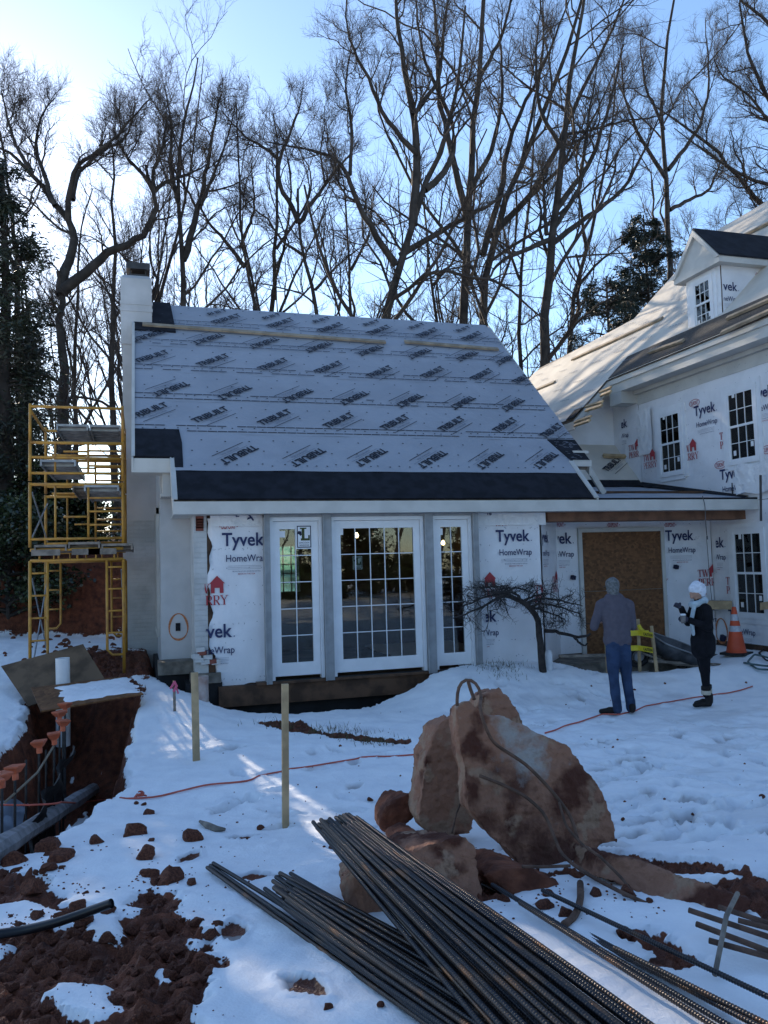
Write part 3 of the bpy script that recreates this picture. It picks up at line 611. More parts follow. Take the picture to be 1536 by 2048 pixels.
staples((.96, 12.02, .36), (1, 0, 0), (0, 0, 1), .84, 2.4, 46, 1); staples((5.08, 12.02, .44), (1, 0, 0), (0, 0, 1), 1.2, 2.3, 60, 2); staples((7.06, 12.9, .42), (1, 0, 0), (0, 0, 1), 3.2, 2.4, 110, 3); staples((10.35, 15.0, 3.2), (0, -1, 0), (0, 0, 1), 4.5, 2.4, 150, 4); staples((10.35, 12.9, .6), (0, -1, 0), (0, 0, 1), 2.5, 2.3, 60, 5)
# ---------------------------------------------------------------- glazed doors
glassM = bpy.data.materials.new('window_glass'); glassM.use_nodes = True; nn_ = glassM.node_tree.nodes; nn_.clear()
go = N(glassM, 'ShaderNodeOutputMaterial'); gt = N(glassM, 'ShaderNodeBsdfTransparent'); gt.inputs[0].default_value = (.82, .86, .84, 1); gg = N(glassM, 'ShaderNodeBsdfGlossy'); gg.inputs['Roughness'].default_value = .015
fr = N(glassM, 'ShaderNodeFresnel'); fr.inputs[0].default_value = 1.55; gm2 = N(glassM, 'ShaderNodeMixShader'); ml = N(glassM, 'ShaderNodeMath'); ml.operation = 'MULTIPLY'; ml.inputs[1].default_value = 1.1
L(glassM, fr.outputs[0], ml.inputs[0]); L(glassM, ml.outputs[0], gm2.inputs[0]); L(glassM, gt.outputs[0], gm2.inputs[1]); L(glassM, gg.outputs[0], gm2.inputs[2]); L(glassM, gm2.outputs[0], go.inputs[0])
_unitq = MB(); _unitq.box((0, 0, 0), (1, 1, 1)); CUBE = {}
def cube(nm, m_, a, b, parent):
    if m_.name not in CUBE: CUBE[m_.name] = _unitq.mesh('block', m_)
    return put(nm, CUBE[m_.name], parent, loc=tuple(a), scale=tuple(np.array(b) - np.array(a)))
def door(x0, x1, zb, zt, cols, rows, y=11.93):
    mb = MB(); s_ = .105
    mb.box((x0, y, zb), (x0 + s_, y + .05, zt)); mb.box((x1 - s_, y, zb), (x1, y + .05, zt)); mb.box((x0 + s_, y, zt - s_ - .01), (x1 - s_, y + .05, zt)); mb.box((x0 + s_, y, zb), (x1 - s_, y + .05, zb + .19))
    # jambs standing proud around the leaf
    for a, b_ in (((x0 - .05, y - .05, zb - .05), (x0 - .002, y + .09, zt + .06)), ((x1 + .002, y - .05, zb - .05), (x1 + .05, y + .09, zt + .06)), ((x0 - .002, y - .05, zt + .004), (x1 + .002, y + .09, zt + .06))): mb.box(a, b_)
    d = mb.build('glazed_door', whiteM, house)
    gx0, gx1, gz0, gz1 = x0 + s_, x1 - s_, zb + .19, zt - s_ - .01; cw = (gx1 - gx0) / cols; rh = (gz1 - gz0) / rows
    for i in range(cols):
        for j in range(rows): cube('pane', glassM, (gx0 + cw * i, y + .024, gz0 + rh * j), (gx0 + cw * (i + 1) - .0004, y + .028, gz0 + rh * (j + 1) - .0004), d)
    for i in range(1, cols): cube('muntin', whiteM, (gx0 + cw * i - .006, y + .012, gz0), (gx0 + cw * i + .006, y + .040, gz1), d)
    for j in range(1, rows): cube('muntin', whiteM, (gx0, y + .0135, gz0 + rh * j - .006), (gx1, y + .0385, gz0 + rh * j + .006), d)
    b2 = MB(); b2.box((x0 - .05, y - .06, zb - .075), (x1 + .05, y + .09, zb - .052)); b2.build('threshold', darkM, d)
    return d, (gx0, gx1, gz0, gz1, cw, rh)
zt_, zb_ = 2.76, .49
dl, dli = door(1.875, 2.56, zb_, zt_, 2, 5); dm, dmi = door(2.80, 4.17, zb_, zt_, 5, 5); dr_, dri = door(4.415, 4.975, zb_, zt_, 2, 5)
for xa, xb in ((1.74, 1.822), (2.614, 2.745), (4.225, 4.36), (5.03, 5.12)):
    mb = MB(); mb.box((xa, 11.82, .40), (xb, 12.03, 2.86)); mb.box((xa - .006, 11.80, .40), (xa + .012, 11.82, 2.86)); mb.build('door_post', sillM, house)
mb = MB(); mb.box((1.74, 11.84, 2.822), (5.12, 12.03, 2.862)); mb.build('head_trim', sillM, house)
# stickers on the glass
stk = MATS['white_vinyl']; olive = mat('olive_ink', (.045, .06, .012), .6); navyS = mat('sticker_navy', (.008, .010, .035), .6)
def sticker(px0, py0, px1, py1, d, parent, full):
    a = Yp(px0, py1, d); b_ = Yp(px1, py0, d); W = b_[0] - a[0]; H = b_[2] - a[2]; m = MB(); qd(m, 0, 0, W, H, 0); o = m.build('glass_sticker', [stk], parent, M=frame_M(a, (1, 0, 0), (0, 0, 1)))
    if full:
        m = MB(); e = .07 * W
        for q in ((e, e, W - e, 1.8 * e), (e, H - 1.8 * e, W - e, H - e), (e, 1.8 * e, 1.8 * e, H - 1.8 * e), (W - 1.8 * e, 1.8 * e, W - e, H - 1.8 * e)): qd(m, *q, 0)
        h = .48 * H; bx = .30 * W; by = .34 * H; t = .17 * W
        for q in ((bx, by, bx + .55 * W, by + t * .8), (bx + .06 * W, by + t * .8, bx + .06 * W + t, by + h), (bx - .01, by + h, bx + .06 * W + t + .03, by + h + t * .45), (bx + .45 * W, by + t * .8, bx + .55 * W, by + t * 1.9)): qd(m, *q, 1)
        pg(m, [(.09 * W, .62 * H), (.16 * W, .74 * H), (.34 * W, .72 * H), (.36 * W, .58 * H), (.28 * W, .53 * H), (.2 * W, .6 * H)], 0)
        letters(m, 'LINCOLN', .20 * W, .22 * H, .6 * W, mi=0, cap=.07 * H, bold=.01); letters(m, 'WINDOWS', .20 * W, .11 * H, .6 * W, mi=0, cap=.07 * H, bold=.01)
        m.build('sticker_print', [navyS, olive], parent, M=frame_M(a + V(0, -.002, 0), (1, 0, 0), (0, 0, 1)))
sticker(592, 1049, 624, 1098, 11.925, dl, True); sticker(557, 1062, 570, 1075, 11.945, dl, False); sticker(674, 1056, 686, 1070, 11.945, dm, False); sticker(874, 1057, 885, 1070, 11.945, dr_, False)
sticker(706, 1112, 724, 1139, 12.10, dm, True)
# ---------------------------------------------------------------- room behind the doors
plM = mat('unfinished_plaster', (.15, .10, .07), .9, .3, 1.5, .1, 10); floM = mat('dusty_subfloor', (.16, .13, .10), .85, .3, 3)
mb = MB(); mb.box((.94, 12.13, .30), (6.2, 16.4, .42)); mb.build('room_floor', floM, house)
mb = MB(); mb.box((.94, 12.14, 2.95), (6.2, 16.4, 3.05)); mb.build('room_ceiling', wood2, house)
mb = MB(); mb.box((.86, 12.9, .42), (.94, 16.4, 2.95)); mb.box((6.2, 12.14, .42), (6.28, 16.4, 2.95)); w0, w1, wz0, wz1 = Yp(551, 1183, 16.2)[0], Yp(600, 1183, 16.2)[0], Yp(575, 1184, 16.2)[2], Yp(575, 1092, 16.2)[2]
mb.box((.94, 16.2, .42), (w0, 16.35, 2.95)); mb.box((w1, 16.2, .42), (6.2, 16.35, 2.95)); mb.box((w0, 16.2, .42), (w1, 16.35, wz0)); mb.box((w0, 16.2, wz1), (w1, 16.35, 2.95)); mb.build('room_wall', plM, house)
bw = MB()
for i in range(4): xx = w0 + (w1 - w0) * i / 3; bw.box((xx - .012, 16.2, wz0), (xx + .012, 16.24, wz1))
for j in range(6): zz = wz0 + (wz1 - wz0) * j / 5; bw.box((w0, 16.205, zz - .012), (w1, 16.235, zz + .012))
bwo = bw.build('back_window', whiteM, house)
tintM = bpy.data.materials.new('added_green_tint'); tintM.use_nodes = True; nq = tintM.node_tree.nodes; nq.clear(); fo = N(tintM, 'ShaderNodeOutputMaterial'); ft = N(tintM, 'ShaderNodeBsdfTransparent'); ft.inputs[0].default_value = (.38, .62, .66, 1); ftl = N(tintM, 'ShaderNodeBsdfTranslucent'); ftl.inputs[0].default_value = (.5, .62, .55, 1); fm_ = N(tintM, 'ShaderNodeMixShader'); fm_.inputs[0].default_value = .45; L(tintM, ft.outputs[0], fm_.inputs[1]); L(tintM, ftl.outputs[0], fm_.inputs[2]); L(tintM, fm_.outputs[0], fo.inputs[0])
g = MB(); g.box((w0, 16.25, wz0), (w1, 16.254, wz1)); g.build('added_tint_sheet', tintM, bwo)  # added sheet that tints the daylight seen through the back window pale green
# the opening goes through the masonry too, so daylight from behind shows in it
bo = bpy.data.objects
pw = [o for o in house.children if o.name == 'painted_wall'][0]
me = pw.data; bm = bmesh.new(); bm.from_mesh(me)
for co_, no in (((w0, 0, 0), (1, 0, 0)), ((w1, 0, 0), (1, 0, 0)), ((0, 0, wz0), (0, 0, 1)), ((0, 0, wz1), (0, 0, 1))): bmesh.ops.bisect_plane(bm, geom=bm.verts[:] + bm.edges[:] + bm.faces[:], plane_co=co_, plane_no=no)
bmesh.ops.delete(bm, geom=[f for f in bm.faces if w0 < f.calc_center_median().x < w1 and wz0 < f.calc_center_median().z < wz1 and abs(f.normal.y) > .9 and f.calc_center_median().y > 16], context='FACES')
bm.to_mesh(me); bm.free()
for px, py, yy in ((713, 1070, 14.6), (886, 1085, 15.2)):
    p = Yp(px, py, yy); lb = thing('pendant_bulb', (p[0], p[1], 2.95), 'lit bare bulb hanging inside behind the ' + ('wide middle glass door' if px < 800 else 'narrow right glass door'), 'light bulb')
    em = bpy.data.materials.new('glowing_bulb'); em.use_nodes = True; q = em.node_tree.nodes['Principled BSDF']; q.inputs['Emission Color'].default_value = (1, .72, .35, 1); q.inputs['Emission Strength'].default_value = 6 if px < 800 else 4
    mb = MB(); mb.lathe([(.0, -.055), (.03, -.045), (.042, -.015), (.03, .02), (.016, .045)], (0, 0, 0), 12); mb.build('bulb', em, lb, loc=tuple(p - np.array(lb.location)), smooth=True) if False else put('bulb', mb.mesh('bulb', em, True), lb, loc=tuple(p))
    mb = MB(); mb.tube([p + V(0, 0, .04), (p[0], p[1], 2.95)], .006, 6); mb.build('cord', darkM, lb)
# ================================================================ porch link and right wing
OY = 12.9
mb = MB(); mb.box((6.3, OY, -.2), (10.3, OY + .12, 3.3)); mb.build('porch_wall', brownB, house)
c0, c1_ = V(6.30, 12.02, 0), V(7.06, 12.90, 0); dv = c1_ - c0; dl_ = np.linalg.norm(dv)
mb = MB(); mb.slab([(6.262, 12.03, .2), (7.08, 12.95, .2), (7.08, 12.95, 2.86), (6.262, 12.03, 2.86)], (-.06, .06, 0)); mb.build('angled_wall', tyvM, house)
sheet('house_wrap', c0 + V(0, 0, .42), dv, (0, 0, 1), dl_, 2.44, tyvM, house, seed=9.1)
sheet('house_wrap', (7.06, OY, .42), (1, 0, 0), (0, 0, 1), 3.26, 2.44, tyvM, house, nx_=60, seed=11.3)
# print on the angled face
AM = lambda px, py: onplane(px, py, c0, (dv[1], -dv[0], 0))
def angprint(fn, px, py, x1=None, s=1.0):
    m = MB(); fn(m, 0, 0, s); o = AM(px, py) + unit(V(dv[1], -dv[0], 0)) * .028; xx = unit(dv)
    lo = (c0 - o) @ xx + .02; hi = dl_ + (c0 - o) @ xx - .01; m = clip_mb(m, lo, hi); 
    if m.f: m.build('printed_lettering', PIN, house, M=frame_M(o, xx, (0, 0, 1)))
angprint(wrap_print, 1077, 1084); angprint(dealer_print, 1103, 1185, s=.9)
wallprint(wrap_print, 1080, 1088, d=OY - .036, x0=1116, s=1.05); wallprint(maker_print, 1107, 1054, d=OY - .036, x0=1114); wallprint(maker_print, 1217, 1054, d=OY - .036); wallprint(maker_print, 1331, 1054, d=OY - .036)
wallprint(wrap_print, 1331, 1081, d=OY - .036, s=1.02); wallprint(dealer_print, 1290, 1174, d=OY - .036, x0=1325); wallprint(dealer_print, 1397, 1172, d=OY - .036, x1=1428)
wallprint(wrap_print, 1277, 1222, d=OY - .036, x0=1328, s=.98); wallprint(wrap_print, 1383, 1222, d=OY - .036, x1=1440, s=.98); wallprint(maker_print, 1392, 1193, d=OY - .036)
# boarded doorway
osb = mat('strand_board', (.12, .062, .026), .75, 0, 1)
v1 = N(osb, 'ShaderNodeTexVoronoi'); v1.inputs['Scale'].default_value = 19; tco = N(osb, 'ShaderNodeTexCoord'); mpo = N(osb, 'ShaderNodeMapping'); mpo.inputs['Scale'].default_value = (1, 1, 1.35); L(osb, tco.outputs['Object'], mpo.inputs[0]); L(osb, mpo.outputs[0], v1.inputs[0])
ro = N(osb, 'ShaderNodeValToRGB'); e = ro.color_ramp.elements; e[0].color = (.085, .036, .013, 1); e[1].color = (.22, .100, .040, 1); L(osb, v1.outputs['Color'], ro.inputs[0]); L(osb, ro.outputs[0], osb.node_tree.nodes['Principled BSDF'].inputs['Base Color'])
oa, ob = Yp(1163, 1065, OY - .05), Yp(1320, 1065, OY - .05); zt2, zb2 = oa[2], .36
zmid = Yp(1250, 1180, OY - .05)[2]
for a, b_ in ((zb2, zmid - .004), (zmid + .004, zt2)): mb = MB(); mb.box((oa[0], OY - .05, a), (ob[0], OY - .025, b_)); mb.build('door_board', osb, house)
mb = MB(); t = .075
for q in (((oa[0] - t, OY - .07, zb2), (oa[0] - .003, OY - .02, zt2 + t)), ((ob[0] + .003, OY - .07, zb2), (ob[0] + t, OY - .02, zt2 + t)), ((oa[0] - .003, OY - .07, zt2 + .003), (ob[0] + .003, OY - .02, zt2 + t))): mb.box(*q)
mb.build('door_frame', trimM, house)
mb = MB(); z_a, z_b = Yp(1100, 1045, 12.3)[2], Yp(1100, 1020, 12.3)[2]; mb.box((6.42, 11.95, z_a), (Yp(1483, 1030, 12.3)[0], 12.34, z_b + .03)); mb.build('porch_beam', pineR, house)
mb = MB(); mb.box((6.55, 12.0, -.4), (9.95, OY - .001, .36)); mb.box((6.75, 11.75, -.4), (9.2, 11.999, .16)); mb.build('porch_slab', concM, house)
for px, py in ((1146, 1155), (1352, 1134)):
    p = Yp(px, py, OY - .06); mb = MB(); mb.box((-.035, -.04, -.035), (.035, .03, .035)); mb.build('junction_box', navyS, house, loc=tuple(p), rot=(0, .3, .3))
# low porch roof
mb = MB(); z1, z2 = 3.05, 3.58
mb.slab([(XRb + .02, Y0 + .0, z1 - .01), (10.33, Y0, z1 - .01), (10.33, 15.05, z2), (7.55, 15.05, z2)], (0, .02, -.10)); mb.build('porch_roof_deck', wood2, house)
sheet('underlayment_course', (XRb + .06, Y0 + .02, z1 - .005), (1, 0, 0), (0, 3.38, .53), 3.08, 3.4, undM, house, amp=.01, nx_=20, ny_=20, seed=3.3)
mb = MB(); mb.box((XRb + .05, Y0 - .012, z1 - .014), (10.33, Y0 + .16, z1 + .022)); mb.build('drip_membrane', blackM, house)
mb = MB(); mb.slab([(10.20, Y0 + .2, z1 + .03), (10.33, Y0 + .2, z1 + .06), (10.33, 15.0, z2 + .10), (10.20, 15.0, z2 + .03)], (0, 0, .012)); mb.build('flashing_membrane', blackM, house)
# small steep roof between the two blocks (faces the viewer)
LS = 1.0; lz = lambda y: z2 + LS * (y - 14.95); LU = unit((0, 1, LS)); LN = unit((0, -LS, 1))
mb = MB(); mb.slab([V(7.3, 14.95, lz(14.95)), V(10.34, 14.95, lz(14.95)), V(10.34, 16.1, lz(16.1)), V(7.3, 16.1, lz(16.1))], LN * -.1); mb.build('link_roof_deck', wood2, house)
sheet('underlayment_course', V(7.3, 14.95, lz(14.95)) + LN * .0, (1, 0, 0), LU, 3.04, 1.63, undW, house, amp=.012, nx_=20, ny_=14, seed=5.1)
mb = MB(); mb.slab([V(7.4, 14.93, lz(14.93)) + LN * .03, V(10.30, 14.93, lz(14.93)) + LN * .03, V(10.30, 15.08, lz(15.08)) + LN * .03, V(7.4, 15.08, lz(15.08)) + LN * .03], LN * .01); mb.build('ice_shield_strip', blackM, house)
for px, py in ((1232, 872), (1228, 934)):
    c = onplane(px, py, V(8, 14.95, lz(14.95)), LN) + LN * .04; a = R_(38); put('roof_logo', LGm, house, M=frame_M(c, V(1, 0, 0) * math.cos(a) + LU * math.sin(a), -V(1, 0, 0) * math.sin(a) + LU * math.cos(a)))
# ---------------------------------------------------------------- wing walls
XW = 10.35
mb = MB(); mb.box((XW, 4.0, -.4), (XW + .15, 18.0, 5.75)); mb.build('wing_wall', brownB, house)
sheet('house_wrap', (XW, 12.9, .50), (0, -1, 0), (0, 0, 1), 7.5, 2.52, tyvM, house, nx_=60, seed=14)
sheet('house_wrap', (XW, 17.6, 3.02), (0, -1, 0), (0, 0, 1), 2.6, 2.6, tyvM, house, seed=15.7)
sheet('house_wrap', (XW, 15.0, 3.03), (0, -1, 0), (0, 0, 1), 9.6, 2.58, tyvM, house, nx_=70, seed=17.7)
def fold(u, t, W, H): return u, t + .03 * math.sin(u * 9)
sheet('wrap_flap', (XW - .02, 15.05, 4.25), (-.05, -1, 0), (0, 0, 1), .55, .98, tyvF, house, amp=.03, th=.03, seed=21)
bz = Xp(1500, 990, XW - .02)[2]
sheet('wrap_flap', (XW - .03, 12.05, bz + .02), (0, -1, .02), (-.05, 0, 1), 2.4, .52, tyvF, house, amp=.05, th=.06, nx_=50, ny_=20, seed=23, edge=fold)
Wp = lambda fn, px, py, off=.032, **k: wallprint(fn, px, py, plane='X', d=XW - off, **k)
Wp(wrap_print, 1388, 833, s=1.02, made=False); Wp(maker_print, 1382, 812, oval=True); Wp(dealer_print, 1314, 933, x0=1288, dx=-.47, s=.95, off=.10); Wp(dealer_print, 1396, 917, x0=1374, dx=-.48)
Wp(dealer_print, 1440, 898, x1=1451); Wp(maker_print, 1433, 935, oval=True); Wp(wrap_print, 1440, 960, s=1.02, made=False); Wp(wrap_print, 1357, 974, s=1.0, made=False, y1=990)
Wp(wrap_print, 1495, 803, x0=1514, s=1.02); Wp(wrap_print, 1224, 862, x0=1243, s=1.0, made=False); Wp(dealer_print, 1258, 917, x1=1283, s=.95); Wp(wrap_print, 1274, 985, x0=1285, s=1.0, y1=988, made=False)
Wp(wrap_print, 1404, 1096, x0=1432, s=1.02, x1=1462); Wp(dealer_print, 1453, 1187, x1=1464); Wp(wrap_print, 1457, 1240, s=1.05, made=False); Wp(maker_print, 1527, 905, oval=True)
ring(orM, 0, 0, .17, .24, .03, 'painted_ring', house, frame_M(Xp(1443, 1262, XW - .03), (0, -1, 0), (0, 0, 1)))
p = Xp(1446, 1276, XW - .05); mb = MB(); mb.box((-.03, -.05, -.05), (.03, .05, .05)); mb.build('outlet_box', navyS, house, loc=tuple(p), rot=(.3, 0, 0))
# double hung windows
def hung(ya, yb, za, zb, x=XW - .03, nm='sash_window', cols=3):   # ya is the far side, yb the near one
    W = ya - yb; H = zb - za; M = frame_M((x, ya, za), (0, -1, 0), (0, 0, 1)); mb = MB(); e = .065   # local: x along the wall, y up, z out of the wall
    for q in (((-.09, -.05, -.02), (-.001, H + .09, .012)), ((W + .001, -.05, -.02), (W + .09, H + .09, .012)), ((-.001, H + .001, -.02), (W + .001, H + .09, .012)), ((-.001, -.09, -.02), (W + .001, -.001, .014))): mb.box(*q)
    for q in (((0, 0, -.03), (e, H, .03)), ((W - e, 0, -.03), (W, H, .03)), ((e, H - e, -.03), (W - e, H, .03)), ((e, 0, -.03), (W - e, e, .035))): mb.box(*q)
    o = mb.build(nm, whiteM, house, M=M); hm_ = H / 2
    for za_, zb_2, zz in ((e, hm_ + .02, -.005), (hm_ - .02, H - e, .006)):
        s_ = MB(); r = .04
        for q in (((e, za_, zz), (e + r, zb_2, zz + .018)), ((W - e - r, za_, zz), (W - e, zb_2, zz + .018)), ((e + r, za_, zz), (W - e - r, za_ + r, zz + .018)), ((e + r, zb_2 - r, zz), (W - e - r, zb_2, zz + .018))): s_.box(*q)
        put('sash', s_.mesh('sash', whiteM), o, M=M)
        a, b_, c, d = e + r, W - e - r, za_ + r, zb_2 - r
        for i in range(cols):
            for j in range(2):
                g = MB(); g.box((a + (b_ - a) * i / cols, c + (d - c) * j / 2, zz + .004), (a + (b_ - a) * (i + 1) / cols - .001, c + (d - c) * (j + 1) / 2 - .001, zz + .008)); put('pane', g.mesh('pane', glassM), o, M=M)
        mt = MB()
        for i in range(1, cols): xx = a + (b_ - a) * i / cols; mt.box((xx - .006, c, zz + .001), (xx + .006, d, zz + .014))
        mt.box((a, (c + d) / 2 - .006, zz + .002), (b_, (c + d) / 2 + .006, zz + .013)); put('muntin', mt.mesh('muntin', whiteM), o, M=M)
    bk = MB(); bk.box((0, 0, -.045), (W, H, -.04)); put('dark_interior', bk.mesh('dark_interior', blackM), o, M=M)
    for fx, fy in ((.2, .12), (.25, .88), (.75, .2)):
        st_ = MB(); qd(st_, W * fx, H * fy, W * fx + .07, H * fy + .09, 0); put('glass_sticker', st_.mesh('glass_sticker', tyvF), o, M=M @ Matrix.Translation((0, 0, .0215 if fy > .5 else .0105)))
    return o
hung(14.33, 13.54, 3.70, 5.04); hung(12.30, 11.50, 3.70, 5.08); hung(12.33, 11.50, .95, 2.55)
# wing eave: gutter board, fascia, soffit, frieze
mb = MB(); mb.box((9.93, 4.0, 5.66), (9.96, 15.45, 5.93)); mb.box((9.96, 4.0, 5.66), (XW, 15.45, 5.69)); mb.build('wing_fascia', trimM, house)
mb = MB(); mb.box((9.89, 4.0, 5.85), (9.93, 15.46, 5.95)); mb.build('wing_gutter', trimM, house)
mb = MB(); mb.box((XW - .03, 4.0, 5.36), (XW, 15.02, 5.659)); mb.box((XW - .12, 4.0, 5.58), (XW - .03, 15.02, 5.659)); mb.build('frieze_board', trimM, house)
mb = MB(); mb.box((9.93, 15.02, 5.40), (XW, 15.46, 5.657)); mb.build('cornice_return', trimM, house)
# wing roof
WS = 1.0; wz = lambda x: 5.98 + WS * (x - 9.9); WN = unit((-WS, 0, 1)); WU = unit((1, 0, WS))
def WP(x, y, h=0): return V(x, y, wz(x)) + WN * h
mb = MB(); mb.slab([WP(9.88, 4), WP(9.88, 15.45), WP(14.3, 17.4), WP(14.3, 4)][::-1], WN * -.14); mb.slab([WP(9.88, 15.45), WP(9.02, 15.45), WP(9.02, 22.4), WP(11.95, 22.4), WP(11.95, 15.45)], WN * -.14)
mb.slab([WP(14.3, 4), WP(14.3, 17.4), V(18.5, 17.4, wz(14.3) - 4), V(18.5, 4, wz(14.3) - 4)], (0, 0, -.1)); mb.slab([WP(11.95, 17), WP(11.95, 22.4), V(16, 22.4, wz(11.95) - 3.7), V(16, 17, wz(11.95) - 3.7)], (0, 0, -.1))
mb.slab([WP(11.95, 17.38), WP(14.3, 17.38), V(16, 17.38, wz(12.5)), V(14, 17.38, wz(12))], (0, -.05, 0)); mb.build('wing_roof_deck', wood2, house)
xs = [9.88, 10.58, 11.24, 11.93, 12.7, 13.4, 14.32]
for k in range(6):
    a, b_ = xs[k], xs[k + 1] + .05; mb = MB(); v = []; ny_ = 50; yend = 22.4 if b_ < 12.06 else 17.4
    for i in range(5):
        for j in range(ny_ + 1):
            x = a + (b_ - a) * i / 4; y = 4 + (yend - 4) * j / ny_
            if x > 11.96 and y > 17.4: y = 17.4
            v.append(WP(x, y, .006 + .004 * (6 - k) + .010 * (fbm(np.array([x * 2]), np.array([y]), .9, 3, k)[0] - .5)))
    mb.add(v, [(i * (ny_ + 1) + j, i * (ny_ + 1) + j + 1, (i + 1) * (ny_ + 1) + j + 1, (i + 1) * (ny_ + 1) + j) for i in range(4) for j in range(ny_)]); mb.build('underlayment_course', undW, house, smooth=True)
v = []; mb = MB()
for i in range(7):
    for j in range(31): v.append(WP(9.02 + (9.9 - 9.02) * i / 6, 15.44 + (22.4 - 15.44) * j / 30, .03 + .008 * (fbm(np.array([i * .3]), np.array([j * .4]), 1, 3)[0] - .5)))
mb.add(v, [(i * 31 + j, i * 31 + j + 1, (i + 1) * 31 + j + 1, (i + 1) * 31 + j) for i in range(6) for j in range(30)]); mb.build('underlayment_course', undW, house, smooth=True)
# rows of print on the wing roof (seen edge-on as dashes)
mk = MB()
for k, x in enumerate([9.35, 9.7, 10.25, 10.75, 11.05, 11.45, 11.75]):
    y = 15.7 if x < 9.9 else 13.9
    while y < 22.2:
        for q in range(5):
            yy = y + q * .11; a = .05; c = WP(x + .012 * q, yy, .05); mk.add([c, c + V(0, .07, 0), c + V(0, .07, 0) + WU * .028, c + WU * .028], [(0, 3, 2, 1)])
        y += 1.05
mk.build('roof_print', inkG, house, kind='stuff')
mb = MB(); mb.slab([WP(9.9, 4, .03), WP(9.9, 15.4, .03), WP(10.42, 15.4, .03), WP(10.42, 4, .03)][::-1], WN * .015); mb.build('ice_shield_strip', mat('dark_shingle_strip', (.055, .052, .05), .9, .3, 30, .3, 80), house)
# gable wall and rake of the lower rear part
mb = MB(); mb.slab([(9.2, 15.98, 3.4), (10.35, 15.98, 3.4), (10.35, 15.98, 6.2), (9.2, 15.98, 5.08)], (0, .1, 0)); mb.build('gable_wall', tyvM, house)
mb = MB(); a, b_ = V(9.0, 15.40, wz(9.0) - .02), V(9.93, 15.40, wz(9.93) - .02); mb.slab([a, b_, b_ - V(0, 0, .20), a - V(.0, 0, .20)], (0, .045, 0)); mb.slab([a - V(0, 0, .14), b_ - V(0, 0, .14), b_ + V(.05, .57, -.14), a + V(.05, .57, -.14)], (0, 0, -.02)); mb.build('rake_trim', trimM, house)
mb = MB(); mb.box((9.0, 15.44, wz(9) - .20), (9.05, 22.4, wz(9) - .03)); mb.build('rear_fascia', trimM, house)
mb = MB(); mb.slab([WP(9.02, 15.42, .04), WP(9.25, 15.42, .04), WP(9.25, 15.75, .04), WP(9.02, 15.75, .04)], WN * .01); mb.build('ice_shield_patch', blackM, house)
# dormer
DX, DY0, DY1 = 10.50, 13.42, 12.44; dzb, dze, dzp = 6.38, 7.62, 8.28
mb = MB(); mb.box((DX, DY1, dzb - .3), (13.6, DY0, dze)); mb.build('dormer_wall', brownB, house)
sheet('house_wrap', (DX, DY0, dzb + .0), (0, -1, 0), (0, 0, 1), DY0 - DY1, dze - dzb, tyvF, house, amp=.012, seed=31)
sheet('house_wrap', (DX, DY1, dzb + .0), (1, 0, 0), (0, 0, 1), 2.0, dze - dzb, tyvM, house, seed=33)
ym = (DY0 + DY1) / 2; ov = .16
mb = MB(); mb.slab([(DX - .14, DY0 + ov, dze), (DX - .14, DY1 - ov, dze), (DX - .14, ym, dzp + .04)][::-1], (.14, 0, 0)); mb.box((DX - .17, DY1 - ov - .02, dze - .10), (13.2, DY1, dze + .02)); mb.box((DX - .17, DY0, dze - .10), (13.2, DY0 + ov + .02, dze + .02)); mb.box((DX - .172, DY1 - .001, dze - .103), (DX - .002, DY0 + .001, dze + .018)); mb.build('dormer_cornice', trimM, house)
for s_ in (-1, 1):
    ye = DY1 - ov - .04 if s_ < 0 else DY0 + ov + .04; a, b_ = V(DX - .2, ye, dze + .0), V(DX - .2, ym, dzp + .10)
    mb = MB(); mb.slab([a, b_, b_ + V(0, 0, -.13), a + V(0, -s_ * .09, -.005)], (.06, 0, 0)); mb.build('dormer_rake', trimM, house)
    mb = MB(); mb.slab([V(DX - .18, ye, dze + .015), V(14.0, ye, dze + .015), V(14.0, ym, dzp + .115), V(DX - .18, ym, dzp + .115)], (0, 0, .03)); mb.build('dormer_roof', blackM, house)
m = MB(); wrap_print(m, 0, 0, .9, made=False); o = Yp(1427, 578, DY1 - .02); m = clip_mb(m, x0=DX - o[0] + .02); m.build('printed_lettering', PIN, house, M=frame_M(o, (1, 0, 0), (0, 0, 1)))
m = MB(); maker_print(m, 0, 0, .9, oval=False); m.build('printed_lettering', PIN, house, M=frame_M(Yp(1513, 552, DY1 - .02), (1, 0, 0), (0, 0, 1)))
m = MB(); wrap_print(m, 0, 0, .9, made=False); m.build('printed_lettering', PIN, house, M=frame_M(Yp(1514, 575, DY1 - .02), (1, 0, 0), (0, 0, 1)))
hung(DY0 - .19, DY1 + .19, 6.44, 7.45, x=DX - .03, nm='dormer_window')
# drain pipe and cable on the right
mb = MB(); mb.tube([Xp(1521, 950, XW - .2), Xp(1522, 1042, XW - .2)], .02, 8); mb.build('vent_pipe', darkM, house)
mb = MB(); mb.tube([Xp(1464, 966, XW - .02), Xp(1465, 992, XW - .04)], .012, 6); mb.build('vent_pipe', darkM, house)

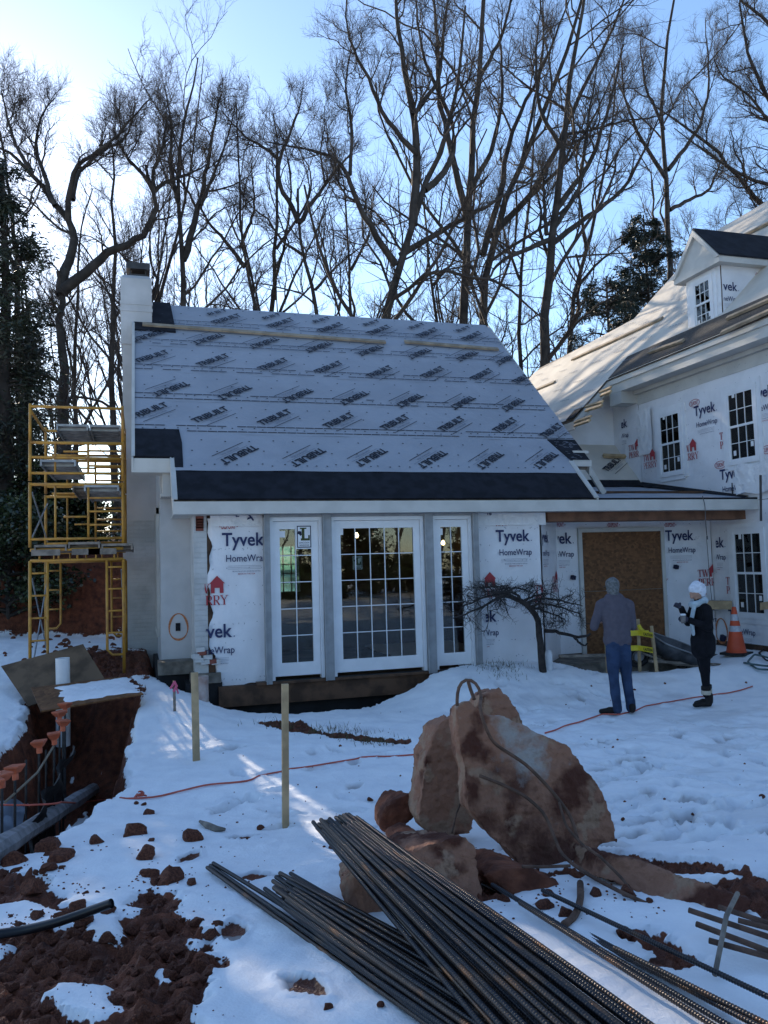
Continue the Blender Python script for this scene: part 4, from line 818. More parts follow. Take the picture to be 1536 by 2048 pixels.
# ---------------------------------------------------------------- toe boards nailed on the roofs
toeM = mat('toe_board_pine', (.30, .24, .17), .75, .2, 5, .1, 40)
def toe(a, b_, P0, Nn, wd, th, label, lift=.05, m_=toeM):
    A_ = onplane(*a, P0, Nn) + np.array(Nn) * lift; B_ = onplane(*b_, P0, Nn) + np.array(Nn) * lift; m = MB(); m.bar(A_, B_, wd, th, Nn); return put('toe_board', m.mesh('toe_board', m_), label=label, cat='toe board')
toe((285, 655), (770, 690), RP(0, Y0), UN, .09, .04, 'long pale toe board nailed across the printed main roof below the chimney', .065)
toe((808, 689), (995, 704), RP(0, Y0), UN, .09, .04, 'short toe board at the right end of the printed main roof', .065)
W0 = WP(10, 14)
toe((1147, 722), (1328, 640), W0, WN, .09, .04, 'toe board high on the lit wing roof left of the dormer', .06)
toe((1070, 784), (1112, 767), W0, WN, .09, .04, 'toe board on the lit wing roof beside the printed roof edge', .06)
for k, (a, b_) in enumerate((((1204, 789), (1226, 780)), ((1206, 796), (1226, 788)), ((1176, 818), (1210, 808)), ((1176, 826), (1208, 816)), ((1154, 849), (1186, 838)), ((1154, 856), (1184, 846)))):
    toe(a, b_, W0, WN, .07, .04, ['upper', 'lower'][k % 2] + ' board of the ' + ['top', 'middle', 'bottom'][k // 2] + ' pair of short yellow boards on the lit roof rake', .07, woodM)
toe((1304, 710), (1372, 687), W0, WN, .08, .05, 'toe board just left of the dormer foot on the dark eave strip', .08)
toe((1449, 672), (1560, 622), W0, WN, .08, .05, 'snowy toe board lying on the dark eave strip right of the dormer', .08)
toe((1460, 643), (1560, 600), W0, WN, .08, .05, 'upper toe board beside the dormer cheek at the right edge', .08)
toe((1480, 480), (1560, 440), W0, WN, .08, .05, 'toe board near the top of the wing roof at the right edge', .06)
toe((1204, 917), (1258, 919), V(8, 14.95, lz(14.95)), LN, .07, .07, 'yellow block of lumber on the small roof below the lit rake', .08, woodM)
# ================================================================ trees
barkM = mat('tree_bark', (.055, .045, .039), .9, .0, 3.0, .6, 14, col2=(.022, .018, .016), ramp=(.35, .65), dist=.03)
twigM = mat('twig_bark', (.045, .035, .030), .85, .2, 6)
def resample(P, n):
    P = np.asarray(P, float); d = np.r_[0, np.cumsum(np.linalg.norm(np.diff(P, axis=0), axis=1))]; t = np.linspace(0, d[-1], n)
    # Catmull-like smoothing by sampling a smoothed polyline
    Q = np.stack([np.interp(t, d, P[:, k]) for k in range(3)], 1)
    for _ in range(2): Q[1:-1] = .25 * Q[:-2] + .5 * Q[1:-1] + .25 * Q[2:]
    return Q
class Br:                          # bundles of branches: (M, n, 3) points and (M, n) radii
    def __init__(s): s.b = []
    def add(s, P, R, sides): s.b.append((P, R, sides))
    def arrays(s):
        vs, fs, o = [], [], 0
        for P, R, k in s.b:
            M, n, _ = P.shape; T = np.empty_like(P); T[:, 1:-1] = P[:, 2:] - P[:, :-2]; T[:, 0] = P[:, 1] - P[:, 0]; T[:, -1] = P[:, -1] - P[:, -2]
            T /= np.linalg.norm(T, axis=2, keepdims=True) + 1e-9
            ref = np.where(np.abs(T[:, :1, 2:3]) > .8, np.array([1., .2, 0]), np.array([0., .1, 1.])); ref = np.broadcast_to(ref, T.shape)
            e = ref - T * (ref * T).sum(2, keepdims=True); e /= np.linalg.norm(e, axis=2, keepdims=True) + 1e-9; g = np.cross(T, e)
            a = np.arange(k) * 2 * np.pi / k
            V_ = P[:, :, None] + R[:, :, None, None] * (e[:, :, None] * np.cos(a)[None, None, :, None] + g[:, :, None] * np.sin(a)[None, None, :, None])
            vs.append(V_.reshape(-1, 3)); m, i, j = np.meshgrid(np.arange(M), np.arange(n - 1), np.arange(k), indexing='ij')
            q = lambda ii, jj: o + (m * n + ii) * k + jj % k
            fs.append(np.stack([q(i, j), q(i, j + 1), q(i + 1, j + 1), q(i + 1, j)], -1).reshape(-1, 4)); o += M * n * k
        return np.concatenate(vs), np.concatenate(fs)
def spawn(rng, P, R, k, t0, t1, ang, lf, n, wander, up, r0f=.6, rmin=.004, lmin=.0, lenref=None):
    """k children on every branch of the bundle P (M, n, 3)"""
    M, m, _ = P.shape; t = t0 + (t1 - t0) * ((np.arange(k)[None] + rng.rand(M, k)) / k); f = t * (m - 1); i = np.clip(f.astype(int), 0, m - 2); u = (f - i)[..., None]
    ar = np.arange(M)[:, None]; A = P[ar, i]; B = P[ar, i + 1]; O = A + (B - A) * u; T = B - A; T /= np.linalg.norm(T, axis=2, keepdims=True) + 1e-9
    Rp = R[ar, i] * (1 - u[..., 0]) + R[ar, i + 1] * u[..., 0]
    X = rng.randn(M, k, 3); X -= T * (X * T).sum(2, keepdims=True); X /= np.linalg.norm(X, axis=2, keepdims=True) + 1e-9
    an = R_(ang) * (.7 + .6 * rng.rand(M, k))[..., None]; D = T * np.cos(an) + X * np.sin(an)
    L_ = np.linalg.norm(np.diff(P, axis=1), axis=2).sum(1)[:, None] if lenref is None else lenref
    Ln = np.maximum(L_ * lf * (.55 + .7 * rng.rand(M, k)) * (1.05 - .55 * t), lmin)
    Q = np.empty((M, k, n, 3)); Q[:, :, 0] = O; d = D.copy()
    for s_ in range(1, n):
        d = d + rng.randn(M, k, 3) * wander + np.array([0, 0, up]); d /= np.linalg.norm(d, axis=2, keepdims=True) + 1e-9
        Q[:, :, s_] = Q[:, :, s_ - 1] + d * (Ln / (n - 1))[..., None]
    r0 = np.maximum(np.minimum(Rp * r0f, Ln * .022 + .003), rmin); RR = r0[..., None] * np.linspace(1, .35, n)[None, None]
    return Q.reshape(M * k, n, 3), RR.reshape(M * k, n)
def bare_tree(seed, limbs, dens=1.0, up=.10, rt=.006, wander=.22):
    """limbs: list of (points, r0, r1); returns meshes for trunk and crown in the given coordinates"""
    rng = np.random.RandomState(seed); tr = Br(); cr = Br(); n = 18; Ps, Rs = [], []
    for k, (P, r0, r1) in enumerate(limbs):
        P = [np.array(q, float) for q in P]; tl = sum(np.linalg.norm(P[i + 1] - P[i]) for i in range(len(P) - 1)); dd = unit(P[-1] - P[-2])
        for e_ in range(3): dd = unit(dd + rng.randn(3) * .16 + V(0, 0, .12)); P.append(P[-1] + dd * max(.25, tl * .03))
        r1 = r1 * .35 + .008
        Q = resample(P, n); Q[1:] += rng.randn(n - 1, 3) * r0 * .16; R = np.linspace(r0, r1, n); R = r0 + (r1 - r0) * np.linspace(0, 1, n) ** .95
        if k == 0: R[:2] *= np.array([1.35, 1.12])
        Ps.append(Q); Rs.append(R)
    P = np.array(Ps); R = np.array(Rs); tr.add(P, R, 8)
    i0 = np.ones(len(limbs), bool)
    R *= .9
    b1, r1 = spawn(rng, P, R, max(3, int(8 * dens)), .26, 1.0, 46, .31, 9, wander, up, .52, lmin=1.0); cr.add(b1, r1, 5)
    b2, r2 = spawn(rng, b1, r1, max(3, int(7 * dens)), .12, 1.0, 44, .50, 6, wander * .8, up * 1.2, .6, rt * 1.2, lmin=.5); cr.add(b2, r2, 4)
    b3, r3 = spawn(rng, b2, r2, max(3, int(5 * dens)), .05, 1.0, 42, .60, 4, wander * .55, up * 1.6, .65, rt * .85, lmin=.4); cr.add(b3, r3, 3)
    b4, r4 = spawn(rng, b3, r3, 3, .05, 1.0, 40, .80, 3, .10, up * 1.6, .7, rt * .55, lmin=.25); cr.add(b4, r4, 3)
    return tr.arrays(), cr.arrays()
def tree_obj(name, base, arrs, label, cat, group=None, mats=(None, None), parts=('trunk', 'crown')):
    o = thing(name, base, label, cat, group); B = np.array(base, float)
    for nm, (v, f), m in zip(parts, arrs, mats): put(nm, npmesh(name + '_' + nm, v - B, f, m, True), o, M=Matrix.Translation(B))
    return o
def hero(seed, Y, limbs, label, dens=1.0, base=None, **k):
    """limbs: [(pixel list, r0, r1, depth drift)], first one is the trunk"""
    L_ = []
    for q in limbs:
        pts, r0, r1 = q[:3]; dr = q[3] if len(q) > 3 else 0.0
        P = [Yp(px, py + (.45 * max(0, 290 - py) if seed <= 15 or seed == 24 else 0), Y + dr * i) for i, (px, py) in enumerate(pts)]; L_.append((P, r0, r1))
    P0 = L_[0][0]; b = P0[0].copy(); gzv = gz(b[0], b[1]); P0.insert(0, V(b[0] + (b[0] - P0[1][0]) * .1, b[1], gzv - .2))
    arr = bare_tree(seed, L_, dens, **k)
    return tree_obj('bare_tree', (P0[0][0], P0[0][1], gzv), arr, label, 'tree', None, (barkM, twigM))
hero(11, 27, [([(128, 900), (126, 760), (124, 660), (122, 590)], .30, .21),
    ([(122, 590), (125, 540), (150, 492), (163, 480), (137, 440), (110, 410), (85, 375), (55, 335), (20, 312), (-10, 290)], .19, .05, .15),
    ([(122, 585), (168, 545), (215, 505), (262, 487), (285, 478), (300, 450), (313, 425), (312, 396), (306, 380)], .21, .12, -.1),
    ([(308, 384), (330, 365), (350, 358), (385, 345)], .09, .03), ([(307, 383), (290, 352), (268, 332), (245, 300)], .09, .03), ([(309, 384), (305, 345), (325, 300), (330, 250)], .08, .03),
    ([(110, 412), (85, 340), (70, 300), (72, 250), (88, 160)], .10, .03, .3), ([(137, 440), (140, 372), (148, 330), (192, 308), (232, 262), (268, 185)], .11, .03, -.3), ([(146, 400), (150, 350), (205, 300), (250, 275), (265, 200)], .09, .03, .4), ([(60, 340), (30, 290), (20, 220), (8, 140)], .08, .02)],
    'huge crooked bare tree whose lowest limb sweeps over the chimney', 1.25)
hero(12, 31, [([(228, 900), (224, 720), (228, 600), (231, 500), (226, 420), (228, 330)], .17, .06)], 'straight slender bare tree just left of the chimney', 1.0)
hero(13, 29, [([(368, 640), (366, 530), (358, 410), (350, 335), (356, 250), (378, 160), (384, 105)], .22, .05), ([(366, 520), (394, 430), (414, 340), (424, 255), (442, 130)], .15, .03, .2), ([(358, 410), (340, 330), (345, 230), (335, 140)], .10, .03), ([(402, 410), (440, 320), (460, 230)], .08, .02)], 'tall upright bare tree with two stems right of the chimney', 1.25)
hero(14, 33, [([(522, 640), (500, 560), (480, 495), (476, 420), (487, 350), (474, 285)], .18, .05), ([(490, 535), (450, 480), (410, 440), (395, 380)], .11, .03), ([(480, 495), (510, 420), (505, 350)], .09, .03)], 'dark leaning bare tree between the chimney and the zigzag tree', 1.1)
hero(15, 29, [([(636, 640), (622, 560), (606, 510), (593, 472), (597, 446)], .18, .12), ([(597, 446), (620, 410), (650, 372), (680, 332), (697, 310)], .11, .03, .1), ([(597, 446), (592, 422), (562, 382), (553, 340), (561, 310), (576, 270), (592, 200), (600, 150)], .12, .03, -.1), ([(560, 320), (522, 290), (490, 262), (470, 220)], .08, .02), ([(606, 510), (560, 480), (540, 440), (510, 420)], .07, .02), ([(630, 580), (665, 540), (700, 510)], .07, .02), ([(650, 372), (640, 300), (650, 220)], .05, .02)], 'zigzag bare tree with a kinked forked stem above the roof ridge', 1.15)
hero(16, 26, [([(762, 680), (776, 600), (792, 530), (826, 450), (850, 380), (878, 300), (908, 240), (915, 130)], .30, .09), ([(826, 450), (836, 300), (822, 200), (802, 110), (790, 0), (785, -90)], .19, .06, .1), ([(792, 530), (722, 425), (692, 335), (640, 300), (578, 292)], .15, .04, -.2), ([(850, 380), (905, 330), (910, 250), (872, 180), (842, 100), (830, 0)], .14, .05, .2), ([(800, 512), (868, 470), (940, 432), (1005, 392), (1060, 370)], .14, .04, -.3), ([(836, 310), (770, 240), (740, 160), (700, 90), (690, 10)], .11, .03), ([(826, 230), (880, 160), (885, 80), (900, -20)], .10, .04), ([(700, 350), (705, 260), (690, 180), (700, 110)], .08, .03)], 'massive leaning bare tree with many limbs rising behind the ridge', 1.3)
hero(17, 30, [([(926, 690), (926, 560), (935, 440), (944, 300), (960, 150), (968, 0), (975, -120)], .30, .13), ([(935, 440), (902, 310), (880, 200), (872, 60), (860, -60)], .17, .07, .2), ([(940, 380), (985, 300), (1005, 200), (1000, 60)], .14, .05), ([(958, 160), (1010, 60), (1030, -60)], .11, .05)], 'thick straight bare trunk rising at the right part of the ridge', 1.1)
hero(18, 31, [([(960, 690), (964, 540), (984, 470), (1000, 400), (1042, 330), (1080, 250), (1120, 150), (1164, 0), (1190, -90)], .28, .09), ([(966, 510), (1002, 385), (1012, 285), (1052, 205), (1102, 100), (1134, 0)], .17, .06, .2), ([(984, 472), (1062, 392), (1112, 305), (1152, 205), (1222, 62), (1262, -30)], .17, .06, -.2), ([(1062, 392), (1140, 320), (1190, 230), (1240, 120)], .10, .03), ([(1042, 330), (1070, 200), (1090, 90), (1085, -20)], .10, .04)], 'bare tree fanning its limbs far out to the right', 1.2)
hero(19, 28, [([(1084, 800), (1090, 620), (1100, 500), (1106, 440), (1124, 350), (1130, 220), (1150, 100), (1172, -20)], .32, .10), ([(1100, 490), (1180, 430), (1250, 380), (1290, 300), (1320, 230)], .14, .04, .2), ([(1100, 480), (1052, 500), (1002, 520), (972, 562)], .13, .05, -.2), ([(1094, 470), (1089, 420), (1087, 360)], .10, .08), ([(1112, 420), (1180, 330), (1210, 240), (1240, 120)], .14, .05), ([(1128, 300), (1080, 230), (1070, 130), (1080, 30)], .11, .04), ([(1104, 460), (1160, 380), (1170, 280), (1190, 160)], .12, .04)], 'forked bare tree with a dead stub beside the gap in the roofs', 1.25)
hero(20, 33, [([(1042, 760), (1034, 600), (1046, 470), (1072, 400), (1060, 300), (1075, 200)], .17, .05), ([(1040, 560), (1010, 480), (1000, 400)], .08, .02)], 'thin bare tree left of the stubbed tree', 1.0)
hero(21, 34, [([(1132, 780), (1140, 620), (1172, 500), (1205, 400), (1210, 300), (1235, 200)], .22, .06), ([(1150, 580), (1200, 520), (1260, 480)], .10, .03), ([(1172, 500), (1160, 400), (1150, 300)], .10, .03)], 'bare tree behind the lit wing roof, left of the hemlock', 1.1)
hero(22, 33, [([(1334, 600), (1334, 450), (1336, 350), (1326, 250), (1318, 150), (1345, 50), (1350, -40)], .26, .08), ([(1334, 360), (1272, 262), (1250, 200), (1240, 120)], .13, .04), ([(1336, 340), (1402, 255), (1420, 160), (1410, 60)], .13, .04), ([(1328, 260), (1290, 170), (1280, 90)], .10, .03), ([(1340, 420), (1420, 380), (1450, 300)], .12, .04)], 'bare tree rising straight up behind the hemlock', 1.2)
hero(23, 25, [([(1660, 620), (1655, 480), (1640, 300), (1620, 100), (1600, -80)], .34, .15), ([(1655, 520), (1536, 428), (1442, 312), (1370, 250), (1330, 230)], .17, .04, .2), ([(1640, 330), (1536, 200), (1490, 100), (1480, 0)], .14, .05), ([(1645, 400), (1560, 375), (1480, 350), (1380, 280)], .12, .03, -.2), ([(1650, 450), (1580, 420), (1480, 460), (1395, 490)], .10, .03, .2), ([(1600, 280), (1540, 250), (1500, 190), (1440, 150)], .09, .03), ([(1620, 120), (1530, 40), (1460, -20)], .12, .05)], 'large bare tree at the far right reaching in over the upper roof', 1.3)
hero(24, 30, [([(40, 900), (38, 700), (34, 500), (22, 380), (0, 280)], .20, .06), ([(36, 560), (10, 480), (-10, 400)], .10, .03)], 'bare tree standing behind the dark evergreen at the left edge', 1.0)
hero(25, 36, [([(700, 660), (705, 560), (690, 470), (700, 400), (680, 330)], .17, .05), ([(702, 540), (740, 470), (745, 400)], .09, .03)], 'thin bare tree just left of the massive leaning tree', 1.0)
hero(26, 35, [([(880, 690), (870, 590), (850, 520), (860, 450), (840, 380)], .18, .05), ([(866, 570), (910, 520), (925, 470)], .09, .03)], 'thin bare tree between the leaning tree and the straight trunk', 1.0)
hero(27, 32, [([(152, 900), (150, 760), (148, 700), (158, 600), (152, 500), (165, 430)], .13, .04), ([(150, 770), (135, 690), (120, 640)], .06, .02)], 'slim bare tree behind the scaffold top', 1.0)
# ---- woods further back: a few trees of each kind, copied with their trunk and crown
def wild(seed, H, r):
    rng = np.random.RandomState(seed); P = [V(0, 0, -.3)]; d = V(0, 0, 1)
    for i in range(9): d = unit(d + V(*(rng.randn(3) * .09)) + V(0, 0, .1)); P.append(P[-1] + d * H * .105)
    lb = [(P, r, r * .16)]
    for i in range(7):
        t = .30 + .09 * i; q = P[int(t * 9)]; a = rng.rand() * 6.28; e = unit(V(math.cos(a), math.sin(a), 1.1 + .5 * rng.rand())); pts = [q]
        for k in range(6): e = unit(e + V(*(rng.randn(3) * .22)) + V(0, 0, .12)); pts.append(pts[-1] + e * H * .07 * (1.15 - .6 * t))
        lb.append((pts, r * .5 * (1.1 - .6 * t), r * .12))
    return lb
protos = []
rngW = np.random.RandomState(77); spots = []
for i in range(96):
    px = -60 + 1660 * ((i * .618) % 1) + rngW.uniform(-20, 20); Y = rngW.uniform(36, 80); spots.append((px, Y))
spots = [q for i, q in enumerate(spots) if not (-20 < q[0] < 270) or i % 5 == 0]
for i in range(7):
    H = [17, 20, 15, 22, 18, 13, 19][i]; arr = bare_tree(100 + i, wild(50 + i, H, .14 + .015 * i), .8, rt=.008)
    protos.append([npmesh('wood_tree_' + nm, v, f, m, True) for nm, (v, f), m in zip(('trunk', 'crown'), arr, (barkM, twigM))])
for i, (px, Y) in enumerate(spots):
    c = Yp(px, 1150, Y); z = gz(c[0], c[1]); k = i % 7; s_ = rngW.uniform(.8, 1.2)
    o = thing('bare_tree', (c[0], c[1], z), 'slender bare tree in the woods far behind the house', 'tree', 'bare trees in the woods behind the house')
    o.scale = (s_, s_, s_); o.rotation_euler = (rngW.uniform(-.05, .05), rngW.uniform(-.05, .05), rngW.uniform(0, 6.28))
    for nm, me in zip(('trunk', 'crown'), protos[k]): q = bpy.data.objects.new(nm, me); S.collection.objects.link(q); q.parent = o
# ---- evergreens
def leafM(name, c, tr=.0, rough=.5):
    m = mat(name, c, rough, .45, .9, spec=.5); return m
everM = leafM('dark_evergreen_needles', (.020, .027, .013)); hemM = leafM('hemlock_needles', (.016, .026, .017)); holM = leafM('glossy_holly_leaves', (.030, .045, .018), rough=.22)
def sprays(rng, P, per, size, droop, flat, spread, wid=.34):
    """leaf quads along branches P (M, n, 3)"""
    M, n, _ = P.shape; t = rng.rand(M, per) ** .8 * (n - 1.001); i = t.astype(int); u = (t - i)[..., None]; ar = np.arange(M)[:, None]
    T = P[ar, i + 1] - P[ar, i]; C = P[ar, i] + T * u; T = T / (np.linalg.norm(T, axis=2, keepdims=True) + 1e-9)
    off = rng.randn(M, per, 3) * np.array([1, 1, flat]) * spread; C = C + off
    d = T * .6 + rng.randn(M, per, 3) * np.array([.8, .8, .45]) + np.array([0, 0, -droop]); d /= np.linalg.norm(d, axis=2, keepdims=True) + 1e-9
    s_ = np.cross(d, rng.randn(M, per, 3)); s_ /= np.linalg.norm(s_, axis=2, keepdims=True) + 1e-9
    L_ = (size * (.6 + .8 * rng.rand(M, per)))[..., None]; C = C.reshape(-1, 3); d = (d * L_).reshape(-1, 3); s_ = (s_ * L_ * wid).reshape(-1, 3)
    v = np.stack([C, C + d * .5 + s_, C + d, C + d * .5 - s_], 1).reshape(-1, 3); f = np.arange(len(v)).reshape(-1, 4); return v, f
def evergreen(name, seed, base, H, rad, m, label, nb=90, per=220, size=.16, droop=.35, low=.05, r=.2, bend=.04, cat='tree', top=.12, spread=.16, lean=(0, 0), wid=.34):
    rng = np.random.RandomState(seed); B = V(*base); P = [B + V(lean[0] * t, lean[1] * t, H * t) + V(*(rng.randn(3) * .05)) for t in np.linspace(-.02, 1, 12)]; tr = Br(); cr = Br()
    P = resample(P, 14)[None]; R = np.linspace(r, .03, 14)[None]; tr.add(P, R, 8); t = low + (.98 - low) * ((np.arange(nb) + rng.rand(nb)) / nb); f = t * 13; i = np.clip(f.astype(int), 0, 12); O = P[0, i] + (P[0, i + 1] - P[0, i]) * (f - i)[:, None]
    a = rng.rand(nb) * 6.283; ln = rad * (top + (1 - top) * (1 - t) ** .75) * (.55 + .6 * rng.rand(nb)); n = 7; Q = np.empty((nb, n, 3)); Q[:, 0] = O; d = np.stack([np.cos(a), np.sin(a), .35 * np.ones(nb)], 1)
    for k in range(1, n):
        d = d + rng.randn(nb, 3) * .12 + np.array([0, 0, -bend * k]); d /= np.linalg.norm(d, axis=1, keepdims=True); Q[:, k] = Q[:, k - 1] + d * (ln / (n - 1))[:, None]
    tr.add(Q, np.linspace(.045, .008, n)[None].repeat(nb, 0), 4)
    b2, r2 = spawn(rng, Q, np.linspace(.04, .008, n)[None].repeat(nb, 0), 6, .25, 1, 45, .45, 4, .15, -.03, .5, .006); tr.add(b2, r2, 3)
    return tree_obj(name, base, (tr.arrays(), sprays(rng, b2, per // 6, size, droop, .6, spread, wid)), label, cat, None, (barkM, m), ('trunk', 'foliage'))
def at_ground(px, Y): c = Yp(px, 1150, Y); return (c[0], c[1], gz(c[0], c[1]) - .1)
evergreen('evergreen_tree', 1, at_ground(8, 20.5), 9.3, 1.6, everM, 'tall dark evergreen at the left edge with the sun behind its top', 110, 190, .15, low=.06, r=.24, top=.36, bend=.03, wid=.11, spread=.13)
evergreen('evergreen_tree', 2, at_ground(58, 22.5), 6.4, .7, everM, 'dark evergreen with a black trunk behind the left scaffold posts', 50, 90, .14, low=.10, r=.2, top=.45, bend=.03, wid=.11, spread=.13)
evergreen('evergreen_tree', 5, at_ground(-110, 21), 10.0, 2.6, everM, 'dark evergreen mostly cut off by the left edge of the view', 130, 260, .16, low=.04, r=.26, top=.3, wid=.11)
evergreen('hemlock_tree', 3, at_ground(1240, 29), 13.6, 3.8, hemM, 'open hemlock with drooping sprays behind the lit roof', 80, 330, .20, droop=.4, low=.30, r=.2, bend=.05, top=.30, spread=.10, wid=.10)
evergreen('hemlock_tree', 4, at_ground(1325, 30), 16.8, 3.6, hemM, 'taller hemlock behind the dormer', 105, 360, .20, droop=.4, low=.30, r=.24, bend=.05, top=.22, spread=.10, wid=.10)
for k, (px, Y, H, rd) in enumerate([(20, 18.6, 2.6, 1.5), (80, 20.3, 1.7, 1.1), (155, 20.8, 1.2, .9)]):
    evergreen('holly_bush', 30 + k, at_ground(px, Y), H, rd, holM, ['glossy holly bush under the tall evergreen at the left edge', 'glossy holly bush seen through the left half of the scaffold', 'low glossy holly bush seen through the middle of the scaffold'][k], 60, 200, .085, droop=.05, low=.03, r=.05, bend=.0, cat='bush', top=.5, spread=.13)

# unseen trees added behind the viewer, only to darken the reflections in the glass
for i in range(34):
    x = -34 + 2.3 * i; y = rngW.uniform(-42, -22); z = gz(x, y); k = i % 7; s_ = rngW.uniform(.8, 1.15)
    o = thing('bare_tree', (x, y, z), 'unseen bare tree added behind the viewer to darken the glass reflections', 'tree', 'added bare trees behind the viewer'); o.scale = (s_, s_, s_); o.rotation_euler = (0, 0, rngW.uniform(0, 6.28))
    for nm, me in zip(('trunk', 'crown'), protos[k]): q = bpy.data.objects.new(nm, me); S.collection.objects.link(q); q.parent = o
hm_src = [o for o in S.objects if o.name.startswith('holly_bush') and o.type == 'EMPTY']
for i in range(26):  # unseen bushes, added as well to darken what the glass mirrors
    x = -26 + 2.4 * i; y = rngW.uniform(-20, -15); s_ = rngW.uniform(1.0, 1.9); src = hm_src[i % len(hm_src)]
    o = thing('holly_bush', (x, y, gz(x, y)), 'unseen holly bush added behind the viewer to darken the glass reflections', 'bush', 'added holly bushes behind the viewer'); o.scale = (s_ * 1.2, s_ * 1.2, s_); o.rotation_euler = (0, 0, rngW.uniform(0, 6.28))
    for c in src.children: q = bpy.data.objects.new(c.name.split('.')[0], c.data); S.collection.objects.link(q); q.parent = o
# ================================================================ scaffold
sx0, sx1 = Yp(60, 1000, 13.0)[0], Yp(246, 1000, 13.0)[0]; SY, SB = 13.0, 15.1
zz = lambda py, Y=13.0: Yp(150, py, Y)[2]
scz = gz((sx0 + sx1) / 2, SY); sc = thing('scaffold', ((sx0 + sx1) / 2, SY, scz), 'yellow tube scaffold tower with grey planks beside the chimney', 'scaffold')
zL = [None, zz(1120), zz(965), zz(815)]
def legz(x, y): return gz(x, y) - .10
def std_frame(y, zb, zt, rungs):
    m = MB(); r = .024
    for x in (sx0, sx1): m.tube([(x, y, zb), (x, y, zt)], r, 8)
    m.tube([(sx0, y, zt - .03), (sx1, y, zt - .03)], r, 8); m.tube([(sx0, y, zb + .12), (sx1, y, zb + .12)], .02, 8)
    xa, xb = sx0 + (sx1 - sx0) * .56, sx0 + (sx1 - sx0) * .62
    m.tube([(xb, y, zb + .12), (xb, y, zt - .03)], .018, 6)
    for k in range(rungs): z = zb + .12 + (zt - zb - .15) * (k + 1) / (rungs + 1); m.tube([(xb, y, z), (sx1, y, z)], .016, 6)
    m.tube([(xb - .35, y, zb + .45), (xb, y, zb + .45)], .016, 6); m.tube([(sx0 + .35, y, zb + .12), (sx0 + .35, y, zt - .03)], .016, 6)
    return m.build('frame', yelM, sc, smooth=True)
def walk_frame(y, zt):
    m = MB(); r = .024
    for x, s_ in ((sx0, 1), (sx1, -1)):
        zb = legz(x, y); m.tube([(x, y, zb), (x, y, zt)], r, 8); xi = x + s_ * .24
        m.tube([(x, y, zb + .42), (xi - s_ * .07, y, zb + .42), (xi, y, zb + .50), (xi, y, zt)], .02, 8)
        for k in range(4): z = zb + .75 + .33 * k; m.tube([(x, y, z), (xi, y, z)], .015, 6) if z < zt - .1 else None
    m.tube([(sx0, y, zt), (sx1, y, zt)], r, 8); m.tube([(sx0, y, zt + .16), (sx1, y, zt + .16)], r, 8)
    for k in range(5): x = sx0 + (sx1 - sx0) * (k + .5) / 5; m.tube([(x, y, zt), (x, y, zt + .16)], .015, 6)
    return m.build('walk_through_frame', yelM, sc, smooth=True)
for y in (SY, SB): walk_frame(y, zL[1]); std_frame(y, zL[1] + .20, zL[2], 3); std_frame(y, zL[2] + .02, zL[2] + (zL[3] - zL[2]) * .55, 3)
zg = zL[2] + (zL[3] - zL[2]) * .55
for x, y in ((sx0, SY), (sx1, SY), (sx0, SB), (sx1, SB)):
    m = MB(); m.tube([(x, y, zg), (x, y, zL[3] + .04)], .021, 8); m.build('guard_post', yelM, sc, smooth=True)
for a, b_ in (((sx0, SY, zL[3]), (sx1, SY, zL[3])), ((sx0, SB, zL[3] - .02), (sx1, SB, zL[3] - .02)), ((sx0, SY, zL[3] - .05), (sx0, SB, zL[3] - .05)), ((sx1, SY, zL[3] - .05), (sx1, SB, zL[3] - .05)), ((sx0 + .1, SB, zL[3] - .45), (sx1, SB, zL[3] - .45)), ((sx0, SY, zz(915)), (sx1, SY, zz(917))), ((sx0 + .1, SB, zz(962)), (sx1, SB, zz(962)))):
    m = MB(); m.tube([a, b_], .021, 8); m.build('guard_rail', yelM, sc, smooth=True)
for x in (sx0 + .03, sx1 - .03):
    for a, b_ in ((.35, 1.45), (1.45, .35)):
        m = MB(); z = legz(x, SY) + .25; m.tube([(x, SY, z + a * 1.2 - .3), (x, SB, z + b_ * 1.2 - .3)], .012, 6); m.build('cross_brace', steelM, sc)
    for z0, z1 in ((zL[1] + .35, zL[2] - .15), (zL[2] - .15, zL[1] + .35)):
        m = MB(); m.tube([(x, SY, z0), (x, SB, z1)], .012, 6); m.build('cross_brace', steelM, sc)
def plank(x0, x1, y0, y1, z, mt):
    m = MB(); m.box((x0, y0, z), (x1, y1, z + .035)); m.box((x0, y0, z - .06), (x0 + .025, y1, z - .001)); m.box((x1 - .025, y0, z - .06), (x1, y1, z - .001))
    for k in range(6): y = y0 + (y1 - y0) * (k + .5) / 6; m.box((x0 + .026, y - .02, z - .05), (x1 - .026, y + .02, z - .002))
    return m.build('plank', mt, sc)
pw_ = .47
zt1 = zz(862, 14)
for k in range(2): x = sx1 - .04 - pw_ * (k + 1) - .02 * k; plank(x, x + pw_, SY + .55, SB + .1, zt1, steelM)
plank(sx0 + .14, sx0 + .14 + .50, SY - .02, SB + .05, zz(918) - .05, steelM); plank(sx1 - .56, sx1 - .06, SY - .02, SB + .05, zz(968) - .05, steelM); plank(sx0 + .55, sx0 + .95, SY + .5, SB + .05, zz(966) - .02, wood2)
for k in range(3): plank(sx0 + .06 + k * .47, sx0 + .06 + k * .47 + .45, SY - .05, SB + .05, zL[1] + .20 + .03 * (k == 1), wood2)
for x in (sx0 + .02, sx0 + .58, sx1 - .5): m = MB(); m.bar((x, SY - .03, zL[1] + .12), (x + .4, SY - .03, zL[1] + .12), .03, .09); m.build('toe_board', wood2, sc)

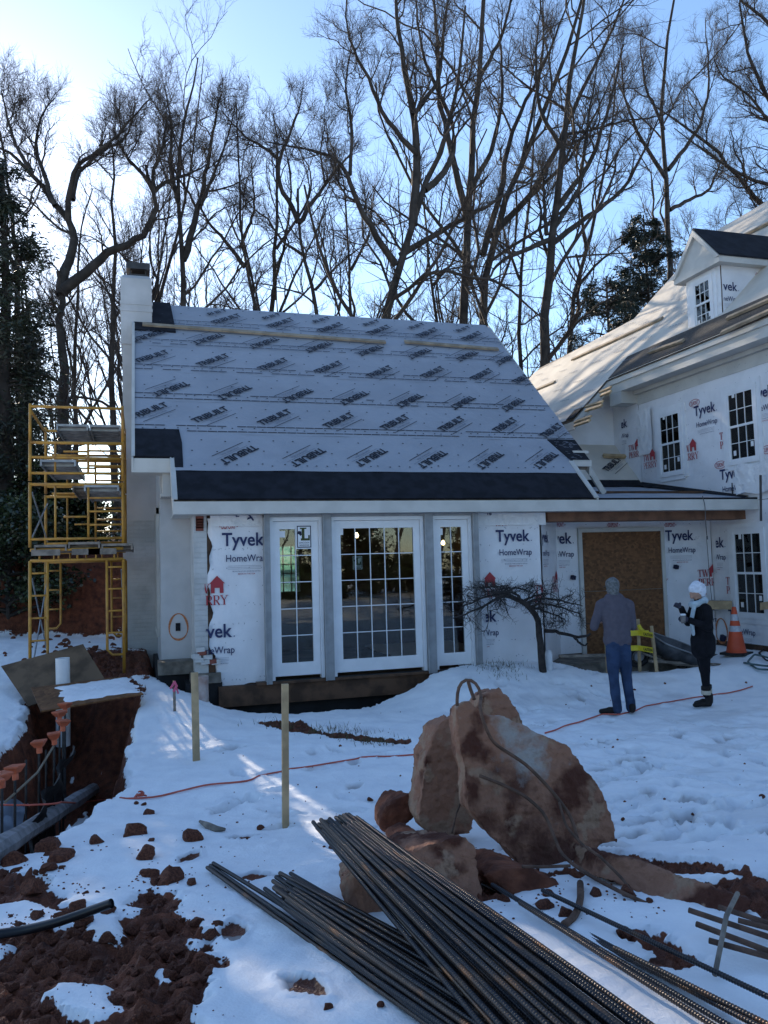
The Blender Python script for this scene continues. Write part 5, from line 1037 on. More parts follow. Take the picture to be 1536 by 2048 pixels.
# ================================================================ stakes, pipes, boards
def stake(px, pyb, pyt, w_, label, m_=woodM, d=.0, tie=False):
    b_ = G(px, pyb); t = Yp(px + d, pyt, b_[1]); o = thing('wooden_stake', b_, label, 'stake'); m = MB(); m.bar(b_ - V(0, 0, .25), t, w_, w_ * .75, (0, 1, 0)); m.build('shaft', m_, o)
    return o, b_, t
stake(570, 1650, 1368, .052, 'tall pale wooden stake standing alone in the snow left of the boulders')
stake(393, 1521, 1345, .075, 'flat pale wooden stake in front of the white foundation pipe', d=-4)
so_, sb_, st_ = stake(350, 1422, 1362, .035, 'short dark stake with a pink ribbon by the foundation', wood2, d=-2)
pinkM = mat('pink_ribbon', (.62, .11, .20), .5); m = MB()
m.tube([st_ + V(0, -.03, 0), st_ + V(.03, -.04, -.06), st_ + V(-.01, -.05, -.13)], .018, 6); m.tube([st_ + V(0, -.03, -.02), st_ + V(-.05, -.05, -.09)], .016, 6); m.tube([st_ + V(0, -.03, 0), st_ + V(.05, -.04, -.16)], .012, 5); m.build('ribbon', pinkM, so_)
dirtpvc = mat('mud_stained_pvc', (.52, .45, .42), .5, 0, 3.0, col2=(.25, .12, .08), ramp=(.42, .66))
p = Yp(406, 1412, 11.75); t = Yp(405, 1352, 11.75); m = MB(); m.tube([p - V(0, 0, .3), t], .082, 16, cap=False); m.tube([t - V(0, 0, .02), t - V(0, 0, .3)], .074, 16, cap=True); put('drain_pipe', m.mesh('drain_pipe', dirtpvc, True), label='mud stained white pipe standing at the black foundation corner', cat='pipe')
p = Yp(127, 1450, 12.2); q = Yp(126, 1360, 12.2); t = Yp(125, 1316, 12.2); m = MB(); m.tube([q - V(0, 0, .9), q, t], .094, 18, cap=False); m.tube([t - V(0, 0, .01), t - V(0, 0, .25)], .086, 18); put('vent_pipe', m.mesh('vent_pipe', pvcM, True), label='white pipe standing up between the brown panel and the snowy panel', cat='pipe')
pan = mat('plywood_panel', (.115, .075, .045), .8, .3, 4, .15, 30)
def panel(pts, Ys, th, m_, nm, label, cat='panel'):
    P = [Yp(px, py, y) for (px, py), y in zip(pts, Ys)]; n_ = unit(np.cross(P[1] - P[0], P[-1] - P[0])); m = MB(); m.slab(P, n_ * th); return put(nm, m.mesh(nm, m_), label=label, cat=cat), P, n_
panel([(2, 1332), (166, 1288), (212, 1362), (56, 1412)], [12.9, 12.9, 12.2, 12.2], .02, pan, 'plywood_panel', 'bare brown plywood panel tilted behind the white pipe')
o_, P, n_ = panel([(62, 1378), (82, 1425), (287, 1390), (242, 1356)], [12.0, 11.2, 11.2, 12.0], .02, osb, 'strand_board_panel', 'strand board panel carrying snow at the edge of the pit')
ce = sum(P) / 4; snowM = mat('snow', (.82, .83, .86), .6, .04, 5, .3, 40)
def snow_cap(poly, h, nm, label, parent=None, seed=0.0):
    """a soft pillow of snow lying on a flat polygon"""
    P = [np.array(q, float) for q in poly]; c = sum(P) / len(P); rings = 8; k = 48; ed = []
    for i in range(k):
        f = i / k * len(P); a = P[int(f) % len(P)]; b_ = P[(int(f) + 1) % len(P)]; e = a + (b_ - a) * (f - int(f)); e = c + (e - c) * (.97 + .10 * math.sin(i * 1.7 + seed) * math.sin(i * .61)); ed.append(e)
    v = [c + V(0, 0, h)]; f_ = []
    for r in range(1, rings + 1):
        t = r / rings
        for i in range(k): v.append(c + (ed[i] - c) * t + V(0, 0, h * (1 - t ** 5) + .01 * math.sin(i * .9 + r * 2 + seed) * (1 - t ** 4)))
    for i in range(k): f_.append((0, 1 + i, 1 + (i + 1) % k))
    for r in range(rings - 1):
        for i in range(k): a = 1 + r * k; f_.append((a + i, a + k + i, a + k + (i + 1) % k, a + (i + 1) % k))
    m = MB(); m.add(v, f_); o = m.build(nm, snowM, parent, smooth=True)
    if label: o['label'] = label
    return o
up_ = n_ if n_[2] > 0 else -n_
snow_cap([ce + (q - ce) * s_ + up_ * .024 + V(.12, 0, 0) for q, s_ in zip(P, (.78, .80, .86, .93))], .035, 'snow_layer', None, o_)
# ---- pit: rebar with orange caps, black silt fence, weathered log, grey sheeting
CAPL = ['orange capped rebar cut off by the left edge of the view', 'orange capped rebar standing closest to the left edge', 'orange capped rebar third in the row from the left edge', 'orange capped rebar fourth in the row, just right of a wide gap', 'orange capped rebar fifth in the row, touching the fourth cap', 'orange capped rebar sixth in the row, below the snowy panel', 'orange capped rebar next to last in the row under the snowy panel', 'orange capped rebar farthest away, partly hidden by the snowy panel edge']
capM = mat('orange_plastic_cap', (.47, .11, .05), .55, .2, 8); barD = mat('rebar_steel', (.022, .021, .022), .6, .4, 20, .2, 60, metal=.3, spec=.6)
for k, (px, py, Y) in enumerate([(-12, 1570, 6.9), (4, 1556, 7.1), (30, 1541, 7.5), (78, 1490, 8.4), (108, 1474, 8.8), (126, 1448, 9.4), (119, 1430, 9.9), (130, 1413, 10.4)]):
    c = Yp(px, py, Y); o = thing('capped_rebar', (c[0], c[1], c[2] - 1.3), CAPL[k], 'rebar', 'capped rebar uprights in the pit')
    m = MB(); m.tube([c - V(0, 0, 1.3), c + V(0, 0, -.02)], .011, 8); m.build('bar', barD, o)
    m = MB(); w_ = .060; m.box((-w_, -w_, .028), (w_, w_, .042)); m.add([(-w_, -w_, .027), (w_, -w_, .027), (w_, w_, .027), (-w_, w_, .027), (-.032, -.032, -.02), (.032, -.032, -.02), (.032, .032, -.02), (-.032, .032, -.02)], [(0, 1, 5, 4), (1, 2, 6, 5), (2, 3, 7, 6), (3, 0, 4, 7)]); m.tube([(0, 0, -.075), (0, 0, -.018)], .027, 10); put('cap', m.mesh('cap', capM), o, M=Matrix.Translation(c) @ Matrix.Rotation(.5 + .3 * k, 4, 'Z') @ Matrix.Rotation(random.uniform(-.12, .12), 4, 'X'))
for k, (px, py, Y, pyb) in enumerate([(52, 1520, 7.9, 1600), (92, 1500, 8.7, 1580)]):
    c = Yp(px, py, Y); m = MB(); m.tube([c - V(0, 0, .9), c], .010, 8); put('rebar_upright', m.mesh('rebar_upright', barD), label='uncapped thin rebar upright in the pit, ' + ('nearer one' if k == 0 else 'farther one'), cat='rebar')
m = MB(); m.tube([Yp(10, 1605, 7.3), Yp(75, 1545, 8.0), Yp(115, 1480, 9.0)], .010, 8); put('tie_rod', m.mesh('tie_rod', mat('pale_rod', (.20, .16, .11), .7)), label='pale rod leaning diagonally across the capped rebar', cat='rod')
fabM = mat('silt_fabric', (.010, .010, .011), .7, .3, 6, .6, 14, dist=.03)
v = []; f_ = []
for i in range(15):
    for j in range(13):
        t = i / 14; px = 146 - 66 * t; py0 = 1490 + 120 * t; c = Yp(px, py0, 9.6 - 2.0 * t); v.append(c + V(.05 * math.sin(j * 1.3 + i) - .02 * j, .04 * math.sin(i * 2.1 + j), -.085 * j + .02 * math.sin(i * 1.9)))
for i in range(14):
    for j in range(12): f_.append((i * 13 + j, (i + 1) * 13 + j, (i + 1) * 13 + j + 1, i * 13 + j + 1))
m = MB(); m.add(v, f_); put('silt_fabric', m.mesh('silt_fabric', fabM, True), label='black fabric sagging down the right wall of the pit', cat='fabric')
logM = mat('weathered_timber', (.24, .235, .24), .85, .25, 5, .6, 25, dist=.02)
a, b_ = G(-30, 1745), G(186, 1588); a = a + V(0, 0, .10); b_ = b_ + V(0, 0, .06); tv = b_ - a; m = MB(); m.tube([a + tv * t for t in np.linspace(0, 1, 10)], [.085 + .008 * math.sin(k * 2.1) for k in range(10)], 9); put('log', m.mesh('log', logM, False), label='grey weathered log lying along the edge of the pit', cat='log')
v = []; f_ = []
for i in range(14):
    for j in range(10):
        c = G(-60 + 120 * i / 13 * (1 - .3 * j / 9), 1622 + 90 * j / 9); v.append(c + V(0, 0, .10 + .05 * math.sin(i * .9 + j * 1.4) + .03 * math.sin(j * 2.7 - i)))
for i in range(13):
    for j in range(9): f_.append((i * 10 + j, (i + 1) * 10 + j, (i + 1) * 10 + j + 1, i * 10 + j + 1))
m = MB(); m.add(v, f_); put('plastic_sheet', m.mesh('plastic_sheet', mat('grey_plastic_sheet', (.26, .30, .36), .3, .15, 5), True), label='crumpled grey plastic sheet at the left edge below the pit', cat='plastic sheet')
# black pipe half buried in the clay, scrap of wood
P = [G(-40, 1893), G(40, 1891), G(110, 1883), G(165, 1872), G(223, 1860)]; P = [q + V(0, 0, .05 + .02 * k) for k, q in enumerate(P)]; Q = resample(P, 16)
m = MB(); m.tube(list(Q), .024, 12, cap=False); m.tube([Q[-1] - (Q[-1] - Q[-2]) * .1, Q[-2]], .019, 12); put('black_pipe', m.mesh('black_pipe', mat('black_poly_pipe', (.012, .013, .016), .35), True), label='bent black plastic pipe lying on the bare red clay', cat='pipe')
P = [G(400, 1648), G(415, 1656), G(432, 1663), G(450, 1664)]; m = MB(); m.tube([q + V(0, 0, .02) for q in P], [.012, .028, .026, .012], 7); put('bark_scrap', m.mesh('bark_scrap', wood2), label='curved scrap of grey bark lying on the snow', cat='bark')

# ================================================================ orange extension cord
cordM = mat('orange_cord', (.50, .10, .065), .5, .1, 10)
def cord(pts, r, nm, label, m_, lift=.012, n=110):
    P = [G(px, py) for px, py in pts]; Q = resample(P, n); 
    for q in Q: q[2] = max(q[2], gz(q[0], q[1])) + lift if not pit_over(q) else q[2] + .03
    Q = even(Q); m = MB(); m.tube(list(Q), r, 7); return put(nm, m.mesh(nm, m_, True), label=label, cat='cord')
def even(Q):
    for _ in range(8): Q[1:-1, 2] = .25 * Q[:-2, 2] + .5 * Q[1:-1, 2] + .25 * Q[2:, 2]
    for q in Q:
        if not pit_over(q): q[2] = max(q[2], gz(q[0], q[1]) + .004)
    return Q
def pit_over(q): return float(poly_sdf(np.array([q[0]]), np.array([q[1]]), PIT)[0]) < .12
PC = []
for px, py in [(-60, 1612), (0, 1609), (50, 1611), (115, 1604)]: PC.append(Zp(px, py, .16))
for px, py in [(170, 1607), (210, 1600), (235, 1598), (275, 1599), (310, 1600), (345, 1588), (385, 1580), (410, 1571), (450, 1570), (500, 1565), (530, 1552), (560, 1546), (600, 1537), (640, 1533), (700, 1524), (760, 1518), (800, 1513), (850, 1510)]: PC.append(G(px, py))
Q = resample(PC, 150)
for q in Q:
    if not pit_over(q): q[2] = gz(q[0], q[1]) + .014
Q = even(Q); m = MB(); m.tube(list(Q), .0085, 7); put('extension_cord', m.mesh('extension_cord', cordM, True), label='orange extension cord running over the snow from the pit to the boulders', cat='cord')
m = MB(); kx = G(281, 1597)
for k in range(4): a = k * 1.6; m.tube([kx + V(.05 * math.cos(a + t) * (1 - .2 * k), .03 * math.sin(a + t), .02 + .012 * k) for t in np.linspace(0, 4, 9)], .008, 6)
put('cord_tangle', m.mesh('cord_tangle', cordM), label='small tangle of orange cord beside two clods', cat='cord')
cord([(1090, 1468), (1110, 1463), (1130, 1453), (1160, 1446), (1185, 1437), (1207, 1429), (1240, 1432), (1270, 1424), (1290, 1414), (1320, 1409), (1345, 1405), (1385, 1397), (1420, 1393), (1455, 1388), (1485, 1381), (1505, 1374)], .009, 'extension_cord', 'red extension cord running past the two people on the snow', cordM)

# ================================================================ boulders, slabs and rubble
clayM = mat('clay_clod', (.095, .029, .015), .92, .0, 7, .8, 30, col2=(.23, .076, .038), ramp=(.4, .65), dist=.02)
rockM = mat('clay_stained_concrete', (.30, .145, .090), .9, 0, 2.1, 1.0, 13, col2=(.085, .026, .014), ramp=(.51, .565), dist=.05)
def add_patch(m_, c3, sc_, lo, hi, seed):      # a second, separate stain layer in the rock's own colour
    n = m_.node_tree.nodes; b = n['Principled BSDF']; src = b.inputs['Base Color'].links[0].from_socket; tc = N(m_, 'ShaderNodeTexCoord'); mp = N(m_, 'ShaderNodeMapping'); mp.inputs['Location'].default_value = (seed, seed, 0); ns = N(m_, 'ShaderNodeTexNoise'); ns.inputs['Scale'].default_value = sc_; ns.inputs['Detail'].default_value = 7
    L(m_, tc.outputs['Object'], mp.inputs[0]); L(m_, mp.outputs[0], ns.inputs['Vector']); r = N(m_, 'ShaderNodeValToRGB'); r.color_ramp.elements[0].position = lo; r.color_ramp.elements[1].position = hi; L(m_, ns.outputs['Fac'], r.inputs[0])
    mx = N(m_, 'ShaderNodeMix'); mx.data_type = 'RGBA'; L(m_, r.outputs[0], mx.inputs[0]); L(m_, src, mx.inputs[6]); mx.inputs[7].default_value = (*c3, 1); L(m_, mx.outputs[2], b.inputs['Base Color'])
add_patch(rockM, (.33, .20, .13), 5.5, .55, .60, 3); _n = rockM.node_tree.nodes; _b = _n['Principled BSDF']; _bp = _b.inputs['Normal'].links[0].from_node; _h0 = _bp.inputs['Height'].links[0].from_socket; _tc = N(rockM, 'ShaderNodeTexCoord'); _ns = N(rockM, 'ShaderNodeTexNoise'); _ns.inputs['Scale'].default_value = 3; _ad = N(rockM, 'ShaderNodeMix'); _ad.data_type = 'VECTOR'; _ad.inputs[0].default_value = .18
L(rockM, _tc.outputs['Object'], _ns.inputs['Vector']); L(rockM, _tc.outputs['Object'], _ad.inputs[4]); L(rockM, _ns.outputs['Color'], _ad.inputs[5]); _vo = N(rockM, 'ShaderNodeTexVoronoi'); _vo.feature = 'DISTANCE_TO_EDGE'; _vo.inputs['Scale'].default_value = 2.6; L(rockM, _ad.outputs[1], _vo.inputs['Vector'])
_rp = N(rockM, 'ShaderNodeMapRange'); _rp.inputs[1].default_value = 0; _rp.inputs[2].default_value = .05; L(rockM, _vo.outputs['Distance'], _rp.inputs[0]); _sm = N(rockM, 'ShaderNodeMath'); _sm.operation = 'MULTIPLY_ADD'; _sm.inputs[1].default_value = .07; L(rockM, _rp.outputs[0], _sm.inputs[0]); L(rockM, _h0, _sm.inputs[2]); L(rockM, _sm.outputs[0], _bp.inputs['Height'])
slabM = rockM.copy(); slabM.name = 'slab_with_bare_concrete'; add_patch(slabM, (.50, .47, .44), 1.3, .60, .63, 7.5)
def rock(nm, pts, Y, lean, th, label, cat, m_=rockM, vox=.03, amp=.035, f=3.2, seed=0, taper=.8, side=.0, yg=0.0, sm=1, zref=0.15, cuts=5):
    """outline (photograph pixels) at its own distance Y, leaning back by lean, th metres thick, then weathered"""
    P = []
    for px, py in pts:
        y = Y
        for _ in range(6): p = Yp(px, py, y); y = Y + lean * (p[2] - zref) + yg * (px - pts[0][0]) / 100
        P.append(Yp(px, py, y))
    c = sum(P) / len(P); dirv = unit(V(side, 1, -lean * .2)); Bk = [c + (q - c) * taper + dirv * th for q in P]; m = MB(); n = len(P)
    m.add(P + Bk, [tuple(range(n)), tuple(range(2 * n - 1, n - 1, -1))] + [((i + 1) % n, i, n + i, n + (i + 1) % n) for i in range(n)]); me = m.mesh(nm, m_)
    bm = bmesh.new(); bm.from_mesh(me); bmesh.ops.recalc_face_normals(bm, faces=bm.faces[:]); bmesh.ops.triangulate(bm, faces=bm.faces[:]); bm.to_mesh(me); bm.free()
    o = bpy.data.objects.new(nm, me); S.collection.objects.link(o); md = o.modifiers.new('r', 'REMESH'); md.mode = 'VOXEL'; md.voxel_size = vox; s2 = o.modifiers.new('s', 'SMOOTH'); s2.iterations = sm; s2.factor = .5
    dg = bpy.context.evaluated_depsgraph_get(); e = o.evaluated_get(dg); me2 = bpy.data.meshes.new_from_object(e); bpy.data.objects.remove(o); bpy.data.meshes.remove(me)
    k = len(me2.vertices); v = np.empty(k * 3, np.float32); me2.vertices.foreach_get('co', v); v = v.reshape(-1, 3); nn = np.empty(k * 3, np.float32); me2.vertices.foreach_get('normal', nn); nn = nn.reshape(-1, 3)
    h = amp * (noise3(v, f, seed) * .8 - 1.1 * np.abs(noise3(v, f * 1.7, seed + 2)) + .5 * noise3(v, f * 5, seed + 4) - .7 * np.abs(noise3(v, f * 10, seed + 6)) + .25 * noise3(v, f * 22, seed + 8)); v = v + nn * h[:, None]; base = V(c[0], c[1], v[:, 2].min()); v = v - base
    rg_ = np.random.RandomState(seed + 50); ext = np.abs(v).max(0); ctr = (v.max(0) + v.min(0)) / 2
    for q in range(cuts):
        d = rg_.randn(3); d[1] *= .6; d /= np.linalg.norm(d); pr_ = (v - ctr) @ d; lim = np.percentile(pr_, rg_.uniform(93, 98.5)); v = v - np.maximum(pr_ - lim, 0)[:, None] * d * .85
    me2.vertices.foreach_set('co', v.astype(np.float32).ravel()); me2.polygons.foreach_set('use_smooth', [True] * len(me2.polygons)); me2.materials.clear(); me2.materials.append(m_); me2.update(); me2.name = nm
    return put(nm, me2, loc=tuple(base), label=label, cat=cat)
zq = lambda L_, ox, oy, s_: [(ox + x / s_, oy + y / s_) for x, y in L_]
A = lambda *q: zq(q, 680, 1330, 2.477)
RY_ = -.95
big_slab = rock('concrete_slab', A((570, 200), (640, 168), (720, 240), (800, 250), (930, 302), (1130, 390), (1192, 475), (1282, 575), (1340, 690), (1392, 882), (1300, 905), (1250, 1050), (1190, 1120), (1040, 1090), (900, 1010), (840, 945), (740, 850), (640, 720), (612, 520), (585, 380)), 4.50, .30, .22, 'biggest broken concrete slab leaning upright, stained with red clay', 'slab', slabM, .017, .034, 3, 1, .95, cuts=0)
def blob(m_, c, r, col, seed):     # a stain of its own place and shape on the slab
    b = m_.node_tree.nodes['Principled BSDF']; src = b.inputs['Base Color'].links[0].from_socket; tc = N(m_, 'ShaderNodeTexCoord'); ds = N(m_, 'ShaderNodeVectorMath'); ds.operation = 'DISTANCE'; ds.inputs[1].default_value = tuple(c); L(m_, tc.outputs['Object'], ds.inputs[0])
    ns = N(m_, 'ShaderNodeTexNoise'); ns.inputs['Scale'].default_value = 7 + seed; ns.inputs['Detail'].default_value = 9; ns.inputs['Roughness'].default_value = .62; L(m_, tc.outputs['Object'], ns.inputs['Vector']); ma = N(m_, 'ShaderNodeMath'); ma.operation = 'MULTIPLY_ADD'; ma.inputs[1].default_value = r * 4.0; L(m_, ns.outputs['Fac'], ma.inputs[0]); L(m_, ds.outputs['Value'], ma.inputs[2])
    mr = N(m_, 'ShaderNodeMapRange'); mr.inputs[1].default_value = r * 2.3; mr.inputs[2].default_value = r * 3.35; mr.inputs[3].default_value = .85; mr.inputs[4].default_value = 0; L(m_, ma.outputs[0], mr.inputs[0]); mx = N(m_, 'ShaderNodeMix'); mx.data_type = 'RGBA'; L(m_, mr.outputs[0], mx.inputs[0]); L(m_, src, mx.inputs[6]); mx.inputs[7].default_value = (*col, 1); L(m_, mx.outputs[2], b.inputs['Base Color'])
for px, py, r, col in ((1165, 1545, .12, (.085, .027, .015)), (1025, 1570, .13, (.075, .024, .014)), (1080, 1690, .20, (.07, .022, .013)), (1130, 1740, .20, (.07, .022, .013)), (985, 1650, .09, (.085, .027, .015)), (1055, 1500, .13, (.38, .36, .335)), (1010, 1450, .08, (.36, .33, .30))):
    q = onplane(px, py, (0, 4.5, .15), (0, -1, .30)); blob(slabM, q - np.array(big_slab.location), r, col, px % 5)
rock('concrete_slab', A((422, 450), (480, 292), (570, 236), (620, 480), (680, 760), (660, 850), (440, 870), (385, 770)), 5.30, .18, .34, 'dark upright slab behind the left side of the biggest slab', 'slab', rockM, .018, .042, 3, 5, .9, cuts=2)
rock('boulder', A((690, 150), (795, 100), (860, 180), (925, 290), (910, 520), (730, 500)), 5.35, .25, .45, 'rough boulder showing over the top of the biggest slab', 'boulder', rockM, .022, .05, 3, 9, .8)
rock('boulder', A((175, 800), (200, 720), (280, 650), (345, 612), (395, 660), (390, 760), (310, 850), (200, 850)), 5.55, .3, .40, 'reddish boulder left of the upright slabs', 'boulder', clayM, .028, .045, 4, 13, .7, sm=2)
rock('boulder', A((260, 900), (300, 850), (430, 815), (470, 880), (430, 960), (300, 960)), 5.1, .3, .4, 'low red clay lump in front of the dark upright slab', 'boulder', clayM, .028, .04, 4, 17, .7, sm=2)
rock('boulder', A((-10, 1120), (90, 1000), (330, 915), (480, 855), (620, 832), (690, 905), (715, 1200), (700, 1330), (420, 1400), (60, 1330)), 4.05, .45, .55, 'wide pinkish boulder carrying the upper bundle of rebar', 'boulder', rockM, .019, .05, 3, 21, .75, sm=2)
B = lambda *q: zq(q, 900, 1600, 2.415)
rock('concrete_slab', B((705, 255), (735, 235), (830, 270), (1050, 330), (1250, 410), (1400, 460), (1505, 480), (1495, 545), (1400, 580), (1170, 548), (980, 490), (830, 415), (708, 385)), 4.0, .75, .35, 'long low slab lying under snow right of the biggest slab', 'slab', rockM, .018, .036, 4, 25, .9, sm=1, cuts=0, zref=.33, yg=-.235)
rock('boulder', B((1230, 810), (1290, 770), (1350, 800), (1365, 920), (1330, 960), (1240, 900)), 3.55, .4, .16, 'brown rock stuck among the rebar ends at the right edge', 'boulder', clayM, .016, .02, 8, 29, .8)
rock('boulder', A((840, 960), (960, 1000), (1180, 1090), (1200, 1150), (1040, 1200), (1000, 1290), (860, 1200), (720, 1060)), 3.98, .55, .55, 'dark earth lump under the foot of the biggest slab', 'boulder', clayM, .03, .05, 4, 33, .8, sm=2)
for k, (x, y, r_) in enumerate([(845, 1265, 60)]):
    rock('snow_lump', A((x - 70, y - 20), (x - 20, y - 65), (x + 30, y - 50), (x + 75, y + 10), (x + 60, y + 60), (x - 60, y + 40)), 3.95, .5, .14, 'rounded lump of snow between the rebar bundle and the loose bars', 'snow', snowM, .014, .012, 8, 37, .7, sm=8)
# bent bars sticking out of the slabs
brM = mat('rusty_rebar', (.11, .060, .040), .75, .3, 14, .3, 60)
def bent(pts, Ys, r, label):
    P = [Yp(px, py, y) for (px, py), y in zip(pts, [q - 1.22 for q in Ys])]; Q = resample(P, 40); m = MB(); m.tube(list(Q), r, 8); return put('bent_rebar', m.mesh('bent_rebar', brM, True), label=label, cat='rebar')
bent(A((580, 200), (580, 130), (596, 80), (640, 60), (680, 90), (702, 150), (690, 210), (715, 300), (760, 390), (850, 445), (920, 490), (1000, 570), (1080, 660), (1150, 760), (1175, 860)), [5.95, 6.0, 6.0, 6.0, 5.98, 5.95, 5.80, 5.76, 5.82, 5.80, 5.76, 5.70, 5.64, 5.58, 5.5], .0105, 'long bent rebar looping over the top of the biggest slab')
bent(A((635, 82), (648, 125), (665, 170)), [6.05, 6.05, 6.0], .012, 'short straight rebar stub on top of the biggest slab')
bent(A((690, 548), (800, 590), (920, 650), (1010, 730), (1050, 820), (1090, 930), (1150, 985), (1240, 1045), (1380, 1120), (1536, 1190)), [5.86, 5.78, 5.66, 5.6, 5.54, 5.45, 5.35, 5.2, 5.0, 4.9], .0105, 'long bent rebar crossing the face of the biggest slab to the low slab')
bent(A((900, 998), (1000, 1000), (1140, 995)), [5.35, 5.3, 5.28], .009, 'thin horizontal rebar below the biggest slab')
bent(A((1190, 1080), (1192, 1150), (1180, 1210), (1150, 1260), (1110, 1285)), [5.25, 5.0, 4.9, 4.8, 4.75], .018, 'thick curved rebar hook coming down under the biggest slab')
bent(A((1085, 680), (1120, 800), (1200, 890), (1290, 950), (1400, 1060), (1440, 1120)), [5.6, 5.5, 5.4, 5.2, 5.1, 5.0], .008, 'thin bent rebar running down to the end of the low slab')
bent(A((610, 650), (575, 740), (555, 830)), [6.2, 6.15, 6.1], .006, 'thin wire against the dark upright slab')

# ================================================================ rebar bundles
LB = 4.2
def ribbed(r, seed):
    rng = random.Random(seed); n = 8; zs = []; step = .0135; k = int(LB / step); m = MB(); v = []
    prof = []
    for i in range(k):
        z = i * step; prof += [(r, z), (r * 1.0, z + step * .42), (r * 1.17, z + step * .55), (r * 1.17, z + step * .80)]
    prof.append((r, LB)); bx, by = rng.uniform(-.03, .03), rng.uniform(-.03, .03); pr_ = np.array(prof); a = np.arange(n) * 2 * np.pi / n
    t = pr_[:, 1] / LB; cx = bx * np.sin(np.pi * t); cyy = by * np.sin(np.pi * t)
    vs = np.stack([cx[:, None] + pr_[:, :1] * np.cos(a), cyy[:, None] + pr_[:, :1] * np.sin(a), np.repeat(pr_[:, 1:], n, 1)], -1).reshape(-1, 3); q = len(prof); i, j = np.meshgrid(np.arange(q - 1), np.arange(n), indexing='ij'); f = np.stack([i * n + j, i * n + (j + 1) % n, (i + 1) * n + (j + 1) % n, (i + 1) * n + j], -1).reshape(-1, 4)
    vs = np.r_[vs, [[0, 0, 0]]]; c0_ = len(vs) - 1; f = np.r_[f, [[c0_, (jj + 1) % n, jj, jj] for jj in range(n)]]
    return npmesh('rebar', vs, f, rebM, False)
rebM = mat('new_rebar', (.034, .036, .043), .38, .0, 5, .0, metal=.5, spec=.7, col2=(.15, .092, .052), ramp=(.53, .72))
RBM = [ribbed(.0102, s_) for s_ in range(6)]
def rebar(a, b_, label, group, k=0, lab2=None):
    d = V(*(np.array(b_) - np.array(a))); q = Vector(d).to_track_quat('Z', 'Y'); M = Matrix.Translation(Vector(a)) @ q.to_matrix().to_4x4() @ Matrix.Rotation(k * .8, 4, 'Z')
    return put('rebar', RBM[k % 6], M=M, label=label, cat='rebar', group=group)
_b = rebM.node_tree.nodes['Principled BSDF']; _s = _b.inputs['Base Color'].links[0].from_socket; _oi = N(rebM, 'ShaderNodeObjectInfo'); _rr = N(rebM, 'ShaderNodeValToRGB'); _e = _rr.color_ramp.elements; _e[0].position = .45; _e[0].color = (.55, .55, .58, 1); _e[1].position = 1.0; _e[1].color = (2.6, 1.7, 1.05, 1); L(rebM, _oi.outputs['Random'], _rr.inputs[0])
_mx = N(rebM, 'ShaderNodeMix'); _mx.data_type = 'RGBA'; _mx.blend_type = 'MULTIPLY'; _mx.inputs[0].default_value = 1; L(rebM, _s, _mx.inputs[6]); L(rebM, _rr.outputs[0], _mx.inputs[7]); L(rebM, _mx.outputs[2], _b.inputs['Base Color'])
rr_ = random.Random(9)
# upper bundle: resting on the wide boulder, running down to the front right
def bundle(fl, fr, nl_, nr, zf, zn, n, jf, jn, label, group):
    for k in range(n):
        u = (k + .5) / n + rr_.uniform(-.25, .25) / n; lay = k % 3; mound = math.sin(math.pi * u)
        f = Zp(fl[0] + (fr[0] - fl[0]) * u, fl[1] + (fr[1] - fl[1]) * u, zf + .05 * mound - .02 * lay); q = Zp(nl_[0] + (nr[0] - nl_[0]) * u, nl_[1] + (nr[1] - nl_[1]) * u, zn + .07 * mound - .022 * lay)
        d = unit(f - q); f = f + d * rr_.uniform(-jf, jf); q = f + unit(q - f) * (LB - .02); rebar(f, q, label, group, k)
bundle((630, 1652), (716, 1636), (985, 2062), (1292, 2050), .66, .56, 40, .09, 0, 'ribbed steel bar in the upper bundle lying across the wide boulder', 'rebar in the upper bundle')
bundle((548, 1800), (592, 1752), (905, 2070), (1140, 2066), .40, .46, 30, .16, 0, 'ribbed steel bar in the lower bundle lying half in the snow', 'rebar in the lower bundle')
for k, (p0, q) in enumerate((((420, 1737), (885, 2052)), ((414, 1745), (868, 2056)), ((426, 1740), (895, 2050)))):
    f = G(*p0) + V(0, 0, .02 + .012 * k); q = Zp(*q, .44); rebar(f, f + unit(q - f) * LB, 'steel bar reaching farthest left, half sunk in the snow', 'group of long bars left of the lower bundle', k + 2)
# loose bars at the right
lo = [((965, 1780), (1536, 2110), 5.1, 3.0), ((975, 1772), (1560, 2090), 5.1, 3.0), ((1085, 1800), (1545, 2030), 4.8, 3.15), ((1040, 1830), (1400, 2060), 4.7, 3.3), ((1230, 1930), (1520, 2080), 4.0, 3.1), ((985, 1800), (1500, 2100), 5.0, 3.0)]
for k, (p0, q, ya, yb) in enumerate(lo):
    a = G(*p0) + V(0, 0, .03 + .01 * k); e = G(*q) + V(0, 0, .05); rebar(a, a + unit(e - a) * LB, 'loose rusty steel bar crossing the snow toward the lower right corner', 'loose bars right of the bundles', k)
en = [((1380, 1865), (1560, 1905)), ((1395, 1890), (1545, 1930)), ((1420, 1920), (1560, 1945)), ((1440, 1845), (1570, 1880)), ((1478, 1868), (1560, 1885))]
for k, (p0, q) in enumerate(en):
    a = G(*p0) + V(0, 0, .10 - .01 * k); e = G(*q) + V(0, 0, .05); m = MB(); m.tube([a, e, e + (e - a) * .6], .013, 8); put('rebar_end', m.mesh('rebar_end', brM), label='rusty bar end poking in from the right edge over the snow', cat='rebar', group='rusty bar ends at the right edge')
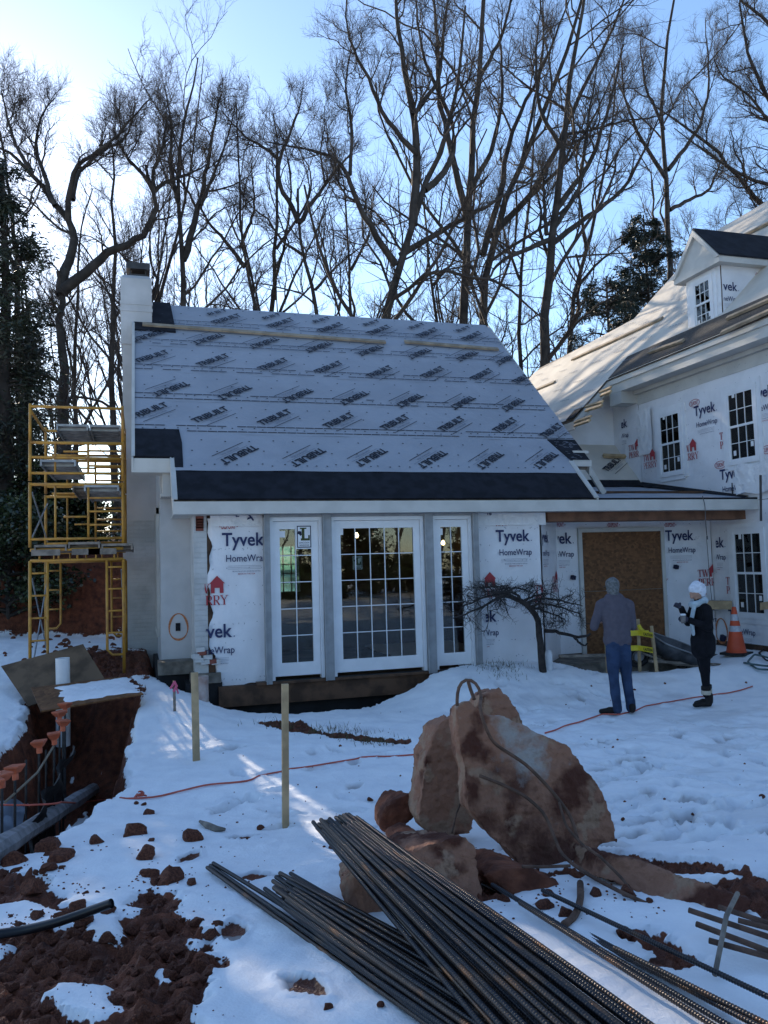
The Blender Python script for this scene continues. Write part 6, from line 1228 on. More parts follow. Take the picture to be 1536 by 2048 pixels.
m = MB(); m.tube([G(1430, 1960) + V(0, 0, .02), Yp(1455, 1880, G(1455, 1900)[1]) + V(0, 0, .1), Yp(1478, 1840, G(1478, 1850)[1]) + V(0, 0, .12)], .011, 7); put('wood_post', m.mesh('wood_post', wood2), label='dark stick standing across the rusty bar ends at the right edge', cat='stick')

# ================================================================ clods
def clod_mesh(seed, sub=3):
    bm = bmesh.new(); bmesh.ops.create_icosphere(bm, subdivisions=sub, radius=1.0); v = np.array([q.co[:] for q in bm.verts]); rg_ = np.random.RandomState(seed + 90)
    v = v * (1 + .25 * noise3(v + seed * 7.3, 1.1, seed))[:, None]
    for q in range(11):
        d = rg_.randn(3); d /= np.linalg.norm(d); pr_ = v @ d; lim = rg_.uniform(.45, .85); v = v - np.maximum(pr_ - lim, 0)[:, None] * d
    h = 1 + .16 * noise3(v + seed, 3.0, seed + 3) - .22 * np.abs(noise3(v, 5.0, seed + 5)); v = v * h[:, None] * np.array([1.1, .9, .85]); v[:, 2] = np.maximum(v[:, 2], -.45)
    for q, c in zip(bm.verts, v): q.co = c
    me = bpy.data.meshes.new('clod'); bm.to_mesh(me); bm.free(); me.materials.append(clayM); return me
CL = [clod_mesh(s_) for s_ in range(8)]
def clod(px, py, wpx, label, group, k):
    c = G(px, py); r = wpx / FPX * fwd(c) / 2 / 1.05; return put('clay_clod', CL[k % 8], loc=(c[0], c[1], c[2] + r * .12), rot=(random.uniform(-.3, .3), random.uniform(-.3, .3), random.uniform(0, 6.3)), scale=r, label=label, cat='clod', group=group)
big = [(265, 1668, 58, 'pointed clay clod with a little snow on it'), (303, 1682, 17, 'small clay clod beside the pointed one'), (386, 1677, 52, 'rounded cracked clay clod standing alone on the snow'), (297, 1627, 32, 'clay clod below the cord tangle'), (272, 1608, 13, 'left one of two small clods under the cord tangle'), (287, 1610, 14, 'right one of two small clods under the cord tangle'),
       (196, 1685, 38, 'twin lump of clay near the log end'), (290, 1717, 55, 'smooth domed clay clod near the boot print'), (62, 1782, 62, 'large clay boulder at the left edge of the snow band'), (340, 1762, 70, 'big clay lump at the upper corner of the bare clay'), (385, 1768, 30, 'clay clod right of the big clay lump'), (565, 1680, 0, ''), (675, 1648, 0, ''), (665, 1697, 18, 'small clay stone behind the rebar tips'),
       (160, 1822, 52, 'clay clod set in the snow band'), (218, 1825, 34, 'clay clod right of the one set in the snow band'), (100, 1700, 60, 'clay heap below the weathered log'), (45, 1690, 65, 'dark clay heap at the foot of the log'), (120, 1720, 70, 'tall clay heap right of the dark one'), (35, 1725, 60, 'clay heap at the left edge'), (520, 1658, 20, 'small clod between two boot prints'), (740, 1600, 15, 'clod on the snow left of the reddish boulder'), (285, 1975, 48, 'pale clay stone in the bare clay'), (290, 2030, 40, 'pinkish stone near the lower edge in the clay'), (30, 2035, 70, 'light brown stone in the lower left corner'), (585, 1852, 24, 'clay clod touching the lower rebar bundle'), (360, 1938, 30, 'grey stone with ice at the right side of the clay'), (765, 1985, 18, 'clod by the melting snow edge'), (762, 2012, 22, 'clod nearest the lower edge beside the snow'), (1250, 1870, 52, 'flat clod on the snow between loose bars'), (1245, 1640, 12, 'dark clod by the right side of the biggest slab'), (1525, 1595, 14, 'dark clod at the right edge of the snow field'), (655, 2015, 24, 'clod in the snow below the slush boot print')]
for k, (px, py, w_, lb) in enumerate(big):
    if w_: clod(px, py, w_, lb, None, k)
rc = random.Random(21); cnt = 0
CRV, CRF = [], []; _cb = [(np.array([v.co[:] for v in m_.vertices]), np.array([p.vertices[:] for p in m_.polygons])) for m_ in [clod_mesh(60, 1), clod_mesh(61, 1), clod_mesh(62, 1)]]
def crumb(px, py, wpx, k):         # too small to pick apart: gathered into one object
    c = G(px, py); r = wpx / FPX * fwd(c) / 2; a = rc.uniform(0, 6.28); v, f = _cb[k % 3]; R3 = np.array([[math.cos(a), -math.sin(a), 0], [math.sin(a), math.cos(a), 0], [0, 0, 1]]); CRF.append(f + sum(len(q) for q in CRV)); CRV.append((v @ R3.T) * r + np.array([c[0], c[1], c[2] + r * .1]))
while cnt < 175:
    px, py = rc.uniform(0, 440), rc.uniform(1670, 2048); c = Zp(px, py, .33); xx, yy = np.array([c[0]]), np.array([c[1]])
    if terrain(xx, yy)[1][0] > .4: continue
    clod(px, py, rc.choice([10, 12, 15, 19, 26, 36, 48]) * (.8 + .4 * (py - 1670) / 380), 'clod of red clay in the bare ground', 'clay clods in the bare ground at lower left', cnt); cnt += 1
for px, py in [(980, 1745), (1010, 1800), (935, 1790), (1050, 1770), (1100, 1790), (900, 1735), (1190, 1790), (1260, 1790), (1230, 1760), (1130, 1830), (1090, 1815), (870, 1860), (1300, 1805)]:
    clod(px, py, rc.uniform(20, 46), 'clod of red clay in the heap under the slabs', 'clay clods under the slabs', cnt); cnt += 1
for i in range(150):
    px, py = rc.uniform(430, 1530), 1350 + 420 * rc.random() ** .8
    c = G(px, py); crumb(px, py, rc.choice([2.5, 3, 3.5, 4, 5, 7, 9]), i)
for i in range(26):
    px, py = rc.uniform(10, 140), rc.uniform(1262, 1325); clod(px, py, rc.uniform(6, 16), 'clod of clay on the snow by the scaffold feet', 'clay clods by the scaffold feet', cnt); cnt += 1
for i in range(40):
    px, py = rc.uniform(120, 245), rc.uniform(1265, 1350); clod(px, py, rc.uniform(6, 18), 'clod of dug earth under the scaffold', 'dug earth clods under the scaffold', cnt); cnt += 1
i = 0
while i < 900:
    px, py = rc.uniform(0, 470), rc.uniform(1660, 2048); c = Zp(px, py, .33)
    if rc.random() < .85 and terrain(np.array([c[0]]), np.array([c[1]]))[1][0] > .4: continue
    crumb(px, py, rc.choice([3, 4, 5, 6, 8]), i); i += 1
for i in range(120): crumb(rc.uniform(880, 1330), rc.uniform(1745, 1840), rc.choice([3, 4, 6, 8]), i)
put('earth_crumbs', npmesh('earth_crumbs', np.concatenate(CRV), np.concatenate(CRF), clayM), label='small crumbs of red clay strewn over the snow and bare ground', kind='stuff')
# straw-like grass showing in the thawed strip
gr = MB(); rg = random.Random(4)
for i in range(900):
    cx, cyy = rg.choice([(690, 1453), (770, 1472), (720, 1465), (640, 1450), (985, 1341), (1010, 1343), (560, 1440)]); px, py = rg.gauss(cx, 26), rg.gauss(cyy, 5)
    c = Zp(px, py, .12 if py > 1400 else .4); c[2] = gz(c[0], c[1]); a = rg.uniform(0, 6.28); h = rg.uniform(.03, .09); d = V(math.cos(a), math.sin(a), 0); t = c + d * rg.uniform(.02, .07) + V(0, 0, h); s_ = V(-d[1], d[0], 0) * .004
    gr.add([c + s_, c - s_, t], [(0, 1, 2)])
put('grass', gr.mesh('grass', mat('dead_grass', (.085, .075, .035), .8, .4, 20)), label='tufts of dead grass showing through the thawed strip', kind='stuff')
# ================================================================ people
def capsule(m, a, b_, ra, rb, sx=1.0, sy=1.0, ax=None, n=14):
    """tapered rounded limb; sx, sy flatten it along the frame given by ax"""
    a = np.array(a, float); b_ = np.array(b_, float); t = b_ - a; Ln = np.linalg.norm(t); t = t / (Ln + 1e-9); ref = np.array(ax if ax is not None else (1, 0, 0), float)
    e = unit(ref - t * (ref @ t)) if abs(ref @ t) < .95 else unit(np.cross(t, (0, 1, 0))); g = np.cross(t, e); rings = []
    for k in range(5): q = math.pi / 2 * (1 - k / 4); rings.append((a - t * ra * math.sin(q), ra * max(math.cos(q), .02)))
    for k in range(1, 4): u = k / 4; rings.append((a + (b_ - a) * u, ra + (rb - ra) * u))
    for k in range(5): q = math.pi / 2 * (k / 4); rings.append((b_ + t * rb * math.sin(q), rb * max(math.cos(q), .02)))
    vs = [c + (e * math.cos(2 * math.pi * j / n) * sx + g * math.sin(2 * math.pi * j / n) * sy) * r for c, r in rings for j in range(n)]; k = len(rings)
    m.add(vs, [(i * n + j, i * n + (j + 1) % n, (i + 1) * n + (j + 1) % n, (i + 1) * n + j) for i in range(k - 1) for j in range(n)] + [tuple(range(n - 1, -1, -1)), tuple((k - 1) * n + j for j in range(n))])
def figure(nm, segs, mats, vox=.011, smooth=4, folds=()):
    """one continuous body: segs = (a, b, ra, rb, sx, sy, material index); every face takes the material of its nearest limb"""
    m = MB()
    for s_ in segs: capsule(m, *s_[:6], ax=s_[7] if len(s_) > 7 else None)
    me = m.mesh(nm, mats); o = bpy.data.objects.new(nm, me); S.collection.objects.link(o); md = o.modifiers.new('r', 'REMESH'); md.mode = 'VOXEL'; md.voxel_size = vox; s2 = o.modifiers.new('s', 'SMOOTH'); s2.iterations = smooth; s2.factor = .5
    dg = bpy.context.evaluated_depsgraph_get(); me2 = bpy.data.meshes.new_from_object(o.evaluated_get(dg)); bpy.data.objects.remove(o); bpy.data.meshes.remove(me)
    k = len(me2.vertices); v = np.empty(k * 3, np.float32); me2.vertices.foreach_get('co', v); v = v.reshape(-1, 3); nn = np.empty(k * 3, np.float32); me2.vertices.foreach_get('normal', nn); nn = nn.reshape(-1, 3)
    best = np.full(k, 1e9); lab = np.zeros(k, int)
    for s_ in segs:
        a, b_ = np.array(s_[0], float), np.array(s_[1], float); ab = b_ - a; t = np.clip(((v - a) @ ab) / (ab @ ab + 1e-9), 0, 1); r = s_[2] + (s_[3] - s_[2]) * t; d = np.linalg.norm(v - (a + t[:, None] * ab), axis=1) - r * (s_[4] + s_[5]) / 2
        u = d < best; best[u] = d[u]; lab[u] = s_[6]
    for li, amp, f in folds: q = lab == li; v[q] += nn[q] * (amp * noise3(v[q] * np.array([1, 1, .75]), f, li))[:, None]
    me2.vertices.foreach_set('co', v.astype(np.float32).ravel()); fl = []
    for p in me2.polygons: fl.append(int(np.bincount([lab[i] for i in p.vertices]).argmax()))
    me2.materials.clear()
    for q in mats: me2.materials.append(q)
    me2.polygons.foreach_set('material_index', fl); me2.polygons.foreach_set('use_smooth', [True] * len(fl)); me2.update(); me2.name = nm; return me2
def hand(segs, wr, palm, out, curl, side, mi, s_=1.0):
    """palm and five separate bent fingers; wr wrist, palm direction, out = back-of-hand normal"""
    d = unit(palm); o_ = unit(np.array(out, float) - d * (np.array(out, float) @ d)); x = np.cross(d, o_) * side; W = np.array(wr, float)
    segs.append((W, W + d * .075 * s_, .026 * s_, .036 * s_, 1.15, .55, mi, x))
    for k, ln in enumerate((.066, .076, .072, .056)):
        b0 = W + d * .088 * s_ + x * (.030 - .020 * k) * s_; d1 = unit(d * math.cos(curl * .5) - o_ * math.sin(curl * .5)); d2 = unit(d * math.cos(curl * 1.4) - o_ * math.sin(curl * 1.4)); m1 = b0 + d1 * ln * .5 * s_
        segs.append((b0, m1, .0105 * s_, .0095 * s_, 1, 1, mi)); segs.append((m1, m1 + d2 * ln * .5 * s_, .0095 * s_, .008 * s_, 1, 1, mi))
    t0 = W + d * .025 * s_ + x * .030 * s_; t1 = t0 + unit(d * .7 + x * .7 - o_ * .3) * .040 * s_; segs.append((t0, t1, .013 * s_, .011 * s_, 1, 1, mi)); segs.append((t1, t1 + unit(d + x * .1 - o_ * .5) * .03 * s_, .011 * s_, .009 * s_, 1, 1, mi))
hp = lambda n_, c, r=.85, v_=.15, sc_=20, bs=120, bu=.2: mat(n_, c, r, v_, sc_, bu, bs, spec=.2)
skinM = mat('skin', (.42, .24, .17), .5); sweatM = hp('mauve_grey_pullover', (.100, .088, .108), v_=.06); jeanM = hp('blue_denim', (.030, .050, .100), .85, .22, 7); bootM = hp('dark_leather', (.016, .013, .012), .6); hairM = mat('grey_hair', (.13, .135, .135), .7, .28, 40, .9, 80, dist=.01)
XR_ = unit((RX[0] * 0 + RM[0, 0], RM[1, 0], 0)); FW_ = unit((RM[0, 2], RM[1, 2], 0))
def person_frame(base, turn=0.0):
    x = XR_ * math.cos(turn) + FW_ * math.sin(turn); y = -XR_ * math.sin(turn) + FW_ * math.cos(turn); return Matrix(((x[0], y[0], 0, base[0]), (x[1], y[1], 0, base[1]), (0, 0, 1, base[2]), (0, 0, 0, 1)))
# ---- man from behind: mauve grey pullover, blue jeans
gm_ = G(1240, 1428); mn = thing('person', gm_, 'grey haired man seen from behind in mauve grey pullover and blue jeans', 'person'); Mm = person_frame(gm_, 0.0)
s_ = []
T = lambda a, b_, ra, rb, sx, sy, mi, ax=(1, 0, 0): s_.append((V(*a), V(*b_), ra, rb, sx, sy, mi, ax))
# legs (slightly apart, the right leg a little forward)
T((-.055, .0, .93), (-.060, .015, .52), .102, .074, 1, 1.05, 1); T((-.060, .015, .52), (-.035, .0, .10), .072, .060, 1, 1, 1); T((-.035, .0, .16), (-.033, -.01, .07), .064, .066, 1, 1, 1)
T((.085, .02, .93), (.118, .05, .52), .102, .074, 1, 1.05, 1); T((.118, .05, .52), (.160, .06, .10), .072, .060, 1, 1, 1); T((.160, .06, .16), (.162, .055, .07), .064, .066, 1, 1, 1)
T((-.045, .0, .90), (.07, .01, .90), .110, .110, 1, 1, 1); T((-.05, -.02, .90), (-.05, -.02, .88), .10, .09, 1, 1.1, 1); T((.075, .0, .90), (.08, .0, .88), .10, .09, 1, 1.1, 1)
T((-.07, .0, .955), (.09, .0, .955), .105, .105, 1, 1.12, 0); T((.01, .0, 1.0), (.01, .0, 1.06), .178, .174, 1.0, .70, 0); T((.01, .0, 1.06), (.01, .01, 1.30), .172, .196, 1, .62, 0); T((.005, .01, 1.30), (.0, .02, 1.42), .196, .165, 1, .58, 0); T((-.15, .02, 1.43), (.15, .02, 1.425), .068, .068, 1, 1, 0); T((0, .02, 1.42), (0, .035, 1.53), .08, .062, 1, 1, 0)
T((-.185, .02, 1.405), (-.275, .04, 1.13), .070, .056, 1, 1, 0); T((-.275, .04, 1.13), (-.19, .25, 1.16), .054, .042, 1, 1, 0); T((.185, .02, 1.40), (.225, .05, 1.12), .070, .056, 1, 1, 0); T((.225, .05, 1.12), (.16, .27, 1.18), .054, .042, 1, 1, 0)
hand(s_, (-.185, .265, 1.163), (.45, .8, .15), (-.3, .2, .9), .9, 1, 2); hand(s_, (.155, .285, 1.185), (-.5, .8, .15), (.3, .2, .9), .9, -1, 2)
T((0, .035, 1.50), (-.005, .045, 1.60), .056, .058, 1, 1, 2); T((-.008, .050, 1.625), (-.012, .055, 1.665), .078, .082, .95, 1.12, 2); T((-.02, .135, 1.60), (-.022, .14, 1.59), .03, .028, 1, 1, 2); T((-.02, .160, 1.625), (-.02, .168, 1.618), .014, .013, 1, 1, 2)   # skull, jaw, nose
T((-.088, .045, 1.63), (-.090, .05, 1.615), .017, .013, .6, 1, 2); T((.070, .045, 1.63), (.072, .05, 1.615), .017, .013, .6, 1, 2)
put('body', figure('man_body', s_, [sweatM, jeanM, skinM], folds=((0, .017, 8.0), (1, .014, 9.0))), mn, M=Mm)
hs = []; T = lambda a, b_, ra, rb, sx, sy, mi=0, ax=(1, 0, 0): hs.append((V(*a), V(*b_), ra, rb, sx, sy, mi, ax))
T((-.010, .035, 1.60), (-.012, .045, 1.675), .082, .092, 1.0, 1.08); T((-.012, .06, 1.70), (-.014, .10, 1.70), .078, .062, 1, .85); T((-.008, .02, 1.545), (-.01, .03, 1.60), .066, .080, 1.02, .9)
put('hair', figure('hair', hs, [hairM], vox=.010, smooth=1, folds=((0, .008, 22.0), (0, .008, 46.0))), mn, M=Mm)
m = MB(); m.bar((-.098, .04, 1.645), (-.098, .15, 1.64), .006, .006); m.tube([(-.098 + .03 + .022 * math.cos(t), .152, 1.635 + .02 * math.sin(t)) for t in np.linspace(0, 6.28, 12)], .003, 4); put('glasses', m.mesh('glasses', darkM), mn, M=Mm)
m = MB(); m.lathe([(.001, .0)], (0, 0, 0), 4) if False else None
cw = []; T = lambda a, b_, ra, rb, sx, sy, mi=0, ax=(1, 0, 0): cw.append((V(*a), V(*b_), ra, rb, sx, sy, mi, ax)); T((.01, .0, .985), (.01, .0, 1.0), .180, .178, 1, .68); put('pullover_hem', figure('pullover_hem', cw, [sweatM], smooth=2), mn, M=Mm) if False else None
def shoe(m_name, heel, d, m_, parent, M, L_=.27, h=.09, nmx='shoe'):
    q = []; h0 = V(*heel); d = unit(d); q.append((h0 + V(0, 0, .045), h0 + d * .10 + V(0, 0, .048), .042, .043, 1, 1, 0)); q.append((h0 + d * .10 + V(0, 0, .045), h0 + d * (L_ - .07) + V(0, 0, .032), .043, .038, 1.1, .85, 0, np.cross(d, (0, 0, 1)))); q.append((h0 + V(0, 0, .05), h0 + V(0, 0, h), .044, .047, 1, 1, 0))
    put(nmx, figure(nmx, q, [m_], vox=.010, smooth=2), parent, M=M)
shoe('shoe', (-.025, .02, 0), (-1, .15, 0), bootM, mn, Mm); shoe('shoe', (.165, .02, .0), (.15, 1, 0), bootM, mn, Mm)
# ---- woman in profile: white knit hat, pale scarf, black coat, boots
gw = G(1410, 1413); wm = thing('person', gw, 'woman in white knit hat, pale scarf and black coat holding a coffee cup', 'person'); Mw = person_frame(gw, 0.12)
coatM = hp('black_wool_coat', (.008, .008, .011), .85, .3, 9, 60, .4); legM = hp('black_leggings', (.007, .007, .010)); gloveM = hp('grey_knit_glove', (.055, .055, .075), .9); hatM = mat('white_knit_hat', (.70, .72, .78), .9, .1, 25, .9, 60, dist=.01); scarfM = mat('pale_blue_scarf', (.42, .50, .54), .9, .12, 12, .6, 40, dist=.01); cuffM = mat('cream_fleece', (.52, .46, .36), .95, .1, 40, .8, 80, dist=.01)
s_ = []; T = lambda a, b_, ra, rb, sx, sy, mi, ax=(1, 0, 0): s_.append((V(*a), V(*b_), ra, rb, sx, sy, mi, ax))
# she faces image-left (-x) and a little away
T((-.01, -.06, .84), (.005, -.05, .46), .090, .060, 1.05, 1, 1); T((.005, -.05, .46), (.0, -.05, .16), .058, .046, 1, 1, 1); T((.03, .08, .84), (.055, .08, .46), .090, .060, 1.05, 1, 1); T((.055, .08, .46), (.085, .08, .16), .058, .046, 1, 1, 1)
T((.02, .0, .88), (.015, .0, .76), .160, .158, 1.0, 1.05, 0); T((.02, .0, .88), (.01, .0, 1.16), .148, .150, .88, 1.05, 0); T((.01, .0, 1.16), (.005, .0, 1.29), .150, .120, .85, 1.12, 0); T((.005, -.13, 1.315), (.005, .13, 1.315), .062, .062, 1, 1, 0); T((0, 0, 1.31), (-.02, 0, 1.41), .075, .055, 1, 1, 0)
T((.01, -.165, 1.30), (.005, -.20, 1.06), .066, .054, 1, 1, 0); T((.005, -.20, 1.06), (-.225, -.16, 1.16), .055, .042, 1, 1, 0)
T((.0, .165, 1.30), (-.08, .20, 1.10), .066, .054, 1, 1, 0); T((-.08, .20, 1.10), (-.20, .12, 1.30), .054, .042, 1, 1, 0)
hand(s_, (-.245, -.155, 1.168), (-1, .1, .12), (0, -1, .15), 1.0, 1, 2, .95); hand(s_, (-.215, .11, 1.315), (-.8, -.1, .45), (.3, .9, .2), 1.0, -1, 2, .95)
T((-.015, 0, 1.39), (-.03, 0, 1.46), .050, .052, 1, 1, 3); T((-.04, 0, 1.505), (-.045, 0, 1.54), .072, .078, 1.1, .92, 3, (1, 0, 0)); T((-.105, 0, 1.465), (-.108, 0, 1.455), .026, .024, 1, 1, 3); T((-.122, 0, 1.505), (-.134, 0, 1.497), .012, .011, 1, .9, 3); T((-.055, -.068, 1.50), (-.05, -.07, 1.485), .014, .011, 1, .6, 3)
put('body', figure('woman_body', s_, [coatM, legM, gloveM, skinM], folds=((0, .015, 8.0), (1, .008, 12.0))), wm, M=Mw)
hs = []; T = lambda a, b_, ra, rb, sx, sy, mi=0, ax=(1, 0, 0): hs.append((V(*a), V(*b_), ra, rb, sx, sy, mi, ax))
T((-.060, 0, 1.565), (-.010, 0, 1.550), .080, .085, 1.0, 1.0); T((-.03, 0, 1.60), (.02, 0, 1.575), .078, .074, 1, 1); T((.03, 0, 1.53), (.035, 0, 1.50), .068, .055, 1, 1); put('knit_hat', figure('knit_hat', hs, [hatM], vox=.010, smooth=2, folds=((0, .008, 26.0),)), wm, M=Mw)
hs = []
for k in range(9): a0, a1 = 2 * math.pi * k / 9, 2 * math.pi * (k + 1) / 9; T((-.02 + .085 * math.cos(a0), .085 * math.sin(a0), 1.385 + .03 * math.cos(a0)), (-.02 + .085 * math.cos(a1), .085 * math.sin(a1), 1.385 + .03 * math.cos(a1)), .045, .045, 1, 1)
T((-.10, -.05, 1.36), (-.165, -.075, 1.16), .040, .040, .55, 1.1); T((-.165, -.075, 1.16), (-.155, -.085, .98), .038, .036, .5, 1.2); put('scarf', figure('scarf', hs, [scarfM], vox=.010, smooth=2, folds=((0, .012, 18.0),)), wm, M=Mw)
for hx, hy in ((.0, -.05), (.085, .08)):
    shoe('boot', (hx + .03, hy, 0), (-1, .08, 0), bootM, wm, Mw, .25, .13, 'boot')
    m = MB(); m.lathe([(.056, .165), (.062, .17), (.063, .215), (.057, .22), (.05, .219)], (hx, hy, 0), 16); put('boot_cuff', m.mesh('boot_cuff', cuffM, True), wm, M=Mw); m = MB(); m.lathe([(.057, .222), (.063, .226), (.062, .275), (.05, .28)], (hx, hy, 0), 16); put('boot_shaft', m.mesh('boot_shaft', bootM, True), wm, M=Mw)
# the paper cup in her hand
cp = Mw @ Vector((-.335, -.175, 1.185)); m = MB(); m.lathe([(.0, -.055), (.027, -.055), (.036, .050), (.0, .050)], (0, 0, 0), 18); m.lathe([(.036, .046), (.039, .048), (.039, .056), (.034, .060), (.033, .068), (.0, .068)], (0, 0, 0), 18, 1); put('coffee_cup', m.mesh('coffee_cup', [hp('paper_cup_sleeve', (.20, .18, .17)), whiteM], True), loc=tuple(cp), label='paper coffee cup with a white lid in the hand of the woman', cat='cup')

# ================================================================ weeping maple
WY = 11.25; wp = lambda px, py, d=0.0: Yp(px, py, WY + d)
rng = np.random.RandomState(8); tr = Br(); cr = Br()
def pl_(P, n): return resample([wp(*q) for q in P], n)
trunkP = pl_([(1086, 1345), (1083, 1310), (1078, 1280), (1080, 1250), (1074, 1230), (1058, 1212), (1040, 1200), (1018, 1192)], 14)
limbs = [(trunkP, .058, .036)]
for P, a, b_ in (([(1090, 1262), (1108, 1262, -.1), (1130, 1266, -.15), (1148, 1274, -.2), (1166, 1276, -.2), (1182, 1268, -.2)], .030, .018), ([(1148, 1274, -.2), (1158, 1284, -.25), (1168, 1292, -.25), (1176, 1286, -.25)], .02, .012),
    ([(1040, 1200), (1010, 1186, .1), (985, 1188, .15), (955, 1200, .2), (925, 1212, .3)], .026, .010), ([(1030, 1196), (1005, 1190, -.2), (985, 1202, -.4), (950, 1222, -.5), (905, 1236, -.6)], .028, .010), ([(1052, 1208), (1070, 1198, .1), (1100, 1196, .2), (1140, 1205, .3), (1165, 1212, .4)], .024, .008), ([(1060, 1214), (1085, 1206, -.3), (1120, 1214, -.5), (1160, 1228, -.7)], .024, .008), ([(1020, 1192), (1015, 1182), (1030, 1176, .2), (1060, 1182, .3)], .02, .008), ([(1040, 1200), (1040, 1190, -.2), (1000, 1182, -.4), (960, 1192, -.6)], .02, .008), ([(1046, 1204), (1062, 1194, .2), (1095, 1186, .5)], .02, .008), ([(1025, 1194), (1000, 1182, .3), (965, 1184, .6)], .018, .007), ([(1060, 1212), (1080, 1218, -.2), (1110, 1230, -.4), (1130, 1238, -.5)], .018, .007)):
    limbs.append((pl_(P, 14), a, b_))
P = np.array([q[0] for q in limbs]); P[:, 1:] += rng.randn(*P[:, 1:].shape) * .006; R = np.array([np.linspace(q[1], q[2], 14) for q in limbs]); tr.add(P, R, 8)
Pl, Rl = P[3:], R[3:]
b1, r1 = spawn(rng, Pl, Rl, 11, .15, 1.0, 58, .50, 7, .30, -.05, .5, .005, .25); b1[..., 2] = np.minimum(b1[..., 2], wp(1010, 1172)[2]); cr.add(b1, r1, 5)
b2, r2 = spawn(rng, b1, r1, 6, .15, 1.0, 48, .6, 6, .30, -.05, .6, .0035, .14); b2[..., 2] = np.minimum(b2[..., 2], wp(1010, 1160)[2]); cr.add(b2, r2, 4)
b3, r3 = spawn(rng, b2, r2, 4, .15, 1.0, 46, .6, 4, .30, .02, .65, .0025, .08); cr.add(b3, r3, 3)
mapM = mat('maple_bark', (.032, .026, .024), .85, .3, 12, .5, 40); b_ = trunkP[0]
tree_obj('weeping_maple', (b_[0], b_[1], gz(b_[0], b_[1])), (tr.arrays(), cr.arrays()), 'small gnarled weeping tree with bare tangled twigs before the wrapped wall', 'tree', None, (mapM, mapM))
p = wp(1098, 1342, .1); t = wp(1097, 1300, .1); m = MB(); m.tube([p - V(0, 0, .2), t - V(0, 0, .06), t], [.060, .058, .034], 14); put('downspout_stub', m.mesh('downspout_stub', pvcM, True), label='short white pipe stub beside the trunk of the gnarled tree', cat='pipe')

# ================================================================ cone, barricade, wheelbarrow, hose, ledger
coneM = mat('orange_cone_rubber', (.55, .075, .025), .5, .08, 6); refM = mat('reflective_band', (.42, .43, .46), .35, .1, 30); rubM = mat('black_rubber', (.014, .014, .015), .7)
c = Zp(1474, 1326, .24); c[2] = gz(c[0], c[1]) - .01; k = (fwd(c) / FPX) * 94 / .74; cn = thing('traffic_cone', c, 'orange traffic cone with two pale bands standing by the wrapped wall', 'cone')
m = MB(); m.box((-.19, -.19, .0), (.19, .19, .035)); put('base', m.mesh('base', rubM), cn, M=Matrix.Translation(c) @ Matrix.Rotation(.5, 4, 'Z') @ Matrix.Scale(k, 4))
rad = lambda z: .150 - (.150 - .030) * (z - .035) / .705
def band(z0, z1, m_, nm, e=0): m = MB(); m.lathe([(rad(z0) + e, z0), (rad(z1) + e, z1)], (0, 0, 0), 28); put(nm, m.mesh(nm, m_, True), cn, M=Matrix.Translation(c) @ Matrix.Scale(k, 4))
m = MB(); m.lathe([(.155, .035), (.155, .05)] + [(rad(z), z) for z in np.linspace(.05, .74, 9)] + [(.022, .745), (.020, .70)], (0, 0, 0), 28); put('body', m.mesh('body', coneM, True), cn, M=Matrix.Translation(c) @ Matrix.Scale(k, 4))
band(.36, .45, refM, 'reflective_band', .003); band(.53, .63, refM, 'reflective_band', .003)
tapeM = mat('caution_tape', (.62, .50, .03), .35, .08, 12)
sk = lambda px, py, y: Yp(px, py, y)
b1_, t1_ = sk(1279, 1328, 11.5), sk(1276, 1238, 11.5); b2_, t2_ = sk(1315, 1347, 11.2), sk(1303, 1252, 11.2); bw_ = thing('tape_barricade', ((b1_[0] + b2_[0]) / 2, (b1_[1] + b2_[1]) / 2, min(b1_[2], b2_[2])), 'two pale stakes joined by yellow caution tape behind the man', 'barricade')
for a, b_ in ((b1_, t1_), (b2_, t2_)): m = MB(); m.bar(a - V(0, 0, .12), b_, .045, .03, (0, 1, 0)); m.build('stake', woodM, bw_)
b0_ = sk(1215, 1335, 11.6); t0_ = sk(1210, 1246, 11.6); m = MB(); m.bar(b0_ - V(0, 0, .1), t0_, .045, .03, (0, 1, 0)); m.build('stake', woodM, bw_)
def tape(ya, yb, h, text):
    A_ = [sk(1210, ya - 3, 11.55), sk(1240, ya + 2, 11.5), sk(1277, ya, 11.44), sk(1306, yb, 11.14)]; m = MB()
    for q in range(3): a, b_ = A_[q], A_[q + 1]; m.add([a, b_, b_ + V(0, 0, h), a + V(0, 0, h)], [(0, 1, 2, 3)])
    o = m.build('caution_tape', tapeM, bw_)
    a, b_ = A_[2], A_[3]; d = b_ - a; m = MB(); letters(m, text, 0, 0, np.linalg.norm(d) * .62, mi=0, cap=h * .5, bold=.03); m.build('tape_lettering', inkK, bw_, M=frame_M(a + d * .34 + V(0, -.004, h * .22) + unit(np.cross(d, (0, 0, 1))) * .004, d, (0, 0, 1)))
tape(1271, 1276, .085, 'CAUTION'); tape(1301, 1306, .085, 'CAUTION')
m = MB(); a = sk(1277, 1262, 11.43); m.tube([a + V(0, -.01, .10), a + V(.03, -.02, .02), a + V(.10, -.03, -.02), a + V(.16, -.04, -.01)], [.03, .04, .03, .015], 6); m.build('tape_knot', tapeM, bw_)
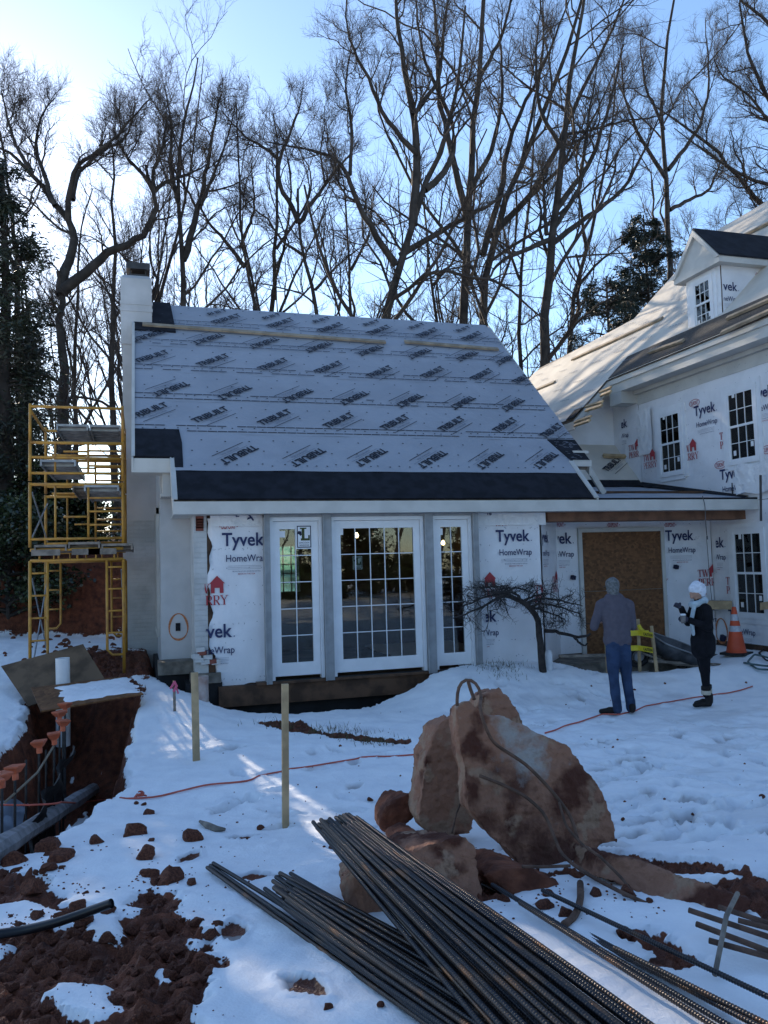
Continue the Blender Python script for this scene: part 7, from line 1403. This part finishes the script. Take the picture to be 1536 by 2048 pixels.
# wheelbarrow, half hidden behind the people
wbM = mat('worn_grey_tray', (.075, .078, .085), .5, .35, 5, .3, 30, metal=.3); cw_ = sk(1352, 1300, 11.75); wb = thing('wheelbarrow', (cw_[0], cw_[1], gz(cw_[0], cw_[1])), 'dark grey wheelbarrow tipped forward behind the woman', 'wheelbarrow')
Mb = Matrix.Translation(cw_ + V(-.02, 0, -.06)) @ Matrix.Rotation(.34, 4, 'Y') @ Matrix.Rotation(.3, 4, 'X')
def rr(hx, hy, z, n=24): return [(hx * np.sign(math.cos(t)) * abs(math.cos(t)) ** .45, hy * np.sign(math.sin(t)) * abs(math.sin(t)) ** .45, z) for t in np.linspace(0, 2 * math.pi, n, endpoint=False)]
ou = [rr(.30, .20, -.10), rr(.40, .27, .02), rr(.47, .33, .16)]; inn = [rr(.455, .315, .158), rr(.385, .258, .025), rr(.29, .19, -.085)]; m = MB(); vs = [p for r in ou + inn for p in r]; n = 24
m.add(vs, [(i * n + j, i * n + (j + 1) % n, (i + 1) * n + (j + 1) % n, (i + 1) * n + j) for i in range(5) for j in range(n)] + [tuple(range(n - 1, -1, -1)), tuple(5 * n + j for j in range(n))]); put('tray', m.mesh('tray', wbM, True), wb, M=Mb)
m = MB(); m.tube(rr(.475, .335, .16) + [rr(.475, .335, .16)[0]], .012, 6); put('tray_rim', m.mesh('tray_rim', steelM), wb, M=Mb)
for y in (-.22, .22): m = MB(); m.tube([(-.62, y * .3, -.16), (-.1, y * .9, -.14), (.55, y * 1.1, .02), (.85, y * 1.2, .06)], .018, 8); put('handle', m.mesh('handle', wood2), wb, M=Mb)
for y in (-.2, .2): m = MB(); m.tube([(.28, y, -.08), (.34, y, -.34), (.48, y, -.34), (.45, y, -.02)], .013, 6); put('leg', m.mesh('leg', darkM), wb, M=Mb)
m = MB(); th = np.linspace(0, 2 * math.pi, 21); m.tube([(-.62 + .16 * math.cos(t), 0, -.24 + .16 * math.sin(t)) for t in th], .04, 8); put('wheel', m.mesh('wheel', rubM, True), wb, M=Mb); m = MB(); m.tube([(-.62, -.03, -.24), (-.62, .03, -.24)], .09, 14); put('rim', m.mesh('rim', steelM), wb, M=Mb)
# loose lumber by the porch step
for a, b_, w_, lb in (((1300, 1322), (1446, 1330), .10, 'weathered board lying along the porch step behind the woman'), ((1120, 1312), (1230, 1310), .09, 'brown board on the porch slab below the boarded door')):
    A_, B_ = sk(*a, 11.6), sk(*b_, 11.6); m = MB(); m.bar(A_, B_, w_, .04); put('board', m.mesh('board', wood2), label=lb, cat='board')
A_, B_ = Xp(1408, 1207, XW - .3) , Xp(1466, 1207, XW - .10); m = MB(); m.slab([Yp(1413, 1202, 12.55), Yp(1464, 1202, 12.35), Yp(1464, 1219, 12.35), Yp(1420, 1219, 12.55)], (0, .3, 0)); m.build('ledger_block', woodM, house)
m = MB(); m.slab([Xp(1526, 1205, XW - .12), Xp(1560, 1200, XW - .12), Xp(1560, 1214, XW - .12), Xp(1526, 1220, XW - .12)], (-.06, 0, 0)); m.build('ledger_block', woodM, house)
hoseM = mat('teal_hose', (.06, .11, .12), .4, .2, 6)
def coil(pts, r, lb, m_=hoseM):
    P = [G(px, py) + V(0, 0, .02 + .03 * (i % 3)) for i, (px, py) in enumerate(pts)]; Q = resample(P, 60); m = MB(); m.tube(list(Q), r, 7); put('hose', m.mesh('hose', m_, True), label=lb, cat='hose')
coil([(1488, 1328), (1500, 1334), (1530, 1342), (1560, 1336), (1540, 1322), (1510, 1318), (1495, 1326), (1515, 1345), (1560, 1350)], .016, 'teal hose lying in loops on the snow right of the cone')
coil([(1530, 1300), (1518, 1312), (1532, 1330), (1570, 1332)], .014, 'thin dark hose curling in at the right edge beside the cone', rubM)
m = MB(); P = [Yp(1405, 992, 11.6), Yp(1410, 1010, 11.58), Yp(1411, 1040, 11.6), Yp(1413, 1066, 11.62), Yp(1414, 1072, 11.62)]; m.tube(list(resample(P, 16)), .007, 6); m.tube([P[-1], P[-1] - V(0, 0, .06)], .014, 6); put('hanging_cable', m.mesh('hanging_cable', wbM), label='grey cable hanging down over the porch eave', cat='cable')
m = MB(); P = [Yp(1413, 1075, 12.6), Yp(1416, 1110, 12.7), Yp(1419, 1160, 12.75), Yp(1424, 1200, 12.78), Yp(1426, 1240, 12.8)]; m.tube(list(resample(P, 14)), .005, 5); put('wall_wire', m.mesh('wall_wire', rubM), label='thin dark wire running down the wrapped wall above the woman', cat='wire')
